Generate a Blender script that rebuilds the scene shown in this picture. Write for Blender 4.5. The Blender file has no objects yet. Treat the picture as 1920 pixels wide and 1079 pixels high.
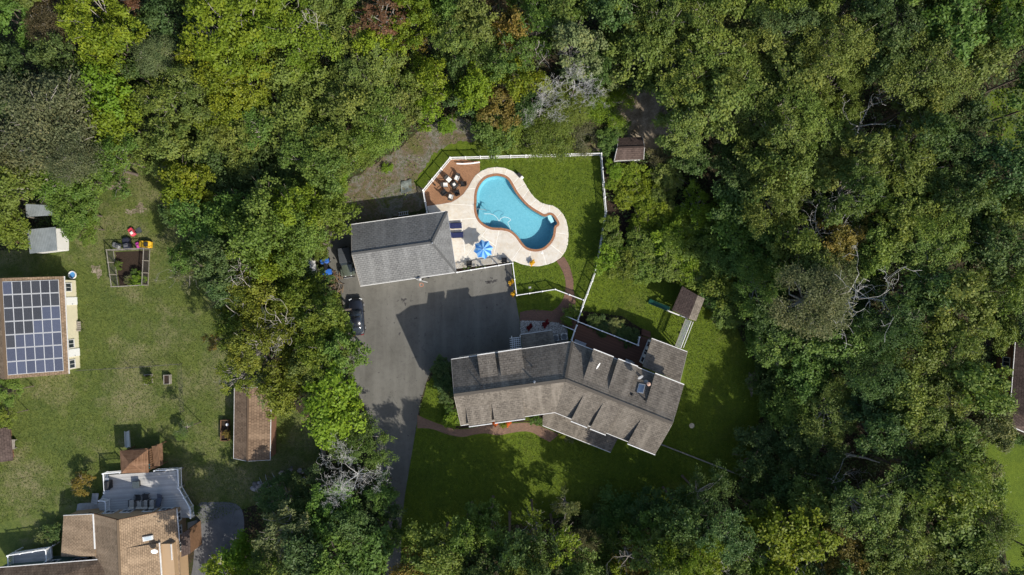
import bpy, bmesh, math, random
import numpy as np
from mathutils import Vector, Matrix
from math import radians, sin, cos, pi, sqrt, atan2

# ------------------------------------------------------------------ camera, sky, sun, exposure
H = 85.0            # height of the camera above the lawn, metres
PPM = 15.0          # photograph pixels per metre at ground level
scene = bpy.context.scene
col = scene.collection
cam_data = bpy.data.cameras.new("camera")
cam_data.sensor_width = 36.0
cam_data.lens = 36.0 * H / (1920.0 / PPM)
cam_data.clip_start = 0.5
cam_data.clip_end = 2000.0
cam = bpy.data.objects.new("camera", cam_data)
col.objects.link(cam)
cam.location = (0, 0, H)
cam.rotation_euler = (0, 0, 0)
scene.camera = cam

SUN_EL = radians(39.5)
SUN_DIR = Vector((0.69 * cos(SUN_EL), -0.724 * cos(SUN_EL), sin(SUN_EL))).normalized()   # towards the sun
world = bpy.data.worlds.new("World")
scene.world = world
world.use_nodes = True
wn, wl = world.node_tree.nodes, world.node_tree.links
wn.clear()
w_out = wn.new("ShaderNodeOutputWorld")
w_bg = wn.new("ShaderNodeBackground")
w_sky = wn.new("ShaderNodeTexSky")
w_sky.sky_type = 'NISHITA'
w_sky.sun_disc = False
w_sky.sun_elevation = SUN_EL
w_sky.sun_rotation = atan2(SUN_DIR.x, SUN_DIR.y)
w_sky.air_density = 1.0
w_sky.dust_density = 1.5
w_bg.inputs[1].default_value = 0.145
wl.new(w_sky.outputs[0], w_bg.inputs[0])
wl.new(w_bg.outputs[0], w_out.inputs[0])
sun_data = bpy.data.lights.new("sun", 'SUN')
sun_data.energy = 4.3
sun_data.angle = radians(0.53)
sun_data.color = (1.0, 0.945, 0.86)
sun = bpy.data.objects.new("sun", sun_data)
col.objects.link(sun)
sun.rotation_euler = SUN_DIR.to_track_quat('Z', 'Y').to_euler()
scene.view_settings.view_transform = 'Standard'
scene.view_settings.look = 'None'
scene.view_settings.gamma = 1.0
scene.view_settings.use_curve_mapping = False
scene.view_settings.exposure = 0.36
scene.render.engine = 'CYCLES'
scene.cycles.max_bounces = 5
scene.cycles.diffuse_bounces = 2
scene.cycles.glossy_bounces = 2
scene.cycles.transmission_bounces = 4
scene.cycles.transparent_max_bounces = 5

random.seed(7)
RNG = np.random.default_rng(7)

# ------------------------------------------------------------------ helpers: coordinates
def P(px, py, z=0.0):
    """the point at height z that stands where the photograph shows (px, py)"""
    k = (H - z) / H / PPM
    return Vector(((px - 960.0) * k, (539.5 - py) * k, z))
def PL(pts, z=0.0):
    return [P(x, y, z) for x, y in pts]
def crop(ox, oy, s, pts):
    return [(ox + x / s, oy + y / s) for x, y in pts]
def pix(v):
    k = PPM * H / (H - v[2])
    return (960 + v[0] * k, 539.5 - v[1] * k)

def area2(pts):
    return sum(pts[i][0] * pts[(i + 1) % len(pts)][1] - pts[(i + 1) % len(pts)][0] * pts[i][1] for i in range(len(pts))) / 2
def ccw(pts):
    return list(pts) if area2(pts) > 0 else list(reversed(pts))
def inset(pts, d):
    """move every side of a counter-clockwise outline inwards by d"""
    n = len(pts); out = []
    for i in range(n):
        a, b, c = Vector(pts[i - 1][:2]), Vector(pts[i][:2]), Vector(pts[(i + 1) % n][:2])
        e1, e2 = (b - a), (c - b)
        if e1.length < 1e-6 or e2.length < 1e-6:
            out.append(b); continue
        e1.normalize(); e2.normalize()
        n1, n2 = Vector((-e1.y, e1.x)), Vector((-e2.y, e2.x))
        m = n1 + n2
        if m.length < 1e-4:
            out.append(b + n1 * d); continue
        m.normalize()
        k = min(1.0 / max(m.dot(n1), 0.35), 2.2)
        out.append(b + m * d * k)
    return [Vector((p.x, p.y, pts[0][2] if len(pts[0]) > 2 else 0)) for p in out]
def smooth_loop(pts, n=160):
    """closed Catmull-Rom curve, resampled evenly"""
    pts = [Vector(p) for p in pts]; m = len(pts); dense = []
    for i in range(m):
        p0, p1, p2, p3 = pts[i - 1], pts[i], pts[(i + 1) % m], pts[(i + 2) % m]
        for k in range(12):
            t = k / 12
            dense.append(0.5 * ((2 * p1) + (p2 - p0) * t + (2 * p0 - 5 * p1 + 4 * p2 - p3) * t * t + (3 * p1 - p0 - 3 * p2 + p3) * t ** 3))
    L = [0.0]
    for i in range(len(dense)):
        L.append(L[-1] + (dense[(i + 1) % len(dense)] - dense[i]).length)
    out = []; j = 0
    for k in range(n):
        s = L[-1] * k / n
        while L[j + 1] < s: j += 1
        f = (s - L[j]) / max(L[j + 1] - L[j], 1e-9)
        out.append(dense[j].lerp(dense[(j + 1) % len(dense)], f))
    return out
def smooth_open(pts, k=8):
    pts = [Vector(p) for p in pts]; m = len(pts); out = []
    for i in range(m - 1):
        p0, p1, p2, p3 = pts[max(i - 1, 0)], pts[i], pts[i + 1], pts[min(i + 2, m - 1)]
        for j in range(k):
            t = j / k
            out.append(0.5 * ((2 * p1) + (p2 - p0) * t + (2 * p0 - 5 * p1 + 4 * p2 - p3) * t * t + (3 * p1 - p0 - 3 * p2 + p3) * t ** 3))
    out.append(pts[-1]); return out

# ------------------------------------------------------------------ helpers: meshes and objects
class MB:
    def __init__(s):
        s.v = []; s.f = []; s.ax = []
    def add(s, verts, faces, ax=None):
        b = len(s.v)
        s.v.extend([tuple(x) for x in verts])
        for f in faces:
            s.f.append([b + i for i in f]); s.ax.append(ax)
        return s
    def box(s, c, size, rz=0.0, m=None):
        x, y, z = size[0] / 2, size[1] / 2, size[2] / 2
        R = m if m is not None else Matrix.Rotation(rz, 3, 'Z')
        vs = [Vector(c) + R @ Vector((sx * x, sy * y, sz * z)) for sz in (-1, 1) for sx, sy in ((-1, -1), (1, -1), (1, 1), (-1, 1))]
        return s.add(vs, [(3, 2, 1, 0), (4, 5, 6, 7), (0, 1, 5, 4), (1, 2, 6, 5), (2, 3, 7, 6), (3, 0, 4, 7)])
    def cbox(s, c, size, rz=0.0, ch=0.03):
        """a box with its top edges chamfered"""
        x, y, z = size[0] / 2, size[1] / 2, size[2] / 2
        R = Matrix.Rotation(rz, 3, 'Z'); vs = []
        for (dx, dy, zz) in ((0, 0, -z), (0, 0, z - ch), (-ch, -ch, z)):
            for sx, sy in ((-1, -1), (1, -1), (1, 1), (-1, 1)):
                vs.append(Vector(c) + R @ Vector((sx * (x + dx), sy * (y + dy), zz)))
        fs = [(3, 2, 1, 0), (8, 9, 10, 11)]
        for l in (0, 4):
            for i in range(4):
                j = (i + 1) % 4
                fs.append((l + i, l + j, l + 4 + j, l + 4 + i))
        return s.add(vs, fs)
    def bar(s, p, q, w, h, up=(0, 0, 1)):
        p, q = Vector(p), Vector(q); d = (q - p); L = d.length
        if L < 1e-6: return s
        d.normalize(); u = Vector(up)
        if abs(d.dot(u)) > 0.95: u = Vector((0, 1, 0))
        x = d.cross(u).normalized(); z = x.cross(d).normalized()
        return s.box((p + q) / 2, (w, L, h), m=Matrix((x, d, z)).transposed())
    def tube(s, pts, rad, n=6, cap=True):
        pts = [Vector(p) for p in pts]
        if not hasattr(rad, '__len__'): rad = [rad] * len(pts)
        vs = []; fs = []
        for i, p in enumerate(pts):
            d = (pts[min(i + 1, len(pts) - 1)] - pts[max(i - 1, 0)])
            d = d.normalized() if d.length > 1e-9 else Vector((0, 0, 1))
            u = Vector((0, 0, 1)) if abs(d.z) < 0.9 else Vector((1, 0, 0))
            x = d.cross(u).normalized(); y = d.cross(x)
            for k in range(n):
                a = 2 * pi * k / n
                vs.append(p + (x * cos(a) + y * sin(a)) * rad[i])
        for i in range(len(pts) - 1):
            for k in range(n):
                l = (k + 1) % n
                fs.append((i * n + k, i * n + l, i * n + n + l, i * n + n + k))
        if cap:
            fs.append(tuple(range(n - 1, -1, -1))); fs.append(tuple((len(pts) - 1) * n + k for k in range(n)))
        return s.add(vs, fs)
    def lathe(s, c, prof, n=16, axis='Z'):
        vs = []; fs = []; c = Vector(c)
        for r, z in prof:
            for k in range(n):
                a = 2 * pi * k / n
                o = Vector((r * cos(a), r * sin(a), z))
                if axis == 'X': o = Vector((z, r * cos(a), r * sin(a)))
                if axis == 'Y': o = Vector((r * sin(a), z, r * cos(a)))
                vs.append(c + o)
        m = len(prof)
        for i in range(m - 1):
            for k in range(n):
                l = (k + 1) % n
                fs.append((i * n + k, i * n + l, i * n + n + l, i * n + n + k))
        fs.append(tuple(range(n - 1, -1, -1))); fs.append(tuple((m - 1) * n + k for k in range(n)))
        return s.add(vs, fs)
    def prism(s, pts, z0, z1):
        pts = ccw(pts); n = len(pts)
        vs = [(p[0], p[1], z0) for p in pts] + [(p[0], p[1], z1) for p in pts]
        fs = [tuple(range(n - 1, -1, -1)), tuple(range(n, 2 * n))] + [(i, (i + 1) % n, n + (i + 1) % n, n + i) for i in range(n)]
        return s.add(vs, fs)
    def face(s, pts, ax=None):
        return s.add(pts, [tuple(range(len(pts)))], ax)
    def slab(s, pts, t, down=(0, 0, -1)):
        """a thick roof plane: pts counter-clockwise seen from above, UVs run along the eave and up the slope"""
        pts = [Vector(p) for p in pts]; n = len(pts)
        nv = Vector((0, 0, 0))
        for i in range(n): nv += pts[i].cross(pts[(i + 1) % n])
        nv.normalize()
        if nv.z < 0: pts.reverse(); nv = -nv
        U = Vector((0, 0, 1)).cross(nv)
        U = U.normalized() if U.length > 1e-3 else Vector((1, 0, 0))
        V = nv.cross(U); d = Vector(down) * t
        s.add(pts + [p + d for p in pts], [tuple(range(n)), tuple(range(2 * n - 1, n - 1, -1))] + [((i + 1) % n, i, n + i, n + (i + 1) % n) for i in range(n)], (U, V))
        return s
    def mesh(s, name, mats, smooth=False):
        me = bpy.data.meshes.new(name)
        me.from_pydata([tuple(x) for x in s.v], [], s.f)
        if any(a is not None for a in s.ax):
            uv = me.uv_layers.new(name="uv")
            for p in me.polygons:
                a = s.ax[p.index]
                if a is None: continue
                for li in p.loop_indices:
                    co = me.vertices[me.loops[li].vertex_index].co
                    uv.data[li].uv = (co.dot(a[0]), co.dot(a[1]))
        for m in (mats if isinstance(mats, (list, tuple)) else [mats]):
            if m is not None: me.materials.append(m)
        if smooth:
            for p in me.polygons: p.use_smooth = True
        me.validate()
        return me
    def build(s, name, mats, parent=None, smooth=False, local=False):
        o = bpy.data.objects.new(name, s.mesh(name, mats, smooth))
        col.objects.link(o)
        if parent is not None: attach(o, parent, local)
        return o
def attach(o, parent, local=False):
    o.parent = parent
    if not local and parent.type == 'EMPTY':
        o.matrix_parent_inverse = (Matrix.Translation(parent.location) @ parent.rotation_euler.to_matrix().to_4x4()).inverted()
def tag(o, label=None, cat=None, group=None, kind=None):
    if label: o["label"] = label
    if cat: o["category"] = cat
    if group: o["group"] = group
    if kind: o["kind"] = kind
    return o
def thing(name, label, cat, loc=(0, 0, 0), rz=0.0, group=None):
    o = bpy.data.objects.new(name, None)
    o.empty_display_size = 0.3
    col.objects.link(o)
    o.location = loc; o.rotation_euler = (0, 0, rz)
    return tag(o, label, cat, group)
def copy_tree(o, parent=None):
    c = o.copy(); col.objects.link(c)
    if parent is not None:
        c.parent = parent
    for ch in list(o.children): copy_tree(ch, c)
    return c
def sheet(name, outer, mat, z=0.0, holes=(), kind='structure'):
    """a flat sheet with holes"""
    bm = bmesh.new()
    for loop in [outer] + list(holes):
        vs = [bm.verts.new((p[0], p[1], z)) for p in loop]
        for i in range(len(vs)): bm.edges.new((vs[i], vs[(i + 1) % len(vs)]))
    bmesh.ops.triangle_fill(bm, use_beauty=True, use_dissolve=False, edges=bm.edges[:], normal=(0, 0, 1))
    for f in bm.faces:
        if f.normal.z < 0: f.normal_flip()
    me = bpy.data.meshes.new(name); bm.to_mesh(me); bm.free()
    me.materials.append(mat)
    o = bpy.data.objects.new(name, me); col.objects.link(o)
    if kind: o["kind"] = kind
    return o
def quads_mesh(name, V, Q, mat, attrs=None):
    me = bpy.data.meshes.new(name)
    V = np.asarray(V, dtype=np.float32); Q = np.asarray(Q, dtype=np.int32)
    k = Q.shape[1]
    me.vertices.add(len(V)); me.vertices.foreach_set("co", V.ravel())
    me.loops.add(Q.size); me.loops.foreach_set("vertex_index", Q.ravel())
    me.polygons.add(len(Q))
    me.polygons.foreach_set("loop_start", np.arange(0, Q.size, k, dtype=np.int32))
    me.polygons.foreach_set("loop_total", np.full(len(Q), k, dtype=np.int32))
    me.update(calc_edges=True)
    for an, arr in (attrs or {}).items():
        a = me.attributes.new(an, 'FLOAT', 'FACE'); a.data.foreach_set("value", np.asarray(arr, dtype=np.float32))
    me.materials.append(mat)
    return me
def inpoly(x, y, poly):
    n = len(poly); c = np.zeros(np.shape(x), bool)
    for i in range(n):
        x1, y1 = poly[i][0], poly[i][1]; x2, y2 = poly[i - 1][0], poly[i - 1][1]
        if y1 == y2: continue
        t = ((y1 > y) != (y2 > y)) & (x < (x2 - x1) * (y - y1) / (y2 - y1) + x1)
        c ^= t
    return c

# ------------------------------------------------------------------ helpers: materials
class NT:
    def __init__(s, name):
        s.m = bpy.data.materials.new(name); s.m.use_nodes = True
        s.n, s.l = s.m.node_tree.nodes, s.m.node_tree.links
        s.b = s.n["Principled BSDF"]
        s.tc = s.n.new("ShaderNodeTexCoord")
        s.co = s.tc.outputs["Object"]
        s.b.inputs["Specular IOR Level"].default_value = 0.25
    def set(s, **k):
        for a, v in k.items(): s.b.inputs[a.replace('_', ' ')].default_value = v
        return s
    def val(s, sock, v):
        if hasattr(v, 'is_output') or hasattr(v, 'links'): s.l.new(v, sock)
        else: sock.default_value = v if not isinstance(v, tuple) or len(v) != 3 else (*v, 1.0)
    def noise(s, scale, detail=4, rough=0.6, co=None, dist=0.0, out='Fac'):
        n = s.n.new("ShaderNodeTexNoise"); n.inputs["Scale"].default_value = scale
        n.inputs["Detail"].default_value = detail; n.inputs["Roughness"].default_value = rough; n.inputs["Distortion"].default_value = dist
        s.l.new(co if co is not None else s.co, n.inputs["Vector"]); return n.outputs[out]
    def voro(s, scale, co=None, out='Distance', feature='F1', rnd=1.0):
        n = s.n.new("ShaderNodeTexVoronoi"); n.feature = feature; n.inputs["Scale"].default_value = scale
        n.inputs["Randomness"].default_value = rnd
        s.l.new(co if co is not None else s.co, n.inputs["Vector"]); return n.outputs[out]
    def map(s, co=None, scale=(1, 1, 1), rot=(0, 0, 0), loc=(0, 0, 0)):
        n = s.n.new("ShaderNodeMapping"); n.inputs["Scale"].default_value = scale; n.inputs["Rotation"].default_value = rot; n.inputs["Location"].default_value = loc
        s.l.new(co if co is not None else s.co, n.inputs["Vector"]); return n.outputs[0]
    def ramp(s, fac, stops, interp='LINEAR'):
        n = s.n.new("ShaderNodeValToRGB"); e = n.color_ramp.elements; n.color_ramp.interpolation = interp
        while len(e) < len(stops): e.new(0.5)
        for i, (p, c) in enumerate(stops):
            e[i].position = p; e[i].color = (*c, 1.0) if hasattr(c, '__len__') else (c, c, c, 1.0)
        s.l.new(fac, n.inputs[0]); return n.outputs[0]
    def mix(s, fac, a, b, mode='MIX'):
        n = s.n.new("ShaderNodeMix"); n.data_type = 'RGBA'; n.blend_type = mode
        s.val(n.inputs[0], fac); s.val(n.inputs[6], a); s.val(n.inputs[7], b); return n.outputs[2]
    def math(s, op, a, b=0.0):
        n = s.n.new("ShaderNodeMath"); n.operation = op; s.val(n.inputs[0], a); s.val(n.inputs[1], b); return n.outputs[0]
    def attr(s, name, out='Fac'):
        n = s.n.new("ShaderNodeAttribute"); n.attribute_name = name; return n.outputs[out]
    def info(s, out):
        n = s.n.new("ShaderNodeObjectInfo"); return n.outputs[out]
    def brick(s, co, w, h, mortar, c1, c2, cm, offset=0.5):
        n = s.n.new("ShaderNodeTexBrick"); s.l.new(co, n.inputs["Vector"])
        n.inputs["Scale"].default_value = 1.0; n.inputs["Brick Width"].default_value = w; n.inputs["Row Height"].default_value = h
        n.inputs["Mortar Size"].default_value = mortar; n.offset = offset
        for i, c in ((1, c1), (2, c2), (3, cm)): s.val(n.inputs[i], c)
        return n.outputs
    def color(s, c): s.val(s.b.inputs["Base Color"], c); return s
    def bump(s, h, strength=0.3, dist=0.05):
        n = s.n.new("ShaderNodeBump"); n.inputs["Strength"].default_value = strength; n.inputs["Distance"].default_value = dist
        s.l.new(h, n.inputs["Height"]); s.l.new(n.outputs[0], s.b.inputs["Normal"]); return s
MATS = {}
def plain(name, c, rough=0.6, var=0.12, scale=3.0, metal=0.0, spec=0.3, bump=0.0):
    """one colour with a little uneven wear"""
    if name in MATS: return MATS[name]
    t = NT(name); f = t.noise(scale, 5, 0.65)
    t.color(t.ramp(f, [(0.25, tuple(x * (1 - var) for x in c)), (0.75, tuple(min(1, x * (1 + var)) for x in c))]))
    t.set(Roughness=rough, Metallic=metal, Specular_IOR_Level=spec)
    if bump: t.bump(t.noise(scale * 6, 4), bump, 0.02)
    MATS[name] = t.m; return t.m
# ------------------------------------------------------------------ materials of the setting
def m_lawn(name, g1, g2, dry, dryness, stripe=None, straw=0.5):
    t = NT(name)
    big = t.noise(0.10, 4, 0.6); mid = t.noise(0.7, 5, 0.65); fine = t.noise(9.0, 5, 0.75); grit = t.noise(40.0, 3, 0.7)
    c = t.mix(t.ramp(mid, [(0.36, 0.0), (0.64, 1.0)]), g1, g2)
    c = t.mix(t.ramp(t.noise(0.28, 5, 0.7, dist=0.5), [(0.40, 0.0), (0.62, 0.55)]), c, tuple(x * k_ for x, k_ in zip(g2, (1.45, 1.28, 1.0))))
    if stripe is not None:
        w = t.n.new("ShaderNodeTexWave"); w.wave_type = 'BANDS'; w.bands_direction = 'X'
        w.inputs["Scale"].default_value = 0.42; w.inputs["Distortion"].default_value = 2.2; w.inputs["Detail"].default_value = 2
        w.inputs["Detail Scale"].default_value = 0.6
        t.l.new(t.map(rot=(0, 0, stripe)), w.inputs["Vector"])
        c = t.mix(t.math('MULTIPLY', w.outputs["Fac"], 0.24), c, tuple(x * 1.45 for x in g2))
    d = t.math('ADD', t.math('MULTIPLY', big, 0.62), t.math('MULTIPLY', t.noise(0.55, 6, 0.75), 0.38))
    c = t.mix(t.ramp(d, [(0.56 - dryness, 0.0), (0.68 - dryness, straw)]), c, dry)
    c = t.mix(t.ramp(fine, [(0.30, 0.75), (0.55, 0.0)]), c, tuple(x * 0.45 for x in g1))
    c = t.mix(t.ramp(t.noise(2.4, 6, 0.8), [(0.46, 0.0), (0.66, 0.55)]), c, tuple(x * k_ for x, k_ in zip(g2, (1.7, 1.45, 1.3))))
    c = t.mix(t.ramp(t.voro(0.9, out='Distance'), [(0.02, 0.8), (0.045, 0.0)]), c, (0.34, 0.30, 0.16))
    c = t.mix(t.ramp(grit, [(0.5, 0.0), (0.8, 0.35)]), c, tuple(min(1, x * 2.0) for x in g2))
    t.color(c); t.set(Roughness=0.95, Specular_IOR_Level=0.12)
    t.bump(t.math('ADD', fine, t.math('MULTIPLY', grit, 0.6)), 0.9, 0.06)
    return t.m
LAWN = m_lawn("lawn_grass", (0.054, 0.084, 0.010), (0.088, 0.130, 0.014), (0.140, 0.135, 0.042), 0.01, radians(4), 0.55)
LAWN_DRY = m_lawn("dry_lawn_grass", (0.060, 0.086, 0.022), (0.092, 0.122, 0.031), (0.24, 0.205, 0.115), 0.075, None, 0.85)
LAWN_FAR = m_lawn("far_lawn_grass", (0.060, 0.09, 0.012), (0.085, 0.13, 0.016), (0.13, 0.13, 0.04), 0.0)

def m_floor():
    t = NT("forest_floor")
    a = t.noise(0.35, 5, 0.65); b = t.noise(3.5, 6, 0.75); l = t.voro(5.0, out='Color')
    c = t.mix(t.ramp(a, [(0.4, 0.0), (0.62, 1.0)]), (0.040, 0.034, 0.022), (0.042, 0.055, 0.016))
    c = t.mix(t.ramp(b, [(0.45, 0.0), (0.68, 0.85)]), c, (0.085, 0.068, 0.045))
    c = t.mix(0.18, c, l, 'MULTIPLY')
    t.color(c); t.set(Roughness=1.0, Specular_IOR_Level=0.05); t.bump(b, 0.8, 0.15); return t.m
FLOOR = m_floor()
def m_scrub():
    t = NT("weedy_clearing")
    a = t.noise(0.30, 6, 0.7, dist=0.6); b = t.noise(2.6, 6, 0.78); f = t.noise(13.0, 4, 0.8)
    c = t.ramp(a, [(0.36, (0.15, 0.145, 0.05)), (0.47, (0.21, 0.155, 0.115)), (0.56, (0.26, 0.24, 0.215)), (0.66, (0.12, 0.13, 0.04))])
    c = t.mix(t.ramp(b, [(0.42, 0.0), (0.62, 0.8)]), c, (0.085, 0.105, 0.028))
    c = t.mix(t.ramp(f, [(0.3, 0.65), (0.55, 0.0)]), c, (0.06, 0.05, 0.035))
    t.color(c); t.set(Roughness=1.0, Specular_IOR_Level=0.05); t.bump(t.math('ADD', b, f), 1.0, 0.12); return t.m
SCRUB = m_scrub()
def m_sand():
    t = NT("sandy_soil")
    a = t.noise(0.8, 6, 0.7); b = t.noise(7.0, 5, 0.75)
    c = t.ramp(a, [(0.33, (0.12, 0.095, 0.062)), (0.6, (0.33, 0.275, 0.205)), (0.72, (0.46, 0.41, 0.34))])
    c = t.mix(t.ramp(b, [(0.35, 0.6), (0.6, 0.0)]), c, (0.085, 0.07, 0.04))
    t.color(c); t.set(Roughness=1.0, Specular_IOR_Level=0.05); t.bump(b, 0.6, 0.06); return t.m
SAND = m_sand()
def m_asphalt(name="asphalt", k=1.0, blue=0.0):
    t = NT(name)
    a = t.noise(0.16, 5, 0.6); b = t.noise(1.4, 5, 0.7); f = t.noise(38.0, 3, 0.8)
    base = (0.106 * k, 0.101 * k, 0.086 * k); hi = (0.152 * k, 0.146 * k, 0.127 * k)
    if blue: base = (0.095, 0.096, 0.098); hi = (0.145, 0.145, 0.145)
    c = t.mix(t.ramp(a, [(0.35, 0.0), (0.65, 1.0)]), base, hi)
    c = t.mix(t.ramp(b, [(0.3, 0.45), (0.55, 0.0)]), c, tuple(x * 0.72 for x in base))
    lane = t.noise(0.55, 4, 0.6, co=t.map(scale=(1.0, 0.10, 1.0), rot=(0, 0, radians(-8))))
    c = t.mix(t.ramp(lane, [(0.48, 0.0), (0.68, 0.55)]), c, tuple(x * 1.28 for x in hi))
    cr = t.voro(0.32, co=t.n.new("ShaderNodeVectorMath").outputs[0] if False else t.map(scale=(1, 1, 1)), feature='DISTANCE_TO_EDGE')
    wob = t.noise(1.1, 4, 0.7)
    c = t.mix(t.math('MULTIPLY', t.ramp(cr, [(0.0, 0.75), (0.012, 0.0)]), t.ramp(wob, [(0.5, 0.0), (0.62, 0.8)])), c, (0.035, 0.034, 0.033))
    c = t.mix(t.ramp(t.noise(2.2, 3, 0.5), [(0.66, 0.0), (0.74, 0.75)]), c, (0.05, 0.048, 0.045))
    c = t.mix(t.ramp(f, [(0.35, 0.3), (0.6, 0.0)]), c, tuple(x * 0.6 for x in base))
    c = t.mix(t.ramp(t.noise(55.0, 2, 0.8), [(0.62, 0.0), (0.75, 0.35)]), c, tuple(x * 1.9 for x in hi))
    t.color(c); t.set(Roughness=0.88, Specular_IOR_Level=0.3); t.bump(f, 0.35, 0.02); return t.m
ASPHALT = m_asphalt()
ASPHALT2 = m_asphalt("grey_asphalt", 1.0, 1.0)
def m_concrete():
    t = NT("pool_concrete")
    a = t.noise(0.42, 6, 0.7); b = t.noise(2.5, 6, 0.7); f = t.noise(30.0, 3, 0.7)
    c = t.mix(t.ramp(a, [(0.38, 0.0), (0.6, 1.0)]), (0.59, 0.535, 0.445), (0.70, 0.665, 0.59))
    c = t.mix(t.ramp(b, [(0.5, 0.0), (0.74, 0.6)]), c, (0.57, 0.43, 0.25))
    c = t.mix(t.ramp(t.noise(1.1, 6, 0.75), [(0.28, 0.55), (0.48, 0.0)]), c, (0.41, 0.37, 0.30))
    c = t.mix(t.ramp(f, [(0.3, 0.25), (0.6, 0.0)]), c, (0.36, 0.31, 0.24))
    c = t.mix(0.25, c, t.info('Color'), 'MULTIPLY')
    t.color(c); t.set(Roughness=0.85); t.bump(t.math('ADD', f, b), 0.15, 0.02); return t.m
CONCRETE = m_concrete()
JOINT = plain("joint_filler", (0.80, 0.77, 0.70), 0.8)
def m_paver(name, c1, c2, cm, w=0.22, h=0.11, rot=0.0):
    t = NT(name)
    o = t.brick(t.map(rot=(0, 0, rot)), w, h, 0.008, c1, c2, cm)
    a = t.noise(0.8, 5, 0.7)
    c = t.mix(t.ramp(a, [(0.3, 0.5), (0.6, 0.0)]), o[0], tuple(x * 0.62 for x in c1))
    c = t.mix(t.ramp(t.noise(6.0, 4, 0.7), [(0.5, 0.0), (0.75, 0.4)]), c, tuple(min(1, x * 1.5) for x in c2))
    t.color(c); t.set(Roughness=0.9, Specular_IOR_Level=0.15)
    t.bump(t.math('SUBTRACT', 1.0, o[1]), 0.4, 0.02); return t.m
PATIO = m_paver("clay_pavers", (0.33, 0.175, 0.092), (0.25, 0.130, 0.070), (0.15, 0.10, 0.068), rot=radians(40))
WALK = m_paver("walk_pavers", (0.20, 0.115, 0.080), (0.145, 0.088, 0.066), (0.085, 0.062, 0.048), rot=radians(8))
WALK_FRONT = m_paver("front_walk_pavers", (0.25, 0.155, 0.105), (0.18, 0.115, 0.082), (0.12, 0.085, 0.065), rot=radians(-5))
def m_shingle(name, c1, c2, c3, row=0.26, w=0.42, dirt=0.5):
    t = NT(name)
    uv = t.tc.outputs["UV"]
    wob = t.mix(0.02, uv, t.noise(3.0, 2, 0.5, co=uv, out='Color'))
    o = t.brick(wob, w, row, 0.02, c1, tuple(x * 0.8 for x in c2), tuple(x * 0.36 for x in c1))
    o2 = t.brick(t.map(uv, loc=(0.31, 0.0, 0)), w * 0.63, row, 0.0, (0, 0, 0), (1, 1, 1), (0, 0, 0), 0.37)
    c = t.mix(t.math('MULTIPLY', o2[0], 0.45), o[0], c3)
    c = t.mix(t.ramp(t.noise(0.5, 5, 0.7, co=uv), [(0.3, dirt), (0.6, 0.0)]), c, tuple(x * 0.62 for x in c1))
    streak = t.noise(0.9, 4, 0.6, co=t.map(uv, scale=(1.0, 0.12, 1)))
    c = t.mix(t.ramp(streak, [(0.48, 0.0), (0.7, 0.5)]), c, tuple(min(1, x * 1.35) for x in c3))
    c = t.mix(t.ramp(t.noise(22.0, 3, 0.8, co=uv), [(0.3, 0.4), (0.6, 0.0)]), c, tuple(x * 0.5 for x in c1))
    t.color(c); t.set(Roughness=0.95, Specular_IOR_Level=0.12)
    t.bump(t.math('SUBTRACT', t.math('MULTIPLY', o2[0], 0.5), o[1]), 0.9, 0.05); return t.m
SH_BROWN = m_shingle("weathered_brown_shingle", (0.190, 0.165, 0.135), (0.128, 0.110, 0.090), (0.245, 0.215, 0.175))
SH_GREY = m_shingle("grey_shingle", (0.205, 0.206, 0.200), (0.185, 0.186, 0.182), (0.235, 0.236, 0.228), dirt=0.25)
SH_TAN = m_shingle("tan_shingle", (0.33, 0.235, 0.15), (0.25, 0.178, 0.115), (0.39, 0.285, 0.185), 0.22, 0.36, 0.35)
SH_RUST = m_shingle("old_brown_shingle", (0.215, 0.145, 0.095), (0.155, 0.105, 0.070), (0.27, 0.19, 0.125), 0.30, 0.34)
SH_PANELROOF = m_shingle("faded_brown_shingle", (0.27, 0.19, 0.12), (0.20, 0.14, 0.09), (0.33, 0.24, 0.16), 0.24, 0.34)
SH_DARK = m_shingle("dark_brown_shingle", (0.105, 0.075, 0.062), (0.075, 0.055, 0.047), (0.13, 0.095, 0.08))
def m_siding(name, c, pitch=0.13):
    t = NT(name)
    sep = t.n.new("ShaderNodeSeparateXYZ"); t.l.new(t.co, sep.inputs[0])
    s = t.math('FRACT', t.math('DIVIDE', sep.outputs[2], pitch))
    cc = t.mix(t.ramp(t.noise(1.2, 4, 0.6), [(0.3, 0.3), (0.7, 0.0)]), c, tuple(x * 0.8 for x in c))
    cc = t.mix(t.ramp(s, [(0.0, 0.6), (0.10, 0.0)]), cc, tuple(x * 0.45 for x in c))
    t.color(cc); t.set(Roughness=0.7); t.bump(s, 0.5, 0.02); return t.m
SIDE_GREY = m_siding("grey_siding", (0.42, 0.40, 0.36))
SIDE_CREAM = m_siding("cream_siding", (0.72, 0.66, 0.47))
SIDE_TAN = m_siding("tan_siding", (0.42, 0.29, 0.17))
SIDE_BROWN = m_siding("brown_siding", (0.22, 0.115, 0.075))
SIDE_WHITE = m_siding("white_siding", (0.72, 0.71, 0.68))
SIDE_GREEN = m_siding("green_siding", (0.06, 0.10, 0.085))
WHITE = plain("white_vinyl", (0.80, 0.80, 0.78), 0.45, 0.05)
TRIM = plain("white_trim", (0.62, 0.61, 0.58), 0.5, 0.18)
DARKMETAL = plain("dark_metal", (0.03, 0.028, 0.026), 0.45, 0.2)
GREYMETAL = plain("grey_metal", (0.36, 0.37, 0.38), 0.4, 0.12, metal=0.4)
WHITECLOTH = plain("white_cushion", (0.78, 0.75, 0.68), 0.9, 0.06)
NAVY = plain("navy_cushion", (0.016, 0.022, 0.075), 0.85, 0.15)
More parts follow.
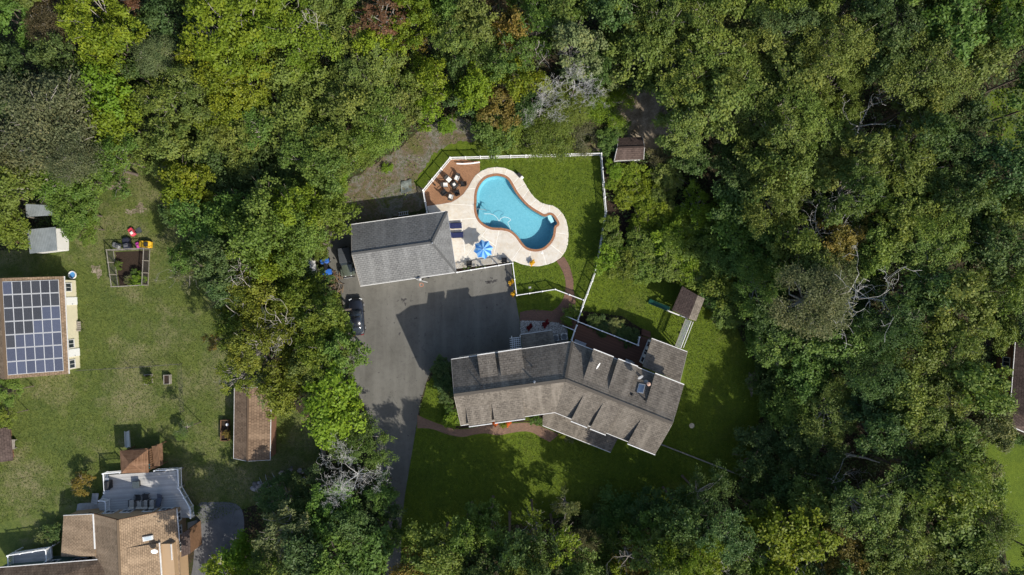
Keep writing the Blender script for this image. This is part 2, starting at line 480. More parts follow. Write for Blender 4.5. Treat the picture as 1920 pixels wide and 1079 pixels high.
BLACK = plain("black_plastic", (0.018, 0.018, 0.02), 0.5, 0.2)
WOODGREY = plain("weathered_wood", (0.26, 0.235, 0.20), 0.9, 0.3, 4.0, bump=0.4)
WOODBROWN = plain("brown_wood", (0.17, 0.095, 0.052), 0.8, 0.3, 4.0, bump=0.3)
def m_glass(name="window_glass", c=(0.02, 0.026, 0.034)):
    t = NT(name); t.color(t.ramp(t.noise(0.8, 2), [(0.3, c), (0.7, tuple(x * 1.6 for x in c))]))
    t.set(Roughness=0.08, Specular_IOR_Level=0.6); return t.m
GLASS = m_glass()
def m_boards(name, c, w, rot, gap=0.5):
    t = NT(name)
    sep = t.n.new("ShaderNodeSeparateXYZ"); t.l.new(t.map(rot=(0, 0, rot)), sep.inputs[0])
    q = t.math('DIVIDE', sep.outputs[1], w); s = t.math('FRACT', q); idn = t.math('FLOOR', q)
    n = t.n.new("ShaderNodeTexWhiteNoise"); n.noise_dimensions = '1D'; t.l.new(idn, n.inputs["W"])
    cc = t.mix(n.outputs["Value"], tuple(x * 0.82 for x in c), tuple(min(1, x * 1.15) for x in c))
    cc = t.mix(t.ramp(t.noise(0.7, 5, 0.7), [(0.35, 0.45), (0.65, 0.0)]), cc, tuple(x * 0.7 for x in c))
    cc = t.mix(t.ramp(s, [(0.0, 0.8), (0.07, 0.0)]), cc, tuple(x * 0.3 for x in c))
    t.color(cc); t.set(Roughness=0.75); t.bump(t.ramp(s, [(0.0, 0.0), (0.08, 1.0)]), gap, 0.02); return t.m
DECK_BROWN = m_boards("brown_deck_boards", (0.135, 0.066, 0.042), 0.14, radians(21))
DECK_GREY = m_boards("grey_deck_boards", (0.43, 0.42, 0.40), 0.15, radians(-4))
def m_mulch():
    t = NT("dark_mulch"); b = t.noise(9.0, 5, 0.8)
    t.color(t.ramp(b, [(0.3, (0.018, 0.013, 0.010)), (0.7, (0.06, 0.042, 0.03))])); t.set(Roughness=1.0, Specular_IOR_Level=0.05); t.bump(b, 0.8, 0.06); return t.m
MULCH = m_mulch()
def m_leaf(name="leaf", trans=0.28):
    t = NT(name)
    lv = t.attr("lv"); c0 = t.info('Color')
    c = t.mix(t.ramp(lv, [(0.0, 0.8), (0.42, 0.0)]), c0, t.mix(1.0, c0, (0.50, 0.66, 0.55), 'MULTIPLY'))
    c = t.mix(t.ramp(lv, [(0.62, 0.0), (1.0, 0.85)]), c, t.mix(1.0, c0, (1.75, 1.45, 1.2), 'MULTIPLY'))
    t.color(c); t.set(Roughness=0.55, Specular_IOR_Level=0.22)
    tr = t.n.new("ShaderNodeBsdfTranslucent"); t.l.new(t.mix(1.0, c, (1.25, 1.35, 0.6), 'MULTIPLY'), tr.inputs[0])
    mx = t.n.new("ShaderNodeMixShader"); mx.inputs[0].default_value = trans
    t.l.new(t.b.outputs[0], mx.inputs[1]); t.l.new(tr.outputs[0], mx.inputs[2])
    t.l.new(mx.outputs[0], t.n["Material Output"].inputs[0]); return t.m
LEAF = m_leaf()
PETAL = m_leaf("petal", 0.15)
BARK = plain("bark", (0.13, 0.105, 0.085), 0.95, 0.35, 2.0, bump=0.5)
BARKPALE = plain("pale_bark", (0.30, 0.27, 0.235), 0.9, 0.25, 3.0, bump=0.4)
DEADWOOD = plain("grey_dead_wood", (0.42, 0.405, 0.37), 0.9, 0.25, 3.0, bump=0.4)
# ------------------------------------------------------------------ the setting: ground, lawns, paving, pool
C5 = lambda pts: crop(780, 280, 4.497, pts)
C1 = lambda pts: crop(600, 240, 3.371, pts)
C2 = lambda pts: crop(780, 480, 3.371, pts)
C3 = lambda pts: crop(780, 600, 3.371, pts)

cope_px = C5([(690,205),(640,210),(590,225),(550,255),(520,295),(500,340),(490,390),(489,440),(487,490),(492,540),(510,590),(540,630),(580,660),(630,680),(680,685),(730,688),(780,700),(820,727),(850,760),(880,803),(920,843),(970,862),(1020,866),(1070,855),(1110,830),(1148,790),(1173,740),(1181,695),(1186,664),(1207,645),(1210,618),(1192,583),(1167,550),(1140,535),(1112,538),(1085,548),(1040,525),(990,495),(940,455),(890,400),(850,345),(820,290),(790,245),(750,218)])
COPE_OUT = ccw(smooth_loop(PL(cope_px), 196))
COPE_IN = inset(COPE_OUT, 0.33)
POOL_HOLE = inset(COPE_OUT, 0.10)

def ragged(pts, amp, seed, step=7.0):
    """an outline (pixels) with an uneven edge"""
    r = random.Random(seed); out = []
    for i, p in enumerate(pts):
        q = pts[(i + 1) % len(pts)]; L = math.hypot(q[0] - p[0], q[1] - p[1]); m = max(1, int(L / step))
        for k in range(m):
            out.append((p[0] + (q[0] - p[0]) * k / m + r.uniform(-amp, amp), p[1] + (q[1] - p[1]) * k / m + r.uniform(-amp, amp)))
    return out
g = sheet("ground", [(-450, -450), (450, -450), (450, 450), (-450, 450)], FLOOR, 0.0, [POOL_HOLE])
lawn_px = [(845,300),(1127,290),(1135,400),(1150,470),(1230,520),(1330,530),(1370,600),(1400,650),(1425,700),(1430,770),(1410,840),(1395,890),(1340,930),(1270,960),(1150,962),(1050,970),(950,985),(880,1000),(800,1040),(740,1060),(745,960),(770,840),(800,720),(850,660),(975,640),(960,560),(940,500),(850,400),(790,360)]
sheet("lawn", ccw(PL(ragged(lawn_px, 2.5, 1))), LAWN, 0.004, [POOL_HOLE])
sheet("neighbour_lawn", ccw(PL([(-60,520),(-60,470),(60,470),(130,420),(175,390),(200,330),(215,320),(250,312),(300,312),(345,340),(350,420),(370,480),(420,530),(440,600),(450,700),(600,800),(600,870),(560,920),(470,950),(330,1000),(200,1000),(100,1100),(-60,1100)])), LAWN_DRY, 0.004)
sheet("far_lawn", ccw(PL([(1820,850),(1850,820),(1900,825),(2050,850),(2050,1140),(1900,1140),(1880,1000),(1880,930)])), LAWN_FAR, 0.004)
sheet("far_glade", ccw(PL([(1830,200),(1860,170),(1990,150),(1990,290),(1900,290),(1850,250)])), LAWN_FAR, 0.004)
sheet("weedy_clearing", ccw(PL(ragged([(640,370),(660,335),(700,310),(745,280),(790,240),(850,215),(880,225),(905,250),(960,270),(1130,270),(1130,292),(846,300),(795,355),(798,392),(660,425),(640,420)], 3.0, 2))), SCRUB, 0.008)
sheet("grass_strip", ccw(PL(ragged([(845,296),(800,345),(795,352),(775,345),(810,290),(850,268),(900,264),(1000,278),(1128,282),(1128,290)], 2.5, 3, 5.0))), LAWN, 0.012)
sheet("sandy_path", ccw(PL(smooth_loop([(1140,235,0),(1155,200,0),(1185,170,0),(1230,170,0),(1260,220,0),(1275,280,0),(1250,330,0),(1215,290,0),(1180,262,0),(1150,260,0)], 60) and [(v.x, v.y) for v in smooth_loop([(1140,235,0),(1155,200,0),(1185,170,0),(1230,170,0),(1260,220,0),(1275,280,0),(1250,330,0),(1215,290,0),(1180,262,0),(1150,260,0)], 60)])), SAND, 0.008)
def blob(cx, cy, rx, ry, seed, n=40, rough=0.3):
    r = random.Random(seed); ph = [r.uniform(0, 6.28) for _ in range(5)]
    out = []
    for k in range(n):
        a = 2 * pi * k / n
        f = 1 + rough * (0.5 * sin(2 * a + ph[0]) + 0.4 * sin(3 * a + ph[1]) + 0.35 * sin(5 * a + ph[2]) + 0.3 * sin(8 * a + ph[3]))
        out.append((cx + rx * f * cos(a), cy + ry * f * sin(a)))
    return out
for i, (x, y, rx, ry) in enumerate([(232, 341, 13, 6), (216, 352, 12, 5), (262, 392, 12, 8), (182, 508, 9, 11), (1410, 715, 9, 22), (245, 398, 8, 6)]):
    sheet("bare_soil", ccw(PL(blob(x, y, rx, ry, 40 + i, rough=0.5))), SAND, 0.010 + i * 0.001)

# driveway
drive_px = [(618,500),(612,470),(622,432),(650,418),(700,440),(856,508),(958,494),(966,555),(974,600),(977,650),(968,675),(850,690),(835,690),(808,696),(798,720),(787,760),(779,810),(769,870),(759,930),(752,990),(752,1120),(722,1120),(724,1000),(716,930),(713,880),(703,820),(683,760),(660,715),(652,680),(648,600),(640,550),(630,520)]
sheet("driveway", ccw(PL(drive_px)), ASPHALT, 0.020)
sheet("neighbour_driveway", ccw(PL([(v.x, v.y) for v in smooth_loop([(370,948,0),(395,942,0),(435,943,0),(453,955,0),(458,985,0),(452,1012,0),(430,1040,0),(400,1075,0),(380,1130,0),(350,1130,0),(362,1060,0),(366,1000,0)], 60)])), ASPHALT2, 0.020)
sheet("neighbour_apron", ccw(PL([(352,980),(370,975),(371,1030),(352,1035)])), plain("apron_concrete", (0.42, 0.40, 0.36), 0.85, 0.15), 0.024)

STAIN = plain("oil_stain", (0.045, 0.042, 0.040), 0.7, 0.3, 6)
for i, (x, y, rx, ry) in enumerate([(915, 530, 5, 2), (924, 528, 6, 3), (922, 522, 2, 1.5), (757, 563, 3, 4), (760, 570, 2, 2), (749, 626, 1.5, 2.5), (780, 597, 2, 1.4), (913, 577, 1.5, 1), (932, 572, 1.5, 1)]):
    sheet("oil_stain", ccw(PL(blob(x, y, rx, ry, 70 + i, rough=0.9))), STAIN, 0.0225)

# clay paver patio and walks
patio_px = [(845,297),(900,303),(900,322)] + C5([(500,225),(470,270),(440,325),(400,380),(350,420),(300,448),(240,460),(95,482)]) + [(800,395),(794,357)]
sheet("brick_patio", ccw(PL(patio_px)), PATIO, 0.030)
def strip(name, left, right, mat, z, edge=None):
    L = smooth_open([Vector((*p, 0)) for p in left], 6); R = smooth_open([Vector((*p, 0)) for p in right], 6)
    o = sheet(name, ccw(PL([(v.x, v.y) for v in L] + [(v.x, v.y) for v in reversed(R)])), mat, z)
    return o
strip("garden_walk", C2([(885,30),(915,75),(935,120),(945,165),(945,205),(935,260),(905,310),(860,350),(790,342),(720,342),(655,358)]),
      C2([(935,5),(965,55),(985,110),(995,160),(995,215),(1010,290),(985,340),(945,370),(935,410),(900,470),(930,440)]), WALK, 0.026)
sheet("garden_walk", ccw(PL(C2([(655,358),(720,342),(790,342),(860,350),(900,320),(960,330),(945,380),(955,445),(930,450),(900,420),(800,412),(655,415)]))), WALK, 0.030)
strip("front_walk", C3([(8,600),(60,625),(150,660),(250,690),(350,685),(430,665),(510,655),(600,655),(700,650),(760,665),(830,690),(905,725)]),
      C3([(8,685),(100,690),(200,725),(290,740),(370,725),(440,718),(520,730),(600,715),(680,705),(740,715),(790,745),(845,772)]), WALK_FRONT, 0.026)
sheet("mulch_bed", ccw(PL(C3([(270,690),(350,680),(430,660),(510,650),(600,650),(700,645),(770,662),(830,685),(830,590),(700,600),(480,630),(280,640)]))), MULCH, 0.016)
sheet("mulch_bed", ccw(PL(C2([(940,320),(1000,330),(1040,345),(1300,380),(1440,470),(1420,560),(1020,430),(960,390)]))), MULCH, 0.016)
sheet("mulch_bed", ccw(PL([(812,680),(845,672),(870,800),(850,805),(828,740)])), MULCH, 0.014)
sheet("mulch_bed", ccw(PL(C5([(335,1035),(345,1008),(800,950),(815,962)]))), MULCH, 0.050)
sheet("mulch_bed", ccw(PL([(1135,300),(1215,300),(1250,390),(1240,470),(1140,470),(1140,400)])), MULCH, 0.012)

# gravel bed by the side door, and the pale stone path
def scatter_stones(name, poly, n, r0, r1, mat, label, seed, z=0.03):
    rg = np.random.default_rng(seed); poly = [(p[0], p[1]) for p in poly]
    xs = [p[0] for p in poly]; ys = [p[1] for p in poly]; V = []; Q = []; lv = []
    pts = 0
    while pts < n:
        x = rg.uniform(min(xs), max(xs), 2000); y = rg.uniform(min(ys), max(ys), 2000); ok = inpoly(x, y, poly)
        for a, b in zip(x[ok], y[ok]):
            r = rg.uniform(r0, r1); th = rg.uniform(0, 6.28); k = len(V); q = rg.uniform(0.6, 1)
            c, s = cos(th), sin(th)
            for (u, v, w) in ((-1, -q, 0), (1, -q, 0), (1, q, 0), (-1, q, 0), (-.55, -q * .55, .7), (.55, -q * .55, .7), (.55, q * .55, .7), (-.55, q * .55, .7)):
                V.append((a + r * (u * c - v * s), b + r * (u * s + v * c), z + r * w * 0.9))
            Q += [(k + 4, k + 5, k + 6, k + 7), (k, k + 1, k + 5, k + 4), (k + 1, k + 2, k + 6, k + 5), (k + 2, k + 3, k + 7, k + 6), (k + 3, k, k + 4, k + 7)]
            lv += [rg.uniform()] * 5
            pts += 1
            if pts >= n: break
    o = bpy.data.objects.new(name, quads_mesh(name, V, Q, mat, {"lv": lv})); col.objects.link(o)
    tag(o, label, 'gravel', kind='stuff'); return o
def m_stone(name, c):
    t = NT(name); lv = t.attr("lv")
    t.color(t.ramp(lv, [(0.0, tuple(x * 0.45 for x in c)), (0.5, c), (1.0, tuple(min(1, x * 1.7) for x in c))])); t.set(Roughness=0.9); return t.m
STONE = m_stone("river_stone", (0.33, 0.31, 0.28))
gpoly = PL(C2([(660,412),(800,415),(900,425),(935,445),(955,470),(960,540),(880,545),(860,475),(662,500)]))
sheet("gravel_base", ccw(gpoly), plain("gravel_dust", (0.17, 0.155, 0.14), 0.95, 0.3, 8), 0.022)
scatter_stones("gravel", gpoly, 5200, 0.035, 0.085, STONE, "bed of pale river stones between the driveway and the side entrance", 3, 0.024)

# ------------------------------------------------------------------ concrete pool deck: slabs with light joints
deck_px = C5([(95,482),(240,460),(300,448),(350,420),(400,380),(440,325),(470,270),(500,225),(550,185),(610,160),(680,152),(750,160),(810,185),(860,215),(900,260),(930,310),(960,360),(1000,410),(1050,450),(1100,468),(1150,475),(1200,505),(1240,550),(1265,600),(1280,660),(1285,720),(1280,800),(1260,860),(1220,915),(1160,955),(1100,975),(1030,988),(960,985),(890,970),(830,945),(800,950)]) 
deck_px += C5([(640,970),(480,990),(345,1008)]) + [(853,503),(846,455),(838,402),(806,408)]
DECK_OUT = ccw(PL(deck_px))
# densify the outer outline so that joints can end anywhere on it
dd = []
for i, p in enumerate(DECK_OUT):
    q = DECK_OUT[(i + 1) % len(DECK_OUT)]; m = max(1, int((q - p).length / 0.25))
    dd += [p.lerp(q, k / m) for k in range(m)]
DECK_OUT = dd
deck = sheet("pool_deck", DECK_OUT, JOINT, 0.045, [inset(COPE_OUT, 0.05)])
joints = [((668,205),(668,152)),((757,220),(775,168)),((822,290),(868,225)),((868,325),(922,300)),((905,415),(950,345)),((960,470),(1010,418)),((1045,528),(1075,460)),((1130,535),(1135,473)),((1193,580),(1228,540)),((1182,705),(1284,725)),((1140,805),(1238,890)),((1065,858),(1097,976)),((968,862),(950,983)),((888,820),(805,948)),((705,687),(640,972)),((600,672),(346,1006)),((505,580),(272,600)),((488,470),(240,460)),((505,330),(430,340)),((560,245),(515,212))]
def near(loop, p): return min(range(len(loop)), key=lambda i: (loop[i] - p).length_squared)
JJ = sorted([(near(COPE_OUT, P(*C5([a])[0])), near(DECK_OUT, P(*C5([b])[0]))) for a, b in joints])
def ring(loop, a, b):
    out = [loop[a]]; n = len(loop)
    while a != b:
        a = (a + 1) % n; out.append(loop[a])
    return out
slab_polys = []
for i in range(len(JJ)):
    (a0, b0), (a1, b1) = JJ[i], JJ[(i + 1) % len(JJ)]
    inner, outer = ring(COPE_OUT, a0, a1), ring(DECK_OUT, b0, b1)
    poly = outer + list(reversed(inner))
    slab_polys.append(poly)
def clip(poly, p, n):
    """the part of an outline on the side of the line that n points to"""
    out = []
    for i in range(len(poly)):
        a, b = poly[i], poly[(i + 1) % len(poly)]
        da, db = (a - p).dot(n), (b - p).dot(n)
        if da >= 0: out.append(a)
        if da * db < 0: out.append(a.lerp(b, da / (da - db)))
    return out
def line_cut(polys, a, b, minarea):
    a, b = P(*C5([a])[0]), P(*C5([b])[0]); d = (b - a).normalized(); n = Vector((-d.y, d.x, 0)); out = []
    for q in polys:
        if abs(area2(q)) > minarea:
            r, s = clip(q, a, n), clip(q, a, -n)
            if len(r) > 2 and len(s) > 2 and abs(area2(r)) > 0.6 and abs(area2(s)) > 0.6: out += [r, s]; continue
        out.append(q)
    return out
slab_polys = line_cut(slab_polys, (370, 455), (385, 600), 14)
slab_polys = line_cut(slab_polys, (300, 800), (520, 950), 16)
slab_polys = line_cut(slab_polys, (380, 610), (480, 715), 20)
slab_polys = line_cut(slab_polys, (690, 830), (830, 930), 12)
for i, q in enumerate(slab_polys):
    q = ccw(q)
    q2 = [Vector((p.x, p.y, 0)) for p in inset(q, 0.034)]
    o = MB().prism(q2, 0.04, 0.062).build("concrete_slab", CONCRETE, deck)
    v = random.uniform(0.62, 1.0); o.color = (v, v * random.uniform(0.96, 1), v * random.uniform(0.9, 1), 1)

# ------------------------------------------------------------------ swimming pool
def m_plaster():
    t = NT("pool_plaster"); b = t.noise(4.5, 6, 0.8, dist=0.8)
    t.color(t.ramp(b, [(0.3, (0.15, 0.36, 0.42)), (0.7, (0.27, 0.50, 0.55))])); t.set(Roughness=0.8); return t.m
def m_water():
    t = NT("pool_water")
    tr = t.n.new("ShaderNodeBsdfTransparent"); tr.inputs[0].default_value = (0.76, 0.93, 0.97, 1)
    gl = t.n.new("ShaderNodeBsdfGlossy"); gl.inputs["Roughness"].default_value = 0.03
    fr = t.n.new("ShaderNodeFresnel"); fr.inputs[0].default_value = 1.33
    bm_ = t.n.new("ShaderNodeBump"); bm_.inputs["Strength"].default_value = 0.25; bm_.inputs["Distance"].default_value = 0.05
    t.l.new(t.noise(2.2, 3, 0.6), bm_.inputs["Height"]); t.l.new(bm_.outputs[0], gl.inputs["Normal"]); t.l.new(bm_.outputs[0], fr.inputs["Normal"])
    ge = t.n.new("ShaderNodeNewGeometry")   # the surface seen from below lets the light through
    mx = t.n.new("ShaderNodeMixShader"); t.l.new(t.math('MULTIPLY', fr.outputs[0], t.math('SUBTRACT', 1.0, ge.outputs['Backfacing'])), mx.inputs[0]); t.l.new(tr.outputs[0], mx.inputs[1]); t.l.new(gl.outputs[0], mx.inputs[2])
    t.l.new(mx.outputs[0], t.n["Material Output"].inputs[0]); return t.m
PLASTER = m_plaster(); WATER = m_water()
pc = sum(COPE_IN, Vector()) / len(COPE_IN)
pool = thing("swimming_pool", "free-form swimming pool with turquoise water and brick coping", "pool", (pc.x, pc.y, 0))
def pool_depth(p):
    # deeper towards the lower right end
    d = (Vector((p[0], p[1])) - Vector(P(900, 350)[:2])).dot((Vector(P(1020, 460)[:2]) - Vector(P(900, 350)[:2])).normalized()) / 11.0
    return -(0.95 + 0.75 * min(1, max(0, d * 1.3 - 0.15)) ** 1.3)
basin = MB(); n = len(COPE_IN)
rings = [COPE_IN, inset(COPE_IN, 0.02), inset(COPE_IN, 0.25)]
vs = [(p.x, p.y, 0.03) for p in rings[0]] + [(p.x, p.y, pool_depth(p) + 0.22) for p in rings[1]] + [(p.x, p.y, pool_depth(p)) for p in rings[2]]
fs = [(k * n + i, k * n + (i + 1) % n, (k + 1) * n + (i + 1) % n, (k + 1) * n + i) for k in range(2) for i in range(n)]
basin.add(vs, fs); bo = basin.build("basin_wall", PLASTER, pool)
bm = bmesh.new(); lv_ = [bm.verts.new((p.x, p.y, pool_depth(p))) for p in rings[2]]
for i in range(n): bm.edges.new((lv_[i], lv_[(i + 1) % n]))
bmesh.ops.triangle_fill(bm, use_beauty=True, edges=bm.edges[:], normal=(0, 0, 1))
bmesh.ops.subdivide_edges(bm, edges=[e for e in bm.edges if e.calc_length() > 1.2], cuts=4, use_grid_fill=False)
for v in bm.verts: v.co.z = pool_depth(v.co)
bmesh.ops.triangulate(bm, faces=bm.faces[:])
for f in bm.faces:
    if f.normal.z < 0: f.normal_flip()
me = bpy.data.meshes.new("basin_floor"); bm.to_mesh(me); bm.free(); me.materials.append(PLASTER)
bf = bpy.data.objects.new("basin_floor", me); col.objects.link(bf); attach(bf, pool)
sheet_w = sheet("water", inset(COPE_IN, -0.01), WATER, -0.06, kind=None); attach(sheet_w, pool)
BRICK = plain("coping_brick", (0.30, 0.145, 0.075), 0.85, 0.35, 6.0)
MORTAR = plain("mortar", (0.40, 0.33, 0.26), 0.9, 0.15)
bed = MB()
ci, co_ = inset(COPE_OUT, 0.31), inset(COPE_OUT, 0.015)
vs = [(p.x, p.y, 0.066) for p in co_] + [(p.x, p.y, 0.066) for p in ci] + [(p.x, p.y, -0.12) for p in ci]
fs = [(i, (i + 1) % n, n + (i + 1) % n, n + i) for i in range(n)] + [(n + i, n + (i + 1) % n, 2 * n + (i + 1) % n, 2 * n + i) for i in range(n)]
bed.add(vs, fs).build("coping_bed", MORTAR, pool)
cope = None
for i in range(n):
    a, b, c, d = COPE_OUT[i], COPE_OUT[(i + 1) % n], COPE_IN[(i + 1) % n], COPE_IN[i]
    m_ = (a + b + c + d) / 4
    q = [m_ + (p - m_) * 0.93 for p in (a, b, c, d)]
    if abs(area2(q)) < 0.008: continue
    t_ = random.uniform(-0.003, 0.003)
    o = MB().prism(q, 0.05, 0.082 + t_).build("brick", BRICK, pool)
# steps, ledge, rail, hose, skimmer
st = MB()
for k, (r0, zz) in enumerate(((1.9, -0.70), (1.45, -0.45), (1.0, -0.2))):
    c = P(893, 405); pts = []
    for j in range(13):
        a = -pi / 2 + 0.15 + (pi - 0.5) * j / 12
        pts.append(Vector((c.x + r0 * cos(a), c.y + r0 * sin(a), 0)))
    o = MB().prism(pts, -0.95, zz).build("pool_step", PLASTER, pool)
led = PL(C5([(1108,560),(1135,552),(1150,575),(1165,610),(1140,622),(1118,590)]))
MB().prism(led, -1.6, -0.22).build("ledge_seat", plain("pale_plaster", (0.62, 0.74, 0.76), 0.7), pool)
hr = MB()
for dx in (0.0, 0.55):
    b0 = P(903, 393) + Vector((0.25 * dx, -dx, 0))
    hr.tube([b0 + Vector((-0.5, 0, 0.08)), b0 + Vector((-0.5, 0, 0.8)), b0 + Vector((-0.1, -0.05, 0.9)), b0 + Vector((0.5, -0.1, 0.35)), b0 + Vector((0.6, -0.1, -0.5))], 0.03, 6)
MB().tube([P(903, 393) + Vector((-0.5, 0, 0.08)), P(903, 393) + Vector((-0.5, 0, 0.8)), P(903, 393) + Vector((-0.1, -0.05, 0.9)), P(903, 393) + Vector((0.5, -0.1, 0.35)), P(903, 393) + Vector((0.6, -0.1, -0.5))], 0.03, 6).build("handrail", GREYMETAL, pool)
hose = smooth_open([Vector(P(x, y)[:2]).to_3d() + Vector((0, 0, -0.04)) for x, y in C5([(575,545),(640,548),(680,575),(700,605),(715,585),(745,572),(780,580),(798,598),(775,620),(790,655),(798,690)])], 6)
hz = MB().tube(hose, 0.022, 5).build("pool_hose", WHITE); tag(hz, "white cleaner hose floating in curves on the pool", "hose")
sk = MB().lathe(P(*C5([(1065,876)])[0]) + Vector((0, 0, 0.055)), [(0.13, 0), (0.13, 0.02), (0.1, 0.028)], 14).build("skimmer_lid", WHITE, pool)
# ------------------------------------------------------------------ white picket fence round the pool yard
def fence_run(name, label, pts_px, top=1.35, cat="fence", post=0.13, step=1.82, z0=0.0, mat=None, pick=0.115, skip_last=False):
    mat = mat or WHITE
    pts = [P(x, y, z0 + top) for x, y in pts_px]; pts = [Vector((p.x, p.y, z0)) for p in pts]
    root = thing(name, label, cat, pts[0])
    posts = []
    for i in range(len(pts) - 1):
        a, b = pts[i], pts[i + 1]; L = (b - a).length; m = max(1, round(L / step))
        ks = [a.lerp(b, k / m) for k in range(m + 1)]
        for k in range(m):
            p, q = ks[k], ks[k + 1]; d = (q - p).normalized()
            p2, q2 = p + d * post / 2, q - d * post / 2
            r = MB(); r.bar(p2 + Vector((0, 0, top - 0.06)), q2 + Vector((0, 0, top - 0.06)), 0.085, 0.09); r.build("top_rail", mat, root)
            r = MB(); r.bar(p2 + Vector((0, 0, 0.14)), q2 + Vector((0, 0, 0.14)), 0.05, 0.09); r.build("bottom_rail", mat, root)
            pk = MB(); nn = max(2, int((q2 - p2).length / pick))
            for j in range(1, nn):
                c = p2.lerp(q2, j / nn)
                pk.box(c + Vector((0, 0, (top - 0.1 + 0.18) / 2)), (0.035, 0.022, top - 0.3), atan2(d.y, d.x))
            o = pk.build("pickets", mat, root); o["kind"] = "stuff"
        for k in ks[(0 if i == 0 else 1):]: posts.append((k, atan2((b - a).y, (b - a).x)))
    for p, r in posts:
        m = MB(); m.box(p + Vector((0, 0, (top + 0.06) / 2)), (post, post, top + 0.06), r)
        m.cbox(p + Vector((0, 0, top + 0.085)), (post + 0.04, post + 0.04, 0.05), r, 0.025)
        m.build("fence_post", mat, root)
    return root
fence_run("picket_fence", "long white vinyl picket fence around the pool lawn and brick patio",
          [(800.2,398.7),(792.8,357),(843.8,295.5),(1128,287.5),(1137,397),(1119.7,503.7),(1084,600)])
fence_run("picket_fence", "short white picket fence from the garage corner along the driveway to the gate",
          [(856.5,511),(961.3,493.6),(968.7,554.2),(1041,543),(1094,563)])
# ------------------------------------------------------------------ helpers for buildings
def xy(v, z): return Vector((v[0], v[1], z))
RAKE = plain("rake_trim", (0.30, 0.27, 0.23), 0.7, 0.15)
def gutter(parent, a, b, name="gutter", mat=None, w=0.10, h=0.12):
    return MB().bar(Vector(a) + Vector((0, 0, -0.05)), Vector(b) + Vector((0, 0, -0.05)), w, h).build(name, mat or TRIM, parent)
def window_on(parent, a, b, z0, z1, u0, u1, out, name="window", frame=0.09, mullion=True, glass=None, proud=0.03):
    """a window in the wall that runs from a to b (u in metres along it), out = outward normal"""
    a, b = Vector(a), Vector(b); d = (b - a); d.z = 0; d.normalize(); out = Vector(out).normalized()
    A = xy(a, 0) + d * u0; B = xy(a, 0) + d * u1; w = (B - A).length
    f = MB(); o = out * proud
    for z in (z0, z1): f.bar(A + o + Vector((0, 0, z)), B + o + Vector((0, 0, z)), frame, frame)
    for p in (A, B): f.bar(p + o + Vector((0, 0, z0 - frame / 2)), p + o + Vector((0, 0, z1 + frame / 2)), frame, frame)
    if mullion: f.bar((A + B) / 2 + o + Vector((0, 0, z0)), (A + B) / 2 + o + Vector((0, 0, z1)), 0.05, 0.05)
    fo = f.build(name, TRIM, parent)
    g_ = MB(); n = out * 0.012
    g_.add([A + n + Vector((0, 0, z0)), B + n + Vector((0, 0, z0)), B + n + Vector((0, 0, z1)), A + n + Vector((0, 0, z1))], [(0, 1, 2, 3)])
    g_.add([A + n * .5 + Vector((0, 0, z0)), B + n * .5 + Vector((0, 0, z0)), B + n * .5 + Vector((0, 0, z1)), A + n * .5 + Vector((0, 0, z1))], [(3, 2, 1, 0)])
    g_.build("pane", glass or GLASS, parent if parent.parent is not None else fo)
    return fo
class Slope:
    """a roof plane: u along its eave, v horizontally towards the ridge"""
    def __init__(s, e0, e1, ridge, ze, zr):
        s.o = xy(e0, 0); d = xy(e1, 0) - s.o; s.len = d.length; s.u = d.normalized()
        n = Vector((-s.u.y, s.u.x, 0)); r = xy(ridge, 0) - s.o
        s.run = abs(r.dot(n)); s.v = n if r.dot(n) > 0 else -n
        s.ze, s.zr = ze, zr
    def z(s, v): return s.ze + (s.zr - s.ze) * v / s.run
    def at(s, u, v, z=None): return s.o + s.u * u + s.v * v + Vector((0, 0, s.z(v) if z is None else z))
    def uof(s, p): return (xy(p, 0) - s.o).dot(s.u)
def dormer(parent, S, u0, u1, zf, vj, label=None, roofmat=None, wallmat=None, nwin=2, drop=0.25):
    """shed dormer flush with the wall: roof from its own eave up to where it meets the main slope"""
    roofmat = roofmat or SH_BROWN; wallmat = wallmat or SIDE_GREY
    v0 = 0.38; zj = S.z(vj)
    root = MB()
    # body: side profile swept along u
    prof = [(v0, S.z(v0) - drop - 0.4), (v0, zf - 0.06), (vj, zj - 0.04), (vj, zj - 0.5)]
    w = 0.16
    A = [S.at(u0 + w, v, z) for v, z in prof]; B = [S.at(u1 - w, v, z) for v, z in prof]
    body = MB().add(A + B, [(3, 2, 1, 0), (4, 5, 6, 7), (0, 1, 5, 4), (1, 2, 6, 5), (2, 3, 7, 6), (3, 0, 4, 7)]).build("dormer", wallmat, parent)
    r = MB().slab([S.at(u0, -0.12, zf - 0.05 - 0.1 * (zj - zf)), S.at(u1, -0.12, zf - 0.05 - 0.1 * (zj - zf)), S.at(u1, vj + 0.06, zj + 0.05), S.at(u0, vj + 0.06, zj + 0.05)], 0.14)
    r.build("dormer_roof", roofmat, body)
    gutter(body, S.at(u0, -0.16, zf - 0.08), S.at(u1, -0.16, zf - 0.08))
    a, b = S.at(u0 + w, v0, 0), S.at(u1 - w, v0, 0); L = (b - a).length
    for k in range(nwin):
        c = L * (k + 0.5) / nwin
        window_on(body, a, b, S.z(v0) - 0.1, zf - 0.28, c - 0.42, c + 0.42, -S.v, "dormer_window")
    return body

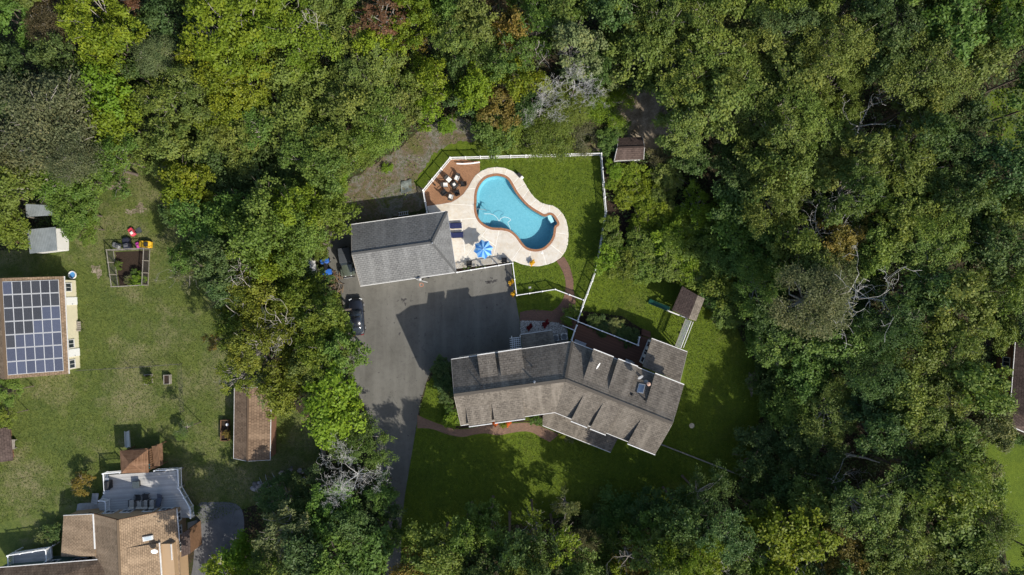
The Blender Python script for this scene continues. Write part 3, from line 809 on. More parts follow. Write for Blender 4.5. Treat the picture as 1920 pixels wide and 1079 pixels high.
# ------------------------------------------------------------------ the large bent house
ZE, ZR = 6.8, 9.6
def c2(x, y, z): return P(*C2([(x, y)])[0], z)
def c3(x, y, z): return P(*C3([(x, y)])[0], z)
A_, B_, N2_ = c2(222, 655, ZE), c2(988, 543, ZE), c2(1680, 815, ZE)
C_, D_, G_ = c2(240, 882, ZR), c2(945, 787, ZR), c3(1622, 655, ZR)
E_, F_, S2_ = c3(283, 668, ZE), c3(878, 586, ZE), c3(1510, 838, ZE)
house = thing("shingled_house", "large bent house with brown shingle roof and many shed dormers by the driveway", "house", xy((A_ + S2_) / 2, 0))
foot = ccw([xy(p, 0) for p in (A_, B_, N2_, S2_, F_, E_)])
wall_fp = inset(foot, 0.38)
hw = MB().prism(wall_fp, 0.0, ZE - 0.12)
for (p, q, r) in ((A_, C_, E_), (N2_, G_, S2_)):
    inn = (D_ - r).normalized(); inn = xy(inn, 0)
    d = (xy(D_, 0) - xy((p + r) / 2, 0)).normalized()
    tri = [xy(p, ZE - 0.3) + d * 0.3, xy(r, ZE - 0.3) + d * 0.3, xy(q, ZR - 0.2) + d * 0.3]
    ctr = sum(tri, Vector()) / 3
    tri = [ctr + (t - ctr) * 0.93 for t in tri]
    back = [t + d * 0.2 for t in tri]
    hw.add(tri + back, [(0, 1, 2), (5, 4, 3), (0, 3, 4, 1), (1, 4, 5, 2), (2, 5, 3, 0)])
hw.build("wall", SIDE_GREY, house)
for pts in ([A_, B_, D_, C_], [C_, D_, F_, E_], [B_, N2_, G_, D_], [D_, G_, S2_, F_]):
    MB().slab(pts, 0.16).build("roof_slope", SH_BROWN, house)
for a, b, w in ((C_, D_, 0.34), (D_, G_, 0.34), (D_, B_, 0.28)):
    MB().bar(Vector(a) + Vector((0, 0, 0.02)), Vector(b) + Vector((0, 0, 0.02)), w, 0.05).build("ridge_cap", SH_BROWN, house)
for a, b in ((A_, B_), (B_, N2_), (E_, F_), (F_, S2_)):
    nrm = (b - a).normalized()
    gutter(house, a, b)
for a, b in ((A_, C_), (C_, E_), (N2_, G_), (G_, S2_)):
    MB().bar(Vector(a) + Vector((0, 0, -0.09)), Vector(b) + Vector((0, 0, -0.09)), 0.05, 0.2).build("rake_board", RAKE, house)
SNL = Slope(A_, B_, C_, ZE, ZR); SSL = Slope(E_, F_, C_, ZE, ZR)
SNR = Slope(B_, N2_, G_, ZE, ZR); SSR = Slope(F_, S2_, G_, ZE, ZR)
zd = 7.95
dormer(house, SNL, SNL.uof(c2(388, 637, zd)), SNL.uof(c2(499, 620, zd)), zd, SNL.run * 0.62, nwin=1)
dormer(house, SNL, SNL.uof(c2(520, 622, zd)), SNL.uof(c2(668, 598, zd)), zd, SNL.run * 0.64, nwin=2)
zs = 7.55
dormer(house, SSL, SSL.uof(c3(333, 668, zs)), SSL.uof(c3(480, 650, zs)), zs, SSL.run * 0.56, nwin=2)
dormer(house, SSL, SSL.uof(c3(497, 645, zs)), SSL.uof(c3(688, 612, zs)), zs, SSL.run * 0.6, nwin=2)
dormer(house, SNR, SNR.uof(c2(1118, 603, zd)), SNR.uof(c2(1245, 655, zd)), zd, SNR.run * 0.80, nwin=2)
dormer(house, SNR, SNR.uof(c2(1275, 662, zd)), SNR.uof(c2(1400, 712, zd)), zd, SNR.run * 0.82, nwin=2)
dormer(house, SNR, SNR.uof(c2(1508, 758, zd)), SNR.len - 0.05, zd, SNR.run * 0.80, nwin=2)
dormer(house, SSR, SSR.uof(c3(992, 610, zs)), SSR.uof(c3(1095, 650, zs)), zs, SSR.run * 0.78, nwin=1)
dormer(house, SSR, SSR.uof(c3(1114, 658, zs)), SSR.uof(c3(1212, 700, zs)), zs, SSR.run * 0.80, nwin=1)
dormer(house, SSR, SSR.uof(c3(1345, 768, zs)), SSR.len - 0.05, zs, SSR.run * 0.78, nwin=2)
# windows low on the walls
for (a, b, S, us) in ((A_, B_, SNL, (2.0, 5.5)), (B_, N2_, SNR, (2.2, 5.2, 8.2, 12.4))):
    wa, wb = S.at(0, 0.38, 0), S.at(S.len, 0.38, 0)
    for u in us: window_on(house, wa, wb, 4.0, 5.4, u, u + 1.1, -S.v)
for (S, us) in ((SSL, (1.5, 4.5, 8.0)), (SSR, (9.2, 10.9))):
    wa, wb = S.at(0, 0.38, 0), S.at(S.len, 0.38, 0)
    for u in us: window_on(house, wa, wb, 1.0, 2.5, u, u + 1.2, -S.v); window_on(house, wa, wb, 4.2, 5.6, u, u + 1.2, -S.v)
# front porch
PZ0, PZ1 = 3.0, 4.15
p0, p1 = c3(800, 668, PZ0), c3(1230, 838, PZ0)
q1 = SSR.at(SSR.uof(p1), 0.36, PZ1); q0 = SSR.at(max(SSR.uof(p0), 0.0), 0.36, PZ1); qF = xy(q0, PZ1)
q00 = SSL.at(SSL.len - 1.2, 0.36, PZ1)
pr = MB().slab([p0, p1, q1, qF, q00], 0.14).build("porch_roof", SH_BROWN, house)
gutter(pr, p0, p1)
for k in range(5):
    b = p0.lerp(p1, (k + 0.12) / 4.3) + SSR.v * 0.3
    MB().box(xy(b, PZ0 / 2 - 0.06), (0.16, 0.16, PZ0 - 0.15), atan2(SSR.u.y, SSR.u.x)).build("porch_post", TRIM, house)
MB().prism([xy(p0, 0) + SSR.v * .15, xy(p1, 0) + SSR.v * .15, xy(q1, 0), xy(q0, 0)], 0.0, 0.28).build("porch_floor", CONCRETE, house).color = (0.7, 0.7, 0.7, 1)
# side entry roof on the driveway side
e0, e1 = c2(660, 498, 3.1), c2(860, 470, 3.1)
f0, f1 = SNL.at(SNL.uof(e0), 0.36, 3.9), SNL.at(SNL.uof(e1) + 0.1, 0.36, 3.9)
er = MB().slab([e0, e1, f1, f0], 0.14).build("entry_roof", SH_BROWN, house)
gutter(er, e0, e1)
MB().prism(inset(ccw([xy(e0, 0), xy(e1, 0), xy(f1, 0), xy(f0, 0)]), 0.18), 0, 2.95).build("entry_wall", SIDE_GREY, house)
# sunroom beside the deck
SZ0, SZ1 = 4.0, 5.0
s0, s1 = c2(1490, 522, SZ0), c2(1715, 607, SZ0)
t1, t0 = c2(1668, 800, SZ1), c2(1432, 700, SZ1)
MB().slab([s0, s1, t1, t0], 0.16).build("sunroom_roof", SH_BROWN, house)
gutter(house, s0, s1)
MB().bar(Vector(s1) + Vector((0, 0, -.09)), Vector(t1) + Vector((0, 0, -.09)), 0.05, 0.2).build("rake_board", RAKE, house)
sfp = inset(ccw([xy(s0, 0), xy(s1, 0), xy(t1, 0), xy(t0, 0)]), 0.25)
sw = MB(); sfp4 = sfp
lows = sorted(range(4), key=lambda i: -sfp[i].y)
vsb = [xy(p, 0) for p in sfp] + [xy(p, (SZ0 if i in lows[:2] else SZ1) - 0.16) for i, p in enumerate(sfp)]
sw.add(vsb, [(3, 2, 1, 0), (4, 5, 6, 7)] + [(i, (i + 1) % 4, 4 + (i + 1) % 4, 4 + i) for i in range(4)]).build("sunroom_wall", SIDE_WHITE, house)
wa = min(sfp, key=lambda p: (p - xy(s0, 0)).length); wb = min(sfp, key=lambda p: (p - xy(t0, 0)).length)
dn = (wb - wa).normalized(); outw = Vector((dn.y, -dn.x, 0));
if outw.x > 0: outw = -outw
Lw = (wb - wa).length
for k in range(3):
    window_on(house, wa, wb, 1.7, 3.55, Lw * k / 3 + 0.2, Lw * (k + 1) / 3 - 0.12, outw, "sunroom_window", mullion=(k == 1))
wc = min(sfp, key=lambda p: (p - xy(s1, 0)).length)
for k in range(3):
    L2 = (wc - wa).length
    window_on(house, wa, wc, 1.7, 3.3, L2 * k / 3 + 0.2, L2 * (k + 1) / 3 - 0.2, Vector((-dn.x, -dn.y, 0)), "sunroom_window")
# roof fittings: pipes, vents, chimney pipe, dishes, skylight
def roof_pipe(px, py, S, h, r=0.06, mat=None, name="vent_pipe"):
    z = 8.6
    for _ in range(6):
        p = P(px, py, z); v = (xy(p, 0) - S.o).dot(S.v); z = S.z(v)
    p = P(px, py, z)
    MB().lathe(p, [(r, -0.1), (r, h), (r * 0.8, h)], 8).lathe(p, [(r * 2.2, -0.05), (r * 1.6, 0.07)], 8).build(name, mat or GREYMETAL, house)
    return p
roof_pipe(*C2([(748, 797)])[0], SNL, 0.55, 0.08)
roof_pipe(*C2([(735, 700)])[0], SNL, 0.5, 0.05, DARKMETAL)
roof_pipe(*C2([(415, 825)])[0], SNL, 0.45, 0.06, DARKMETAL)
roof_pipe(*C2([(1365, 880)])[0], SNR, 0.3, 0.1, DARKMETAL)
roof_pipe(*C2([(1447, 910)])[0], SNR, 0.8, 0.07, DARKMETAL)
cp = roof_pipe(*C2([(1455, 800)])[0], SNR, 1.3, 0.14, GREYMETAL, "flue_pipe")
MB().lathe(cp + Vector((0, 0, 1.35)), [(0.22, 0), (0.22, 0.12), (0.05, 0.2)], 12).build("flue_cap", plain("copper_cap", (0.42, 0.27, 0.2), 0.5), house)
def on_slope_quad(S, pts, lift):
    out = []
    for px, py in pts:
        z = 8.6
        for _ in range(6):
            p = P(px, py, z); v = (xy(p, 0) - S.o).dot(S.v); z = S.z(v) + lift
        out.append(P(px, py, z))
    return out
sk_o = on_slope_quad(SNR, C2([(1408, 805), (1450, 812), (1435, 870), (1393, 862)]), 0.02)
sl = MB().slab([p + Vector((0, 0, 0.14)) for p in sk_o], 0.2).build("skylight", GREYMETAL, house)
mc = sum(sk_o, Vector()) / 4
MB().slab([mc + (p - mc) * 0.8 + Vector((0, 0, 0.165)) for p in sk_o], 0.03).build("pane", m_glass("skylight_glass", (0.05, 0.075, 0.12)), sl)
def dish(name, base, r, direction, parent, h=0.5, mat=None):
    base = Vector(base); d = Vector(direction).normalized()
    MB().tube([base - Vector((0, 0, 0.15)), base + Vector((0, 0, h))], 0.035, 6).build("dish_mast", DARKMETAL, parent)
    m = MB(); x = d.cross(Vector((0, 0, 1))).normalized(); y = x.cross(d); c = base + Vector((0, 0, h)) + d * 0.1; vs = [c]; fs = []
    for k in range(1, 4):
        for j in range(14):
            a = 2 * pi * j / 14; rr = r * k / 3
            vs.append(c + (x * cos(a) + y * sin(a)) * rr + d * (0.18 * r * (k / 3) ** 2))
    for j in range(14):
        fs.append((0, 1 + j, 1 + (j + 1) % 14))
        for k in range(2): fs.append((1 + k * 14 + j, 1 + k * 14 + 14 + j, 1 + k * 14 + 14 + (j + 1) % 14, 1 + k * 14 + (j + 1) % 14))
    m.add(vs, fs).build(name, mat or WHITE, parent)
dish("satellite_dish", P(*C2([(1140, 688)])[0], 8.7), 0.42, (0.9, -0.55, 0.35), house, 0.55)
dish("satellite_dish", P(*C2([(1410, 758)])[0], 8.7), 0.36, (0.4, -0.75, 0.6), house, 0.45, GREYMETAL)

# raised deck
DZ = 1.05
dpx = C2([(1025, 428), (1405, 575), (1412, 500), (1482, 528), (1425, 705), (1270, 660), (985, 548)])
deckb = thing("raised_deck", "raised brown board deck with white railing behind the bent house", "deck", P(*dpx[0]))
dk = [P(x, y, DZ) for x, y in dpx]
MB().prism(dk, DZ - 0.22, DZ).build("deck_floor", DECK_BROWN, deckb)
for p in dk[:4]:
    MB().box(xy(p * 0.999, (DZ - 0.22) / 2), (0.14, 0.14, DZ - 0.22)).build("deck_post", WOODGREY, deckb)
def railing(parent, pts, z, h=0.95, mat=None, step=1.7, bal=0.13):
    mat = mat or WHITE; pts = [Vector(p) for p in pts]
    for i in range(len(pts) - 1):
        a, b = pts[i], pts[i + 1]; L = (b - a).length; m = max(1, round(L / step)); d = (b - a).normalized()
        for k in range(m + 1):
            if k == 0 and i > 0: continue
            p = a.lerp(b, k / m)
            MB().box(p + Vector((0, 0, (h + 0.08) / 2)), (0.12, 0.12, h + 0.08), atan2(d.y, d.x)).cbox(p + Vector((0, 0, h + 0.1)), (0.17, 0.17, 0.05), atan2(d.y, d.x), 0.02).build("railing_post", mat, parent)
        for k in range(m):
            p, q = a.lerp(b, k / m), a.lerp(b, (k + 1) / m)
            MB().bar(p + d * .06 + Vector((0, 0, h - 0.03)), q - d * .06 + Vector((0, 0, h - 0.03)), 0.1, 0.07).build("top_rail", mat, parent)
            MB().bar(p + d * .06 + Vector((0, 0, 0.1)), q - d * .06 + Vector((0, 0, 0.1)), 0.05, 0.06).build("bottom_rail", mat, parent)
            bb = MB(); nn = max(2, int((q - p).length / bal))
            for j in range(1, nn): bb.bar(p.lerp(q, j / nn) + Vector((0, 0, 0.13)), p.lerp(q, j / nn) + Vector((0, 0, h - 0.06)), 0.03, 0.03)
            o = bb.build("balusters", mat, parent); o["kind"] = "stuff"
RT = DZ + 0.95
def rt(x, y): return xy(P(*C2([(x, y)])[0], RT), DZ)
railing(deckb, [rt(1025, 416), rt(1405, 566), rt(1413, 515)], DZ)
railing(deckb, [rt(1018, 440), rt(1003, 478), rt(985, 535)], DZ)
# stair down to the walk
sa0, sa1 = rt(1022, 412), rt(1004, 472); sb0, sb1 = rt(955, 385), rt(935, 446)
for k in range(5):
    f = (k + 0.5) / 5.0
    c0, c1 = sa0.lerp(sb0, f), sa1.lerp(sb1, f); z = DZ - (k + 1) * DZ / 6
    MB().bar(xy(c0, z), xy(c1, z), 0.30, 0.05).build("stair_tread", DECK_BROWN, deckb)
for a, b in ((sa0, sb0), (sa1, sb1)):
    lo = xy(b, 0)
    MB().bar(xy(a, DZ + 0.9), xy(b, 0.95), 0.09, 0.07).build("stair_rail", WHITE, deckb)
    MB().box(lo + Vector((0, 0, 0.52)), (0.13, 0.13, 1.04)).build("railing_post", WHITE, deckb)
    MB().bar(xy(a, DZ - 0.1), xy(b, 0.05), 0.06, 0.22).build("stringer", WOODBROWN, deckb)
for k in range(4):
    c0, c1 = P(*C2([(1415 + 12, 492 - k * 8)])[0], DZ * (1 - (k + 1) / 5)), P(*C2([(1482, 512 - k * 8)])[0], DZ * (1 - (k + 1) / 5))
    MB().bar(c0, c1, 0.3, 0.05).build("stair_tread", DECK_BROWN, deckb)

# things on the deck
gx = c2(1035, 550, DZ); rz = atan2(SNR.u.y, SNR.u.x)
bn = thing("deck_bench", "grey slatted bench against the house wall on the brown deck", "bench", gx, rz)
for k in range(3): MB().box((0, -0.18 + 0.17 * k, 0.45), (1.5, 0.14, 0.04)).build("seat_slat", GREYMETAL, bn, local=True)
MB().box((0, -0.3, 0.72), (1.5, 0.05, 0.4)).build("backrest", GREYMETAL, bn, local=True)
for sx in (-0.65, 0.65): MB().box((sx, 0, 0.215), (0.06, 0.5, 0.43)).build("leg", DARKMETAL, bn, local=True)
gr = thing("grill", "covered grey grill on the brown deck near the sunroom", "grill", c2(1338, 668, DZ), rz)
MB().cbox((0, 0, 0.65), (0.85, 0.55, 0.5), 0, 0.12).build("lid", GREYMETAL, gr, local=True)
MB().box((0, 0, 0.2), (0.75, 0.45, 0.4)).build("cabinet", DARKMETAL, gr, local=True)
MB().box((0.58, 0, 0.62), (0.28, 0.42, 0.04)).build("side_shelf", GREYMETAL, gr, local=True)

# pergola and air conditioners
pz = 2.75
pg = thing("pergola", "small white slatted pergola beside the entry roof on the driveway", "pergola", P(*C2([(632, 555)])[0]))
qa, qb, qc, qd = c2(605, 520, pz), c2(660, 514, pz), c2(668, 590, pz), c2(608, 598, pz)
for p in (qa, qb, qc, qd): MB().box(xy(p, pz / 2), (0.12, 0.12, pz)).build("post", WHITE, pg)
for k in range(7):
    a, b = qa.lerp(qd, k / 6), qb.lerp(qc, k / 6); e = (b - a).normalized() * 0.25
    MB().bar(a - e + Vector((0, 0, 0.14)), b + Vector((0, 0, 0.14)), 0.07, 0.12).build("slat", WHITE, pg)
for k in range(5):
    a, b = qa.lerp(qb, (k + 0.15) / 4.3), qd.lerp(qc, (k + 0.15) / 4.3)
    MB().bar(a, b, 0.07, 0.14).build("beam", WHITE, pg)
for i, (x, y, lab) in enumerate(((880, 517, "air conditioner unit next to the entry roof, left of the pair"), (934, 508, "air conditioner unit standing nearer the deck stair, right of the pair"))):
    ac = thing("air_conditioner", "pale grey " + lab, "air conditioner", P(*C2([(x, y)])[0]), radians(8), "air conditioners by the side entrance")
    MB().box((0, 0, 0.38), (0.78, 0.78, 0.7)).build("cabinet", plain("ac_grey", (0.5, 0.5, 0.47), 0.6), ac, local=True)
    MB().lathe((0, 0, 0.735), [(0.34, 0), (0.34, 0.015)], 20).build("fan_well", BLACK, ac, local=True)
    gm = MB()
    for k in range(3): gm.lathe((0, 0, 0.765), [(0.31 - 0.09 * k, 0.0), (0.31 - 0.09 * k, 0.012), (0.29 - 0.09 * k, 0.012), (0.29 - 0.09 * k, 0.0)], 20)
    for k in range(4): gm.box((0, 0, 0.775), (0.66, 0.02, 0.012), k * pi / 4)
    gm.build("fan_grille", GREYMETAL, ac, local=True)
    MB().box((0, 0, 0.03), (0.95, 0.95, 0.06)).build("pad", plain("ac_pad", (0.38, 0.37, 0.35), 0.9), ac, local=True)

# ------------------------------------------------------------------ garage
GE, GR = 3.2, 5.3
gNW, gNE, gSE, gSW = [P(*p, GE) for p in C1([(198, 612), (803, 528), (860, 913), (255, 1001)])]
gA, gB = P(*C1([(200, 797)])[0], GR), P(*C1([(706, 725)])[0], GR)
garage = thing("garage", "detached garage with grey shingle roof beside the pool deck", "garage", xy((gNW + gSE) / 2, 0))
gfp = inset(ccw([xy(p, 0) for p in (gNW, gNE, gSE, gSW)]), 0.35)
gw = MB().prism(gfp, 0.0, GE - 0.05)
dg_ = (gB - gA).normalized()
tri = [xy(gNW, GE - .2) + dg_ * .35, xy(gSW, GE - .2) + dg_ * .35, Vector(gA) + dg_ * .35 - Vector((0, 0, .2))]
ctr = sum(tri, Vector()) / 3; tri = [ctr + (t - ctr) * .92 for t in tri]; bk = [t + dg_ * .2 for t in tri]
gw.add(tri + bk, [(0, 1, 2), (5, 4, 3), (0, 3, 4, 1), (1, 4, 5, 2), (2, 5, 3, 0)])
gw.build("wall", SIDE_WHITE, garage)
for pts in ([gNW, gNE, gB, gA], [gA, gB, gSE, gSW], [gNE, gSE, gB]):
    MB().slab(pts, 0.15).build("roof_slope", SH_GREY, garage)
for a, b in ((gA, gB), (gB, gNE), (gB, gSE)):
    MB().bar(Vector(a) + Vector((0, 0, 0.015)), Vector(b) + Vector((0, 0, 0.015)), 0.26, 0.04).build("ridge_cap", SH_GREY, garage)
for a, b in ((gNW, gNE), (gNE, gSE), (gSW, gSE)): gutter(garage, a, b, w=0.09 if a is gNE else 0.12, mat=(GREYMETAL if a is gNE else None))
for a, b in ((gNW, gA), (gA, gSW)): MB().bar(Vector(a) + Vector((0, 0, -.09)), Vector(b) + Vector((0, 0, -.09)), .05, .2).build("rake_board", RAKE, garage)
gs = sorted(gfp, key=lambda p: p.y)[:2]; gs.sort(key=lambda p: p.x)
gd = (gs[1] - gs[0]).normalized(); go = Vector((gd.y, -gd.x, 0))
for k in range(3):
    a = gs[0] + gd * (1.0 + 3.6 * k)
    dr = MB().box(xy(a + gd * 1.4 + go * 0.03, 1.1), (2.8, 0.06, 2.2), atan2(gd.y, gd.x)).build("garage_door", TRIM, garage)
    for j in range(4):
        MB().box(xy(a + gd * 1.4 + go * 0.07, 0.32 + 0.54 * j), (2.6, 0.03, 0.46), atan2(gd.y, gd.x)).build("door_panel", WHITE, dr)
p_ = P(*C1([(712, 730)])[0], GR - 0.05); MB().lathe(p_, [(0.09, -0.1), (0.09, 0.3), (0.06, 0.3)], 10).build("vent_pipe", GREYMETAL, garage)
# ------------------------------------------------------------------ neighbour's house with solar panels
C0 = lambda pts: crop(0, 480, 3.854, pts)
C4 = lambda pts: crop(0, 300, 3.854, pts)
C6 = lambda pts: crop(0, 780, 3.608, pts)
C7 = lambda pts: crop(380, 700, 2.848, pts)
SE_, SR_ = 2.85, 5.7
solar = thing("solar_house", "neighbour's cream house with solar panels on its brown roof at left edge", "house", P(60, 610))
sa, sb = P(*C0([(463, 148)])[0], SE_), P(*C0([(498, 853)])[0], SE_)
ra, rb = P(2, 527, SR_), P(9, 716, SR_)
along = (sb - sa).normalized(); acr = Vector((along.y, -along.x, 0)); 
if acr.x > 0: acr = -acr
wid = abs((xy(ra, 0) - xy(sa, 0)).dot(acr))
ra = xy(sa + acr * wid, SR_); rb = xy(sb + acr * wid, SR_)
wa_, wb_ = xy(sa + acr * 2 * wid, SE_), xy(sb + acr * 2 * wid, SE_)
MB().slab([sa, sb, rb, ra], 0.16).build("roof_slope", SH_PANELROOF, solar)
MB().slab([wa_, wb_, rb, ra], 0.16).build("roof_slope", SH_PANELROOF, solar)
MB().bar(ra + Vector((0, 0, .02)), rb + Vector((0, 0, .02)), 0.3, 0.05).build("ridge_cap", SH_PANELROOF, solar)
gutter(solar, sa, sb, w=0.1)
fp = inset(ccw([xy(p, 0) for p in (sa, sb, wb_, wa_)]), 0.42)
w_ = MB().prism(fp, 0, SE_ - 0.08)
for (p, q, r, dd_) in ((sa, ra, wa_, along), (sb, rb, wb_, -along)):
    tri = [xy(p, SE_ - .15) + dd_ * .42, xy(r, SE_ - .15) + dd_ * .42, xy(q, SR_ - .2) + dd_ * .42]; c = sum(tri, Vector()) / 3
    tri = [c + (t - c) * .93 for t in tri]; w_.add(tri + [t + dd_ * .2 for t in tri], [(0, 1, 2), (5, 4, 3), (0, 3, 4, 1), (1, 4, 5, 2), (2, 5, 3, 0)])
w_.build("wall", SIDE_CREAM, solar)
ea, eb = xy(sa + acr * .42 + along * .42, 0), xy(sb + acr * .42 - along * .42, 0)
Lh = (eb - ea).length
def frac(y): return (y - 160) / (835 - 160) * Lh
for y in (215, 642, 795): window_on(solar, ea, eb, 1.0, 2.1, frac(y) - 0.5, frac(y) + 0.5, -acr)
for y in (320, 712):
    c = ea + along * frac(y) - acr * 0.04
    d_ = MB().box(xy(c, 1.08), (0.95, 0.07, 2.1), atan2(along.y, along.x)).build("door", WHITE, solar)
    MB().box(xy(c - acr * 0.06 + along * 0.38, 1.05), (0.1, 0.06, 0.1), atan2(along.y, along.x)).build("handle", GREYMETAL, d_)
def m_panel():
    t = NT("solar_cells")
    uv = t.tc.outputs["UV"]
    o = t.brick(uv, 0.16, 0.16, 0.009, (0.026, 0.032, 0.058), (0.030, 0.036, 0.066), (0.08, 0.09, 0.115), 0.0)
    v = t.voro(1 / 0.16, co=t.map(uv, loc=(0.0, 0.0, 0)), rnd=0.0)
    c = t.mix(1.0, o[0], t.info('Color'), 'MULTIPLY')
    c = t.mix(t.ramp(v, [(0.60, 0.0), (0.66, 0.5)]), c, (0.5, 0.52, 0.55))
    t.color(c); t.set(Roughness=0.32, Specular_IOR_Level=0.45); return t.m
CELLS = m_panel()
S_sol = Slope(sa, sb, ra, SE_, SR_)
def onsol(px, py, lift=0.0):
    z = 4.0
    for _ in range(6):
        p = P(px, py, z); z = S_sol.z((xy(p, 0) - S_sol.o).dot(S_sol.v)) + lift
    return P(px, py, z)
k4 = [onsol(*p, 0.1) for p in C0([(15, 186), (422, 172), (460, 832), (56, 864)])]
for r in range(7):
    for c in range(6):
        def bil(u, v): return k4[0].lerp(k4[1], u).lerp(k4[3].lerp(k4[2], u), v)
        q = [bil((c + .012) / 6, (r + .01) / 7), bil((c + .988) / 6, (r + .01) / 7), bil((c + .988) / 6, (r + .99) / 7), bil((c + .012) / 6, (r + .99) / 7)]
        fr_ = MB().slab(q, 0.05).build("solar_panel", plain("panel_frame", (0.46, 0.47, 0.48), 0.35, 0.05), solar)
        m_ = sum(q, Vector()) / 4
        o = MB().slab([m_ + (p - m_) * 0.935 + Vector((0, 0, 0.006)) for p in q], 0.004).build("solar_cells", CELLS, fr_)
        dark = (r + c * 0.25 < 2.9 + (1.3 if c < 3 else 0.0)) and not (r == 0 and c == 0)  # reflection differences between panels are painted in as darker and paler tints
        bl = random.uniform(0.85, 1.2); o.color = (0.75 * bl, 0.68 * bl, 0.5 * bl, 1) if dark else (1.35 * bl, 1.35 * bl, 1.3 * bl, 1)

# ------------------------------------------------------------------ small sheds on the left lawn
def gable_shed(name, label, cat, n_w, n_e, s_e, s_w, ze, zr, axis, roofm, wallm, over=0.2, rf=0.5, door=None):
    """four eave corners (pixels); axis 'NS' ridge runs up-down, 'EW' left-right; rf = where the ridge lies across"""
    a, b, c, d = [P(*p, ze) for p in (n_w, n_e, s_e, s_w)]
    root = thing(name, label, cat, xy((a + c) / 2, 0))
    if axis == 'NS': r0, r1 = xy(a.lerp(b, rf), zr), xy(d.lerp(c, rf), zr); s1, s2 = [a, d, r1, r0], [b, c, r1, r0]; ends = ((a, r0, b), (d, r1, c))
    else: r0, r1 = xy(a.lerp(d, rf), zr), xy(b.lerp(c, rf), zr); s1, s2 = [a, b, r1, r0], [d, c, r1, r0]; ends = ((a, r0, d), (b, r1, c))
    for s in (s1, s2): MB().slab(s, 0.1).build("roof_slope", roofm, root)
    MB().bar(r0 + Vector((0, 0, .012)), r1 + Vector((0, 0, .012)), 0.22, 0.04).build("ridge_cap", roofm, root)
    fp = inset(ccw([xy(p, 0) for p in (a, b, c, d)]), over)
    m = MB().prism(fp, 0, ze - 0.02)
    cen = xy((a + c) / 2, 0)
    for p, q, r in ends:
        dd_ = (cen - xy((p + r) / 2, 0)).normalized()
        tri = [xy(p, ze - .08) + dd_ * over, xy(r, ze - .08) + dd_ * over, xy(q, zr - .12) + dd_ * over]; cc = sum(tri, Vector()) / 3
        tri = [cc + (t - cc) * .92 for t in tri]; m.add(tri + [t + dd_ * .1 for t in tri], [(0, 1, 2), (5, 4, 3), (0, 3, 4, 1), (1, 4, 5, 2), (2, 5, 3, 0)])
        for e0, e1 in ((p, q), (q, r)): MB().bar(Vector(e0) + Vector((0, 0, -.06)), Vector(e1) + Vector((0, 0, -.06)), 0.04, 0.13).build("rake_board", TRIM, root)
    m.build("wall", wallm, root)
    return root
ls = gable_shed("long_shed", "long narrow shed with old brown shingle roof beside the tree grove", "shed", (439.5, 726), (508.5, 724.5), (506.5, 863), (438, 860), 2.5, 3.5, 'NS', SH_RUST, SIDE_BROWN, 0.15, 0.46)
gutter(ls, P(508.5, 724.5, 2.5), P(506.5, 863, 2.5), w=0.07); gutter(ls, P(439.5, 726, 2.5), P(438, 860, 2.5), w=0.06)
MB().box(P(512, 760) + Vector((-0.02, 0, 1.0)), (0.06, 1.4, 2.0)).build("door", SIDE_WHITE, ls)
def m_tin():
    t = NT("grey_tin_roof"); w = t.n.new("ShaderNodeTexWave"); w.inputs["Scale"].default_value = 1.6; w.inputs["Distortion"].default_value = 0; w.bands_direction = 'X'
    t.l.new(t.tc.outputs["UV"], w.inputs["Vector"])
    c = t.ramp(t.noise(0.9, 5, .7), [(0.3, (0.17, 0.19, 0.19)), (0.7, (0.27, 0.295, 0.295))])
    c = t.mix(t.ramp(w.outputs["Fac"], [(0.0, 0.5), (0.2, 0.0)]), c, (0.12, 0.135, 0.14))
    t.color(c); t.set(Roughness=0.5, Metallic=0.2); t.bump(w.outputs["Fac"], 0.4, 0.03); return t.m
TIN = m_tin()
ts = thing("tin_shed", "white shed with grey tin roof under the trees at left", "shed", P(80, 455))
q = [P(50.6, 431, 2.7), P(104, 426, 2.7), P(107, 470, 2.4), P(55.8, 476, 2.4)]
MB().slab(q, 0.06).build("roof", TIN, ts); MB().prism(inset(ccw([xy(p, 0) for p in q]), 0.12), 0, 2.33).build("wall", SIDE_WHITE, ts)
dw = P(*C4([(450, 650)])[0], 1.0)
MB().box(P(117, 470) + Vector((0, 0, 0.95)), (1.3, 0.06, 1.8), radians(-3)).build("open_door", WHITE, ts)
lt = thing("lean_to", "low lean-to with tin roof behind the white shed", "lean-to", P(74, 395))
q = [P(48, 383, 2.5), P(100, 385.5, 2.5), P(100, 404, 2.2), P(49, 407, 2.2)]
MB().slab(q, 0.05).build("roof", TIN, lt)
for p in q: MB().box(xy(p * 0.998, p.z / 2 - .04), (0.1, 0.1, p.z - 0.1)).build("post", WOODGREY, lt)

cab = thing("small_cabin", "little brown cabin with white windows at the left picture edge", "cabin", P(0, 832))
cz = 2.6
MB().prism([P(27, 858), P(21, 806), P(-60, 815), P(-60, 868)], 0, cz).build("wall", SIDE_BROWN, cab)
a, b = P(21, 806), P(27, 858); dn = (b - a).normalized(); on = Vector((-dn.y, dn.x, 0)); 
if on.x < 0: on = -on
L = (b - a).length
for u in (0.55, L - 1.35): window_on(cab, a, b, 1.2, 2.0, u, u + 0.6, on)
MB().box(xy(a + dn * (L / 2) + on * 0.06, 1.0), (1.2, 0.1, 1.9), atan2(dn.y, dn.x)).build("door", WOODBROWN, cab)
qs = [P(18, 802, cz + .05), P(24, 864, cz + .05)]; far_ = [P(-40, 872, cz + 1.4), P(-46, 806, cz + 1.4)]
MB().slab(qs + far_, 0.12).build("roof", SH_DARK, cab)
stp = thing("cabin_bench", "pale wooden bench beside the little brown cabin", "bench", P(25, 832))
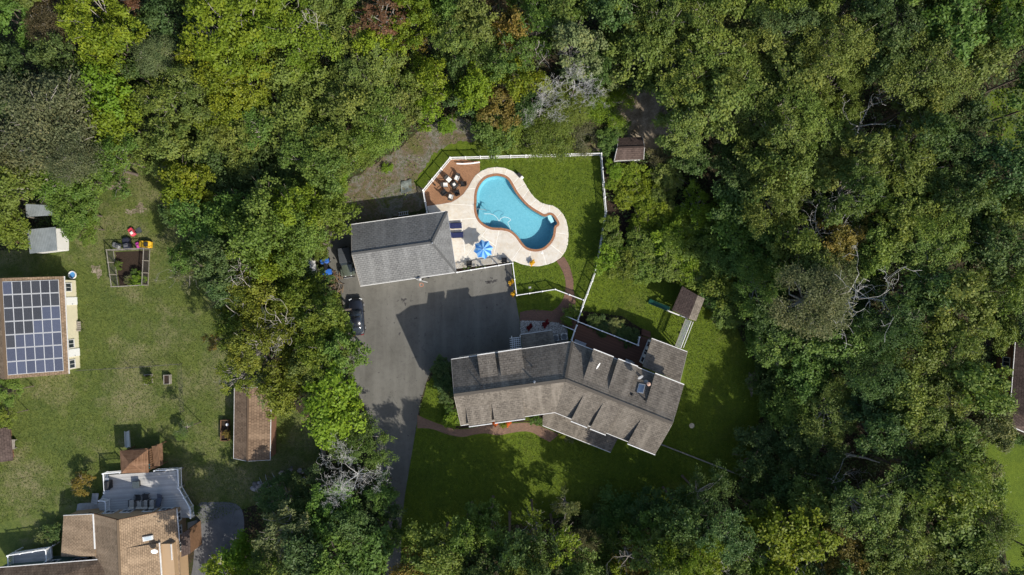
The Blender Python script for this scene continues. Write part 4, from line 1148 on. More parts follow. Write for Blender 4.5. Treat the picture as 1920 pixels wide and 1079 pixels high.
MB().box(P(25.5, 832) + Vector((0.25, 0, 0.45)), (0.45, 1.2, 0.06)).build("seat", WOODGREY, stp)
for s in (-.5, .5): MB().box(P(25.5, 832) + Vector((0.25, s, 0.21)), (0.4, 0.08, 0.42)).build("leg", WOODGREY, stp)

# ------------------------------------------------------------------ two-storey house at the lower left, with deck
def c6(x, y, z): return P(*C6([(x, y)])[0], z)
HE, HR = 2.75, 5.7
ng = thing("tan_house", "tan shingled neighbour house with grey deck at lower left corner", "house", c6(900, 900, 0))
rN, rS = c6(797, 706, HR), c6(818, 1200, HR)
eN, eS = c6(1195, 626, HE), c6(1225, 1200, HE)
wN, wS = c6(600, 655, HE), c6(640, 1200, HE)
MB().slab([rN, eN, eS, rS], 0.16).build("roof_slope", SH_TAN, ng)
MB().slab([rN, wN, wS, rS], 0.16).build("roof_slope", SH_TAN, ng)
MB().bar(rN + Vector((0, 0, .02)), rS + Vector((0, 0, .02)), 0.3, 0.05).build("ridge_cap", SH_TAN, ng)
for a, b in ((rN, eN), (rN, wN)): MB().bar(Vector(a) + Vector((0, 0, -.1)), Vector(b) + Vector((0, 0, -.1)), .05, .2).build("rake_board", WOODBROWN, ng)
gutter(ng, eN, c6(1215, 850, HE)); 
nfp = inset(ccw([xy(p, 0) for p in (eN, eS, wS, wN)]), 0.3)
nw = MB().prism(nfp, 0, HE - 0.1)
dn = (xy(rS, 0) - xy(rN, 0)).normalized()
tri = [xy(eN, HE - .25) + dn * .3, xy(wN, HE - .25) + dn * .3, rN + dn * .3 - Vector((0, 0, .25))]; cc = sum(tri, Vector()) / 3
tri = [cc + (t - cc) * .93 for t in tri]; nw.add(tri + [t + dn * .2 for t in tri], [(0, 1, 2), (5, 4, 3), (0, 3, 4, 1), (1, 4, 5, 2), (2, 5, 3, 0)])
nw.build("wall", SIDE_TAN, ng)
na = max(nfp, key=lambda p: p.y - p.x * .2); nb = max(nfp, key=lambda p: p.y + p.x); du = (nb - na).normalized(); no = Vector((-du.y, du.x, 0)); Ln = (nb - na).length
for f in (0.12, 0.33, 0.6, 0.8):
    window_on(ng, na, nb, 1.45, 2.55, Ln * f, Ln * f + 1.3, no, frame=0.12)
se = min(nfp, key=lambda p: p.y - p.x); de = (se - nb).normalized(); oe = Vector((-de.y, de.x, 0))
if oe.x < 0: oe = -oe
for u in (0.5, 2.2, 4.2): window_on(ng, nb, se, 1.3, 2.5, u, u + 1.0, oe, frame=0.12)
# east cross gable with pale wall, brown bay and garage door
gz = 3.8
MB().prism([c6(1085, 870, gz), c6(1165, 868, gz), c6(1190, 1200, gz), c6(1095, 1200, gz)], HE - 0.6, 3.7).build("dormer_wall", SIDE_TAN, ng)
MB().slab([c6(830, 900, 5.5), c6(1085, 862, 4.0), c6(1100, 1200, 4.0), c6(835, 1200, 5.5)], 0.14).build("dormer_roof", SH_TAN, ng)
MB().bar(c6(1080, 858, 4.0), c6(1102, 1200, 4.0), 0.12, 0.16).build("gutter", TRIM, ng)
MB().bar(c6(1158, 868, 3.75), c6(1165, 975, 3.75), 0.1, 0.14).build("gutter", TRIM, ng)
bay = [c6(1240, 790, 3.0), c6(1282, 765, 3.0), c6(1290, 930, 3.0), c6(1240, 945, 3.0)]
MB().prism(bay, 0, 2.9).build("bay_wall", WOODBROWN, ng); MB().slab([p + Vector((0, 0, .08 if i in (1, 2) else .5)) for i, p in enumerate(bay)], 0.1).build("bay_roof", SH_DARK, ng)
sky1 = MB().slab([c6(963, 822, 4.75), c6(1030, 810, 4.3), c6(1034, 838, 4.3), c6(967, 852, 4.75)], 0.22).build("skylight", TRIM, ng)
q = [c6(963, 822, 4.77), c6(1030, 810, 4.32), c6(1034, 838, 4.32), c6(967, 852, 4.77)]; m_ = sum(q, Vector()) / 4
MB().slab([m_ + (p - m_) * .8 for p in q], .03).build("pane", m_glass("pale_skylight", (.35, .4, .42)), sky1)
dish("satellite_dish", c6(1062, 900, 4.3), 0.38, (0.2, -0.5, 0.8), ng, 0.5)
# west wing and front wing
WE, WR = 2.4, 3.3
wq = [c6(430, 674, WE), c6(632, 664, WR), c6(645, 950, WR), c6(412, 952, WE)]
MB().slab(wq, 0.14).build("wing_roof", SH_TAN, ng); MB().prism(inset(ccw([xy(p, 0) for p in wq]), .2), 0, WE - .1).build("wing_wall", SIDE_TAN, ng)
MB().bar(wq[0] + Vector((0, 0, -.05)), wq[1] + Vector((0, 0, -.05)), .06, .2).build("rake_board", TRIM, ng)
MB().bar(wq[1] + Vector((0, 0, .02)), c6(643, 900, WR + .02), .14, .14).build("gutter", TRIM, ng)
fe = [c6(-60, 1032, 3.3), c6(735, 968, 3.3), c6(760, 1250, 5.6), c6(-60, 1250, 5.6)]
MB().slab(fe, 0.14).build("wing_roof", SH_RUST, ng); gutter(ng, fe[0], fe[1], w=.14)
MB().bar(fe[1], fe[2], .08, .2).build("rake_board", TRIM, ng)
MB().prism(inset(ccw([xy(p, 0) for p in fe]), .25), 0, 3.1).build("wing_wall", SIDE_GREEN, ng)
fa, fb = xy(fe[0], 0), xy(fe[1], 0); fd = (fb - fa).normalized(); fo_ = Vector((-fd.y, fd.x, 0)); fa2 = fa - fo_ * .25
for u in (5.6, 9.0): window_on(ng, fa2, fa2 + fd * 20, 1.5, 2.7, u, u + 1.6, fo_)
# balcony
bz = 1.5
bp = [c6(95, 960, bz), c6(92, 925, bz), c6(345, 885, bz), c6(352, 960, bz), c6(300, 1000, bz), c6(95, 1015, bz)]
bal = MB().prism(bp, bz - .2, bz).build("balcony_floor", DECK_GREY, ng)
for p in bp[1:3]: MB().box(xy(p * .999, bz / 2 - .1), (.14, .14, bz - .2)).build("balcony_post", TRIM, ng)
railing(ng, [bp[5], bp[1], bp[2], bp[3]], bz, 1.0)

# grey deck
KZ = 1.25
gdk = thing("grey_deck", "large grey board deck with white railing behind the tan house", "deck", c6(950, 480, 0))
kp = [c6(705, 402, KZ), c6(1205, 372, KZ), c6(1212, 490, KZ), c6(1300, 640, KZ), c6(1300, 690, KZ), c6(1230, 690, KZ), c6(1180, 700, KZ), c6(700, 720, KZ), c6(660, 600, KZ), c6(705, 520, KZ)]
MB().prism(kp, KZ - .2, KZ).build("deck_floor", DECK_GREY, gdk)
for p in kp[:5]: MB().box(xy(p * .999, (KZ - .2) / 2), (.14, .14, KZ - .2)).build("deck_post", WOODGREY, gdk)
def k6(x, y): return xy(c6(x, y, KZ + .95), KZ)
railing(gdk, [k6(705, 522), k6(697, 392), k6(812, 384)], KZ)
railing(gdk, [k6(1045, 372), k6(1203, 364), k6(1207, 490), k6(1283, 622), k6(1290, 690)], KZ)
railing(gdk, [k6(670, 575), k6(712, 580), k6(712, 650)], KZ)
for k in range(4):
    MB().bar(c6(660 - 9 * k, 525, KZ - .25 * (k + 1)), c6(650 - 9 * k, 600, KZ - .25 * (k + 1)), .3, .05).build("stair_tread", DECK_GREY, gdk)
MB().prism(PL([(v.x, v.y) for v in smooth_loop([Vector((*p, 0)) for p in C6([(525, 610), (540, 592), (640, 588), (680, 600), (690, 650), (640, 668), (530, 668)])], 30)]), 0, .08).build("landing", plain("landing_concrete", (.36, .35, .33), .9, .2), gdk)
# furniture on the grey deck
def chair_simple(name, label, cat, loc, rz, seatmat, framemat, w=.62, d=.62, back=.85, group=None, seat=.42, arms=True):
    r = thing(name, label, cat, loc, rz, group)
    MB().cbox((0, 0, seat), (w * .88, d * .88, .12), 0, .04).build("seat", seatmat, r, local=True)
    MB().add([(-w/2*.88, d/2-.02, seat), (w/2*.88, d/2-.02, seat), (w/2*.8, d/2+.16, back), (-w/2*.8, d/2+.16, back), (-w/2*.88, d/2+.05, seat), (w/2*.88, d/2+.05, seat), (w/2*.8, d/2+.23, back), (-w/2*.8, d/2+.23, back)], [(0,1,2,3),(7,6,5,4),(0,4,5,1),(1,5,6,2),(2,6,7,3),(3,7,4,0)]).build("backrest", seatmat if cat == 'sofa' else framemat, r, local=True)
    for sx in (-1, 1):
        for sy in (-1, 1): MB().box((sx * (w/2-.03), sy * (d/2-.04), seat / 2 - .03), (.045, .045, seat - .06)).build("leg", framemat, r, local=True)
        if arms: MB().box((sx * (w/2-.02), 0, seat + .22), (.06, d, .05)).build("armrest", framemat, r, local=True); MB().box((sx * (w/2-.02), -d/2+.06, seat + .08), (.04, .04, .28)).build("arm_post", framemat, r, local=True)
    return r
BEIGE = plain("beige_cushion", (.46, .42, .36), .9, .1)
for x, w, lab in ((908, .75, "beige armchair at left end of the deck sofa"), (962, .95, "left half of the beige sofa on the grey deck"), (998, .75, "right half of the beige sofa on the grey deck"), (1042, .75, "beige armchair at right end of the deck sofa")):
    chair_simple("deck_sofa", lab, "sofa", c6(x, 583, KZ), pi, BEIGE, DARKMETAL, w, .8, .8, "beige seats on the grey deck")
chair_simple("wicker_chair", "dark wicker chair in front of the beige sofa, left of the pair", "chair", c6(945, 552, KZ), 0, DARKMETAL, DARKMETAL, .7, .7, .75)
ot = thing("wicker_table", "square dark table in front of the beige sofa, right of the pair", "table", c6(996, 540, KZ))
MB().cbox((0, 0, .42), (.75, .65, .06), 0, .02).build("table_top", DARKMETAL, ot, local=True)
for sx in (-.3, .3):
    for sy in (-.26, .26): MB().box((sx, sy, .2), (.06, .06, .4)).build("leg", DARKMETAL, ot, local=True)
ft = thing("square_table", "small square dark table alone in the middle of the grey deck", "table", c6(935, 457, KZ), .05)
MB().cbox((0, 0, .55), (.85, .8, .1), 0, .03).build("table_top", plain("slate_top", (.06, .075, .08), .5), ft, local=True); MB().box((0, 0, .25), (.6, .6, .5)).build("pedestal", DARKMETAL, ft, local=True)
bg = thing("deck_grill", "long black grill by the left railing of the grey deck", "grill", c6(750, 458, KZ), .05)
MB().cbox((0, 0, .85), (.62, 1.1, .4), 0, .12).build("lid", BLACK, bg, local=True); MB().box((0, 0, .33), (.5, .95, .64)).build("cabinet", DARKMETAL, bg, local=True)
MB().box((0, .72, .75), (.45, .3, .04)).build("side_shelf", GREYMETAL, bg, local=True); MB().box((0, -.72, .75), (.45, .3, .04)).build("side_shelf", GREYMETAL, bg, local=True)
ch = thing("sun_chaise", "grey reclining chaise on the grey deck right of the sofa", "chaise", c6(1088, 560, KZ), -.3)
MB().cbox((0, -.35, .35), (.6, 1.1, .1), 0, .03).build("seat", plain("slate_fabric", (.09, .1, .13), .9), ch, local=True)
MB().add([(-.3,.2,.3),(.3,.2,.3),(.3,.8,.75),(-.3,.8,.75),(-.3,.2,.4),(.3,.2,.4),(.3,.75,.84),(-.3,.75,.84)], [(3,2,1,0),(4,5,6,7),(0,1,5,4),(1,2,6,5),(2,3,7,6),(3,0,4,7)]).build("backrest", plain("slate_fabric", (.09, .1, .13), .9), ch, local=True)
for sx in (-.26, .26):
    for sy in (-.8, .2): MB().box((sx, sy, .15), (.05, .05, .3)).build("leg", DARKMETAL, ch, local=True)

# wooden playhouse tower with slide by the grey deck
ph = thing("playhouse", "brown wooden playhouse tower with hip roof and slide beside the grey deck", "playhouse", c6(905, 320, 0))
pe, pk_ = 2.9, 3.9
pq = [c6(810, 236, pe), c6(1000, 228, pe), c6(1005, 385, pe), c6(820, 390, pe)]; ap = sum(pq, Vector()) / 4; ap.z = pk_
for i in range(4): MB().slab([pq[i], pq[(i + 1) % 4], ap], .08).build("roof_slope", m_shingle("wood_slat_roof", (.23, .125, .07), (.17, .09, .052), (.28, .165, .10), .17, 1.4) if i == 0 else bpy.data.materials["wood_slat_roof"], ph)
base = [xy(p, 0) for p in pq]; cb = sum(base, Vector()) / 4
for p in base: MB().box(xy(cb + (p - cb) * .86, pe / 2), (.12, .12, pe)).build("post", WOODBROWN, ph)
MB().prism([cb + (p - cb) * .86 for p in base], 1.2, 1.3).build("platform", WOODBROWN, ph)
for k in range(9):
    a, b = base[1].lerp(base[2], (k + .3) / 9), None
    MB().box(xy(cb + (a - cb) * .88, 1.7), (.05, .2, .9)).build("wall_board", WOODBROWN, ph)
for k in range(5):
    a = c6(1030 + 9 * k, 205, 2.0); b = c6(1045 + 9 * k, 340, 2.0)
    MB().bar(a, b, .1, .04).build("deck_plank", WOODBROWN, ph)
MB().prism([c6(1015, 215, 1.9), c6(1080, 190, 1.9), c6(1085, 340, 1.9), c6(1020, 370, 1.9)], 1.2, 1.3).build("side_platform", WOODBROWN, ph)
for x, y in ((1075, 195), (1080, 335)): MB().box(xy(c6(x, y, 1.9), .6), (.1, .1, 1.2)).build("post", WOODBROWN, ph)
s_a, s_b = c6(868, 212, 1.3), c6(862, 105, .15)
MB().bar(s_a, s_b, .5, .05).build("slide", plain("slide_grey", (.5, .5, .46), .4), ph)
for s in (-.27, .27): MB().bar(s_a + Vector((s, 0, .1)), s_b + Vector((s, 0, .1)), .05, .2).build("slide_side", plain("slide_grey", (.5, .5, .46), .4), ph)
tb = thing("toy_bin", "turquoise bin inside the wooden playhouse platform", "bin", c6(1017, 335, 1.31)); MB().lathe((0, 0, 0), [(.22, 0), (.28, .4), (.25, .4), (.2, .05)], 12).build("bin_body", plain("turquoise", (.12, .5, .52), .5), tb, local=True)
for i, (x, y, lab) in enumerate(((1180, 1050, "white air tank lying beside the tan house wall"),)):
    o = MB().lathe(c6(1185, 1050, 0) + Vector((0, -.45, .36)), [(.05, -.1), (.28, 0), (.34, .15), (.34, 1.0), (.28, 1.15), (.05, 1.22)], 14, 'Y').build("small_tank", TRIM); tag(o, lab, "tank")

# ------------------------------------------------------------------ house at the right edge
eh = thing("brown_roof_house", "house with dark brown shingle roof at the right picture edge", "house", P(1960, 720))
q = [P(1905, 640, 3.4), P(1897, 790, 3.4), P(2010, 845, 5.6), P(2010, 640, 5.6)]
q = [P(1904, 642, 3.4), P(1894, 772, 3.4), P(1985, 800, 5.8), P(1992, 650, 5.8)]
MB().slab(q, .16).build("roof_slope", SH_DARK, eh)
MB().slab([q[3], q[2], P(2070, 825, 3.4), P(2080, 650, 3.4)], .16).build("roof_slope", SH_DARK, eh)
MB().slab([P(1903, 764, 3.3), P(1896, 800, 3.3), P(1930, 815, 3.3), P(1990, 830, 3.3), P(1985, 798, 4.3)], .16).build("roof_slope", SH_DARK, eh)
MB().prism(inset(ccw([xy(p, 0) for p in (q[0], q[1], P(2070, 825, 3.4), P(2080, 650, 3.4))]), .35), 0, 3.25).build("wall", SIDE_BROWN, eh)
gutter(eh, q[0], q[1], w=.1); gutter(eh, P(1896, 800, 3.3), P(1930, 815, 3.3), w=.1)
wq_ = [xy(q[0], 0) + Vector((-.0, 0, 0)), xy(q[1], 0)]
for u in (2.0, 5.0): window_on(eh, xy(q[0], 0) + Vector((.36, 0, 0)), xy(q[1], 0) + Vector((.36, 0, 0)), 1.1, 2.3, u, u + 1.1, Vector((-1, 0.05, 0)))

# small shed behind the pool fence
sh = gable_shed("garden_shed", "small white garden shed with grey gable roof behind the pool fence corner", "shed", (1159, 259), (1205, 257), (1207, 299), (1152, 301), 2.3, 3.1, 'EW', SH_DARK, SIDE_WHITE, .15, .5)

# fenced vegetable plot on the left lawn
vg = thing("garden_fence", "weathered wire mesh fence around the vegetable plot on the left lawn", "fence", P(250, 505))
gp = [P(x, y) for x, y in ((213, 470), (281.5, 467), (278, 535), (222, 538))]
WIRE = plain("wire", (.07, .068, .06), .7, .2)
def mesh_panel(a, b, h):
    fr = MB()
    for z in (.06, h): fr.bar(a + Vector((0, 0, z)), b + Vector((0, 0, z)), .07, .07)
    f_ = fr.build("panel_frame", WOODGREY, vg); w = MB(); L = (b - a).length; nn = int(L / .13)
    for j in range(1, nn): w.bar(a.lerp(b, j / nn) + Vector((0, 0, .06)), a.lerp(b, j / nn) + Vector((0, 0, h)), .014, .014)
    for j in range(1, 9): w.bar(a + Vector((0, 0, h * j / 9)), b + Vector((0, 0, h * j / 9)), .014, .014)
    o = w.build("wire_mesh", WIRE, f_); o["kind"] = "stuff"
for i in range(4):
    a, b = gp[i], gp[(i + 1) % 4]; m = max(2, round((b - a).length / 1.35))
    for k in range(m):
        mesh_panel(a.lerp(b, k / m), a.lerp(b, (k + 1) / m), 1.5)
        MB().box(a.lerp(b, k / m) + Vector((0, 0, .8)), (.1, .1, 1.6)).build("fence_post", WOODGREY, vg)
sheet("garden_soil", ccw(PL([(216, 473), (279, 470), (276, 533), (224, 536)])), MULCH, 0.014)
# wire fence across the left lawn
wf = thing("wire_fence", "thin wire fence with slim posts crossing the left lawn", "fence", P(150, 693))
wpts = [P(150, 694), P(245, 689), P(341, 682), P(346, 770)]
for i in range(len(wpts) - 1):
    a, b = wpts[i], wpts[i + 1]; m = max(1, round((b - a).length / 2.6))
    for k in range(m + 1):
        if k == 0 and i: continue
        MB().box(a.lerp(b, k / m) + Vector((0, 0, .6)), (.05, .05, 1.2)).build("fence_post", plain("dark_post", (.06, .055, .05), .8), wf)
    w = MB()
    for z in (.15, .4, .65, .9, 1.15): w.bar(a + Vector((0, 0, z)), b + Vector((0, 0, z)), .012, .012)
    o = w.build("wires", WIRE, wf); o["kind"] = "stuff"
# ------------------------------------------------------------------ things round the pool
PZ = 0.064   # top of the concrete slabs
um = thing("parasol", "blue and light blue striped parasol on the pool deck", "parasol", P(907.5, 469.5, PZ))
UB = [plain("parasol_blue", (.035, .17, .48), .8, .08), plain("parasol_light_blue", (.22, .46, .74), .8, .06)]
apx = Vector((0, 0, 2.55)); R_ = 1.22
for k in range(8):
    a0, a1 = 2 * pi * k / 8 + .2, 2 * pi * (k + 1) / 8 + .2; am = (a0 + a1) / 2
    e0, e1 = Vector((R_ * cos(a0), R_ * sin(a0), 1.98)), Vector((R_ * cos(a1), R_ * sin(a1), 1.98))
    em = Vector((R_ * .80 * cos(am), R_ * .80 * sin(am), 2.06)); i0, i1 = apx.lerp(e0, .55) + Vector((0, 0, .07)), apx.lerp(e1, .55) + Vector((0, 0, .07))
    im = (i0 + i1) / 2 - Vector((0, 0, .03))
    # each gore has a blue and a light half
    for h, (A, I) in enumerate(((e0, i0), (e1, i1))):
        vs = [apx, I, A, em, im]; fs = [(0, 1, 4), (1, 2, 3, 4)]
        if h: fs = [tuple(reversed(f)) for f in fs]
        MB().add(vs, fs).build("canopy_panel", UB[h], um, local=True)
    MB().bar(apx + Vector((0, 0, -.04)), e0 + Vector((0, 0, -.03)), .02, .02).build("rib", GREYMETAL, um, local=True)
MB().tube([(0, 0, 0), (0, 0, 2.6)], .028, 8).build("pole", GREYMETAL, um, local=True)
MB().lathe((0, 0, 0), [(.28, 0), (.28, .05), (.1, .12), (.05, .3)], 14).build("base", DARKMETAL, um, local=True)
MB().lathe((0, 0, 2.56), [(.03, 0), (.05, .05), (.02, .12)], 8).build("finial", WHITE, um, local=True)

def lounger(label, px, py, rz):
    r = thing("sun_lounger", label, "lounger", P(px, py, PZ), rz, "navy loungers beside the garage")
    MB().cbox((.3, 0, .36), (1.3, .66, .12), 0, .04).build("cushion", NAVY, r, local=True)
    MB().add([(-.35,-.33,.3),(-.35,.33,.3),(-.95,.33,.72),(-.95,-.33,.72),(-.35,-.33,.42),(-.35,.33,.42),(-.9,.33,.83),(-.9,-.33,.83)], [(0,1,2,3),(7,6,5,4),(4,5,1,0),(5,6,2,1),(6,7,3,2),(7,4,0,3)]).build("back_cushion", NAVY, r, local=True)
    MB().box((.3, .35, .27), (1.35, .04, .06)).build("frame_rail", DARKMETAL, r, local=True); MB().box((.3, -.35, .27), (1.35, .04, .06)).build("frame_rail", DARKMETAL, r, local=True)
    for x in (-.35, .9):
        for y in (-.33, .33): MB().box((x, y, .135), (.05, .05, .25)).build("leg", DARKMETAL, r, local=True)
lounger("navy cushioned lounger by the garage, nearer the pool steps", 852, 424, radians(3))
lounger("navy cushioned lounger by the garage, nearer the blue parasol", 854.5, 441.5, radians(3))

fp_c = P(852.3, 347.5, .032)
fpit = thing("fire_table", "square dark fire pit table in the middle of the patio chairs", "fire pit", fp_c, .6)
MB().cbox((0, 0, .3), (.8, .8, .58), 0, .05).build("table_body", DARKMETAL, fpit, local=True)
MB().box((0, 0, .6), (.32, .32, .03)).build("burner_tray", WHITECLOTH, fpit, local=True)
chairs = [(841.8, 338, 1, "far left of the fire pit"), (857.5, 335, 1, "straight behind the fire pit"), (835.5, 348, 1, "directly left of the fire pit"), (846, 370, 1, "nearest the pool deck"),
          (868, 346.5, 0, "right of the fire pit"), (857, 362, 0, "between the fire pit and the pool deck"), (834, 362, 0, "lower left of the fire pit")]
for x, y, cu, lab in chairs:
    p = P(x, y, .032); d = fp_c - p; rz = atan2(d.y, d.x) + pi / 2
    r = chair_simple("patio_chair", ("black metal patio chair with white cushion, " if cu else "bare black metal patio chair, ") + lab, "chair", p, rz, WHITECLOTH if cu else DARKMETAL, DARKMETAL, .66, .62, .98, "chairs on the brick patio")
wb = thing("patio_bench", "long narrow white curved bench along the fence on the brick patio", "bench", P(878, 306.5, .03))
ptsb = smooth_open([P(*p, .45) for p in C5([(342, 122), (390, 124), (440, 122), (490, 117), (538, 110)])], 4)
for i in range(len(ptsb) - 1): pass
m = MB()
for s in (-.13, .13): pass
L_ = [p + Vector((0, .08, 0)) for p in ptsb]; R2 = [p - Vector((0, .08, 0)) for p in ptsb]; nb_ = len(ptsb)
m.add(L_ + R2 + [p - Vector((0, 0, .06)) for p in L_] + [p - Vector((0, 0, .06)) for p in R2], [f for i in range(nb_ - 1) for f in ((i, nb_ + i, nb_ + i + 1, i + 1), (2 * nb_ + i, 2 * nb_ + i + 1, 3 * nb_ + i + 1, 3 * nb_ + i), (i, i + 1, 2 * nb_ + i + 1, 2 * nb_ + i), (nb_ + i + 1, nb_ + i, 3 * nb_ + i, 3 * nb_ + i + 1))])
m.build("seat", WHITE, wb)
for px, py in C5([(398, 124), (487, 118)]): MB().box(P(px, py) + Vector((0, 0, .21)), (.06, .3, .4)).build("leg", DARKMETAL, wb)
ln = thing("patio_lantern", "small copper lantern by the fence on the brick patio", "lantern", P(816, 348, .03)); MB().box((0, 0, .18), (.16, .16, .34)).build("lantern_body", plain("copper", (.35, .16, .06), .4, metal=.6), ln, local=True); MB().lathe((0, 0, .35), [(.12, 0), (.02, .12)], 8).build("lantern_cap", DARKMETAL, ln, local=True)
for i, (x, y, lab) in enumerate(((880.5, 494, "left of the pair"), (945.5, 488, "right of the pair"))):
    chair_simple("deck_chair", "dark chair against the fence on the pool deck below the parasol, " + lab, "chair", P(x, y, PZ), pi, DARKMETAL, DARKMETAL, .66, .66, 1.0, "chairs by the pool deck fence")
bx_ = thing("pool_box", "small dark equipment box at the pool deck edge on the lawn side", "box", P(973.5, 329.5)); MB().cbox((0, 0, .3), (.55, .4, .6), -.8, .05).build("box_body", DARKMETAL, bx_, local=True); MB().cbox((.35, -.25, .1), (.35, .3, .2), -.8, .05).build("pump", WHITE, bx_, local=True)

# pots of yellow mums (foliage comes with the plants below)
POTS = [(998, 494, PZ, "on the pool deck by the brick walk"), (958.5, 530.5, .02, "beside the driveway fence, upper of the pair"), (963, 551.5, .02, "beside the driveway fence corner, lower of the pair")]

# basketball hoop by the garage
bh = thing("basketball_hoop", "portable basketball hoop with white backboard in front of the garage", "basketball hoop", P(793, 535))
hb = P(791.5, 527, 3.3); hd = (P(787.5, 543, 3.05) - P(791.5, 528, 3.05)); hd.z = 0; hd.normalize()
hx = Vector((-hd.y, hd.x, 0))
bp_ = xy(hb - hd * .9, 0)
MB().box(xy(bp_ , .1), (.7, .9, .2), atan2(hx.y, hx.x)).build("base", BLACK, bh)
MB().tube([xy(bp_, .15), xy(bp_, 2.5), xy(hb - hd * .1, 3.2)], .06, 8).build("pole", DARKMETAL, bh)
MB().bar(hb - hx * .65, hb + hx * .65, .05, .8).build("backboard", TRIM, bh)
MB().bar(hb - hd * .25 - hx * .2 + Vector((0, 0, .32)), hb - hd * .02 - hx * .2 + Vector((0, 0, .32)), .2, .2).build("bracket", TRIM, bh)
rc = xy(hb + hd * .5, 3.05); rt_ = [rc + Vector((.23 * cos(2 * pi * k / 16), .23 * sin(2 * pi * k / 16), 0)) for k in range(17)]
MB().tube(rt_, .025, 6, False).build("rim", plain("rim_orange", (.55, .16, .05), .5), bh)
nt = MB()
for k in range(10):
    a = 2 * pi * k / 10; nt.tube([rc + Vector((.22 * cos(a), .22 * sin(a), 0)), rc + Vector((.13 * cos(a + .6), .13 * sin(a + .6), -.4))], .008, 3)
o = nt.build("net", TRIM, bh); o["kind"] = "stuff"

# ------------------------------------------------------------------ vehicles
def loft(rings, capz=True):
    n = len(rings[0]); vs = [v for r in rings for v in r]; fs = []
    for i in range(len(rings) - 1):
        for k in range(n): fs.append((i * n + k, i * n + (k + 1) % n, i * n + n + (k + 1) % n, i * n + n + k))
    fs.append(tuple(range(n - 1, -1, -1))); fs.append(tuple((len(rings) - 1) * n + k for k in range(n)))
    return vs, fs
def wheel(parent, x, y, r, w):
    t = MB().lathe((x - w / 2, y, r), [(r * .6, 0), (r, .03), (r, w - .03), (r * .6, w)], 18, 'X').build("wheel", BLACK, parent, local=True)
    s = 1 if x > 0 else -1
    MB().lathe((x + (w / 2 - .03 if s > 0 else -w / 2 - .01), y, r), [(r * .58, 0), (r * .5, .04)], 12, 'X').build("rim", GREYMETAL, t, local=True)
def paint(name, c):
    t = NT(name); t.color(c); t.set(Roughness=0.28, Specular_IOR_Level=0.6, Coat_Weight=0.6, Coat_Roughness=0.08); return t.m
def section(y, hw, zb, zt, crown=.05):
    return [Vector((-hw * .92, y, zb)), Vector((hw * .92, y, zb)), Vector((hw, y, zb + .25)), Vector((hw, y, zt - .14)), Vector((hw * .9, y, zt - .02)), Vector((hw * .45, y, zt + crown * .7)), Vector((0, y, zt + crown)), Vector((-hw * .45, y, zt + crown * .7)), Vector((-hw * .9, y, zt - .02)), Vector((-hw, y, zt - .14)), Vector((-hw, y, zb + .25))]
# black sedan-like car, front up
car = thing("parked_car", "black car parked half under the tree at the driveway edge", "car", P(671, 594, .02), radians(4))
blk = paint("black_paint", (.012, .014, .02))
vs, fs = loft([section(y, hw, .28, zt) for y, hw, zt in ((-2.3, .62, .72), (-2.2, .78, .84), (-1.8, .88, .92), (-.8, .92, .94), (.6, .92, .93), (1.4, .90, .86), (1.9, .85, .78), (2.2, .72, .68), (2.3, .55, .58))])
MB().add(vs, fs).build("body", blk, car, True, True)
def cab(y, hw, z): return [Vector((-hw, y, .9)), Vector((hw, y, .9)), Vector((hw * .93, y, .9 + (z - .9) * .6)), Vector((hw * .8, y, z)), Vector((0, y, z + .04)), Vector((-hw * .8, y, z)), Vector((-hw * .93, y, .9 + (z - .9) * .6))]
vs, fs = loft([cab(y, hw, z) for y, hw, z in ((-2.0, .72, .95), (-1.35, .78, 1.36), (-.5, .80, 1.45), (.15, .78, 1.42), (.95, .72, .97))])
MB().add(vs, fs).build("greenhouse", GLASS, car, True, True)
MB().add(*loft([[Vector((-.6, y, z)), Vector((.6, y, z)), Vector((.58, y, z + .03)), Vector((0, y, z + .06)), Vector((-.58, y, z + .03))] for y, z in ((-1.3, 1.37), (-.5, 1.46), (.12, 1.43))])).build("roof", blk, car, True, True)
for sx in (-1, 1):
    MB().box((sx * .62, 2.14, .62), (.34, .22, .12), sx * -.35).build("headlight", plain("lamp_glass", (.6, .62, .62), .15), car, local=True)
    MB().box((sx * .6, -2.24, .74), (.36, .1, .13), sx * .25).build("tail_light", plain("tail_red", (.28, .02, .02), .25), car, local=True)
    MB().cbox((sx * 1.02, .62, .98), (.22, .12, .15), 0, .04).build("mirror", blk, car, local=True)
    MB().bar((sx * .72, -1.3, 1.22), (sx * .72, .3, 1.22), .02, .03).build("window_trim", GREYMETAL, car, local=True)
    MB().bar((sx * .82, -1.2, 1.5), (sx * .62, -.1, 1.5), .02, .02)
    for y in (-1.42, 1.42): wheel(car, sx * .80, y, .33, .24)
# olive open-bodied jeep, front down
jp = thing("off_road_jeep", "olive off-road jeep with dark soft top parked beside the garage", "jeep", P(653, 492, .02), radians(187))
olv = paint("olive_paint", (.085, .10, .075)); sft = plain("soft_top", (.055, .062, .07), .9, .1)
vs, fs = loft([section(y, hw, .5, zt, .02) for y, hw, zt in ((-1.75, .74, 1.02), (-1.6, .80, 1.06), (.35, .80, 1.08))]); MB().add(vs, fs).build("tub", olv, jp, local=True)
vs, fs = loft([section(y, hw, .55, zt, .04) for y, hw, zt in ((.35, .70, 1.10), (1.0, .64, 1.08), (1.62, .56, 1.02), (1.72, .52, .95))]); MB().add(vs, fs).build("hood", olv, jp, local=True)
MB().add(*loft([[Vector((-hw, y, 1.06)), Vector((hw, y, 1.06)), Vector((hw * .9, y, z)), Vector((0, y, z + .05)), Vector((-hw * .9, y, z))] for y, hw, z in ((-1.68, .76, 1.66), (-.9, .78, 1.74), (.05, .76, 1.72), (.12, .76, 1.64))])).build("soft_top", sft, jp, local=True)
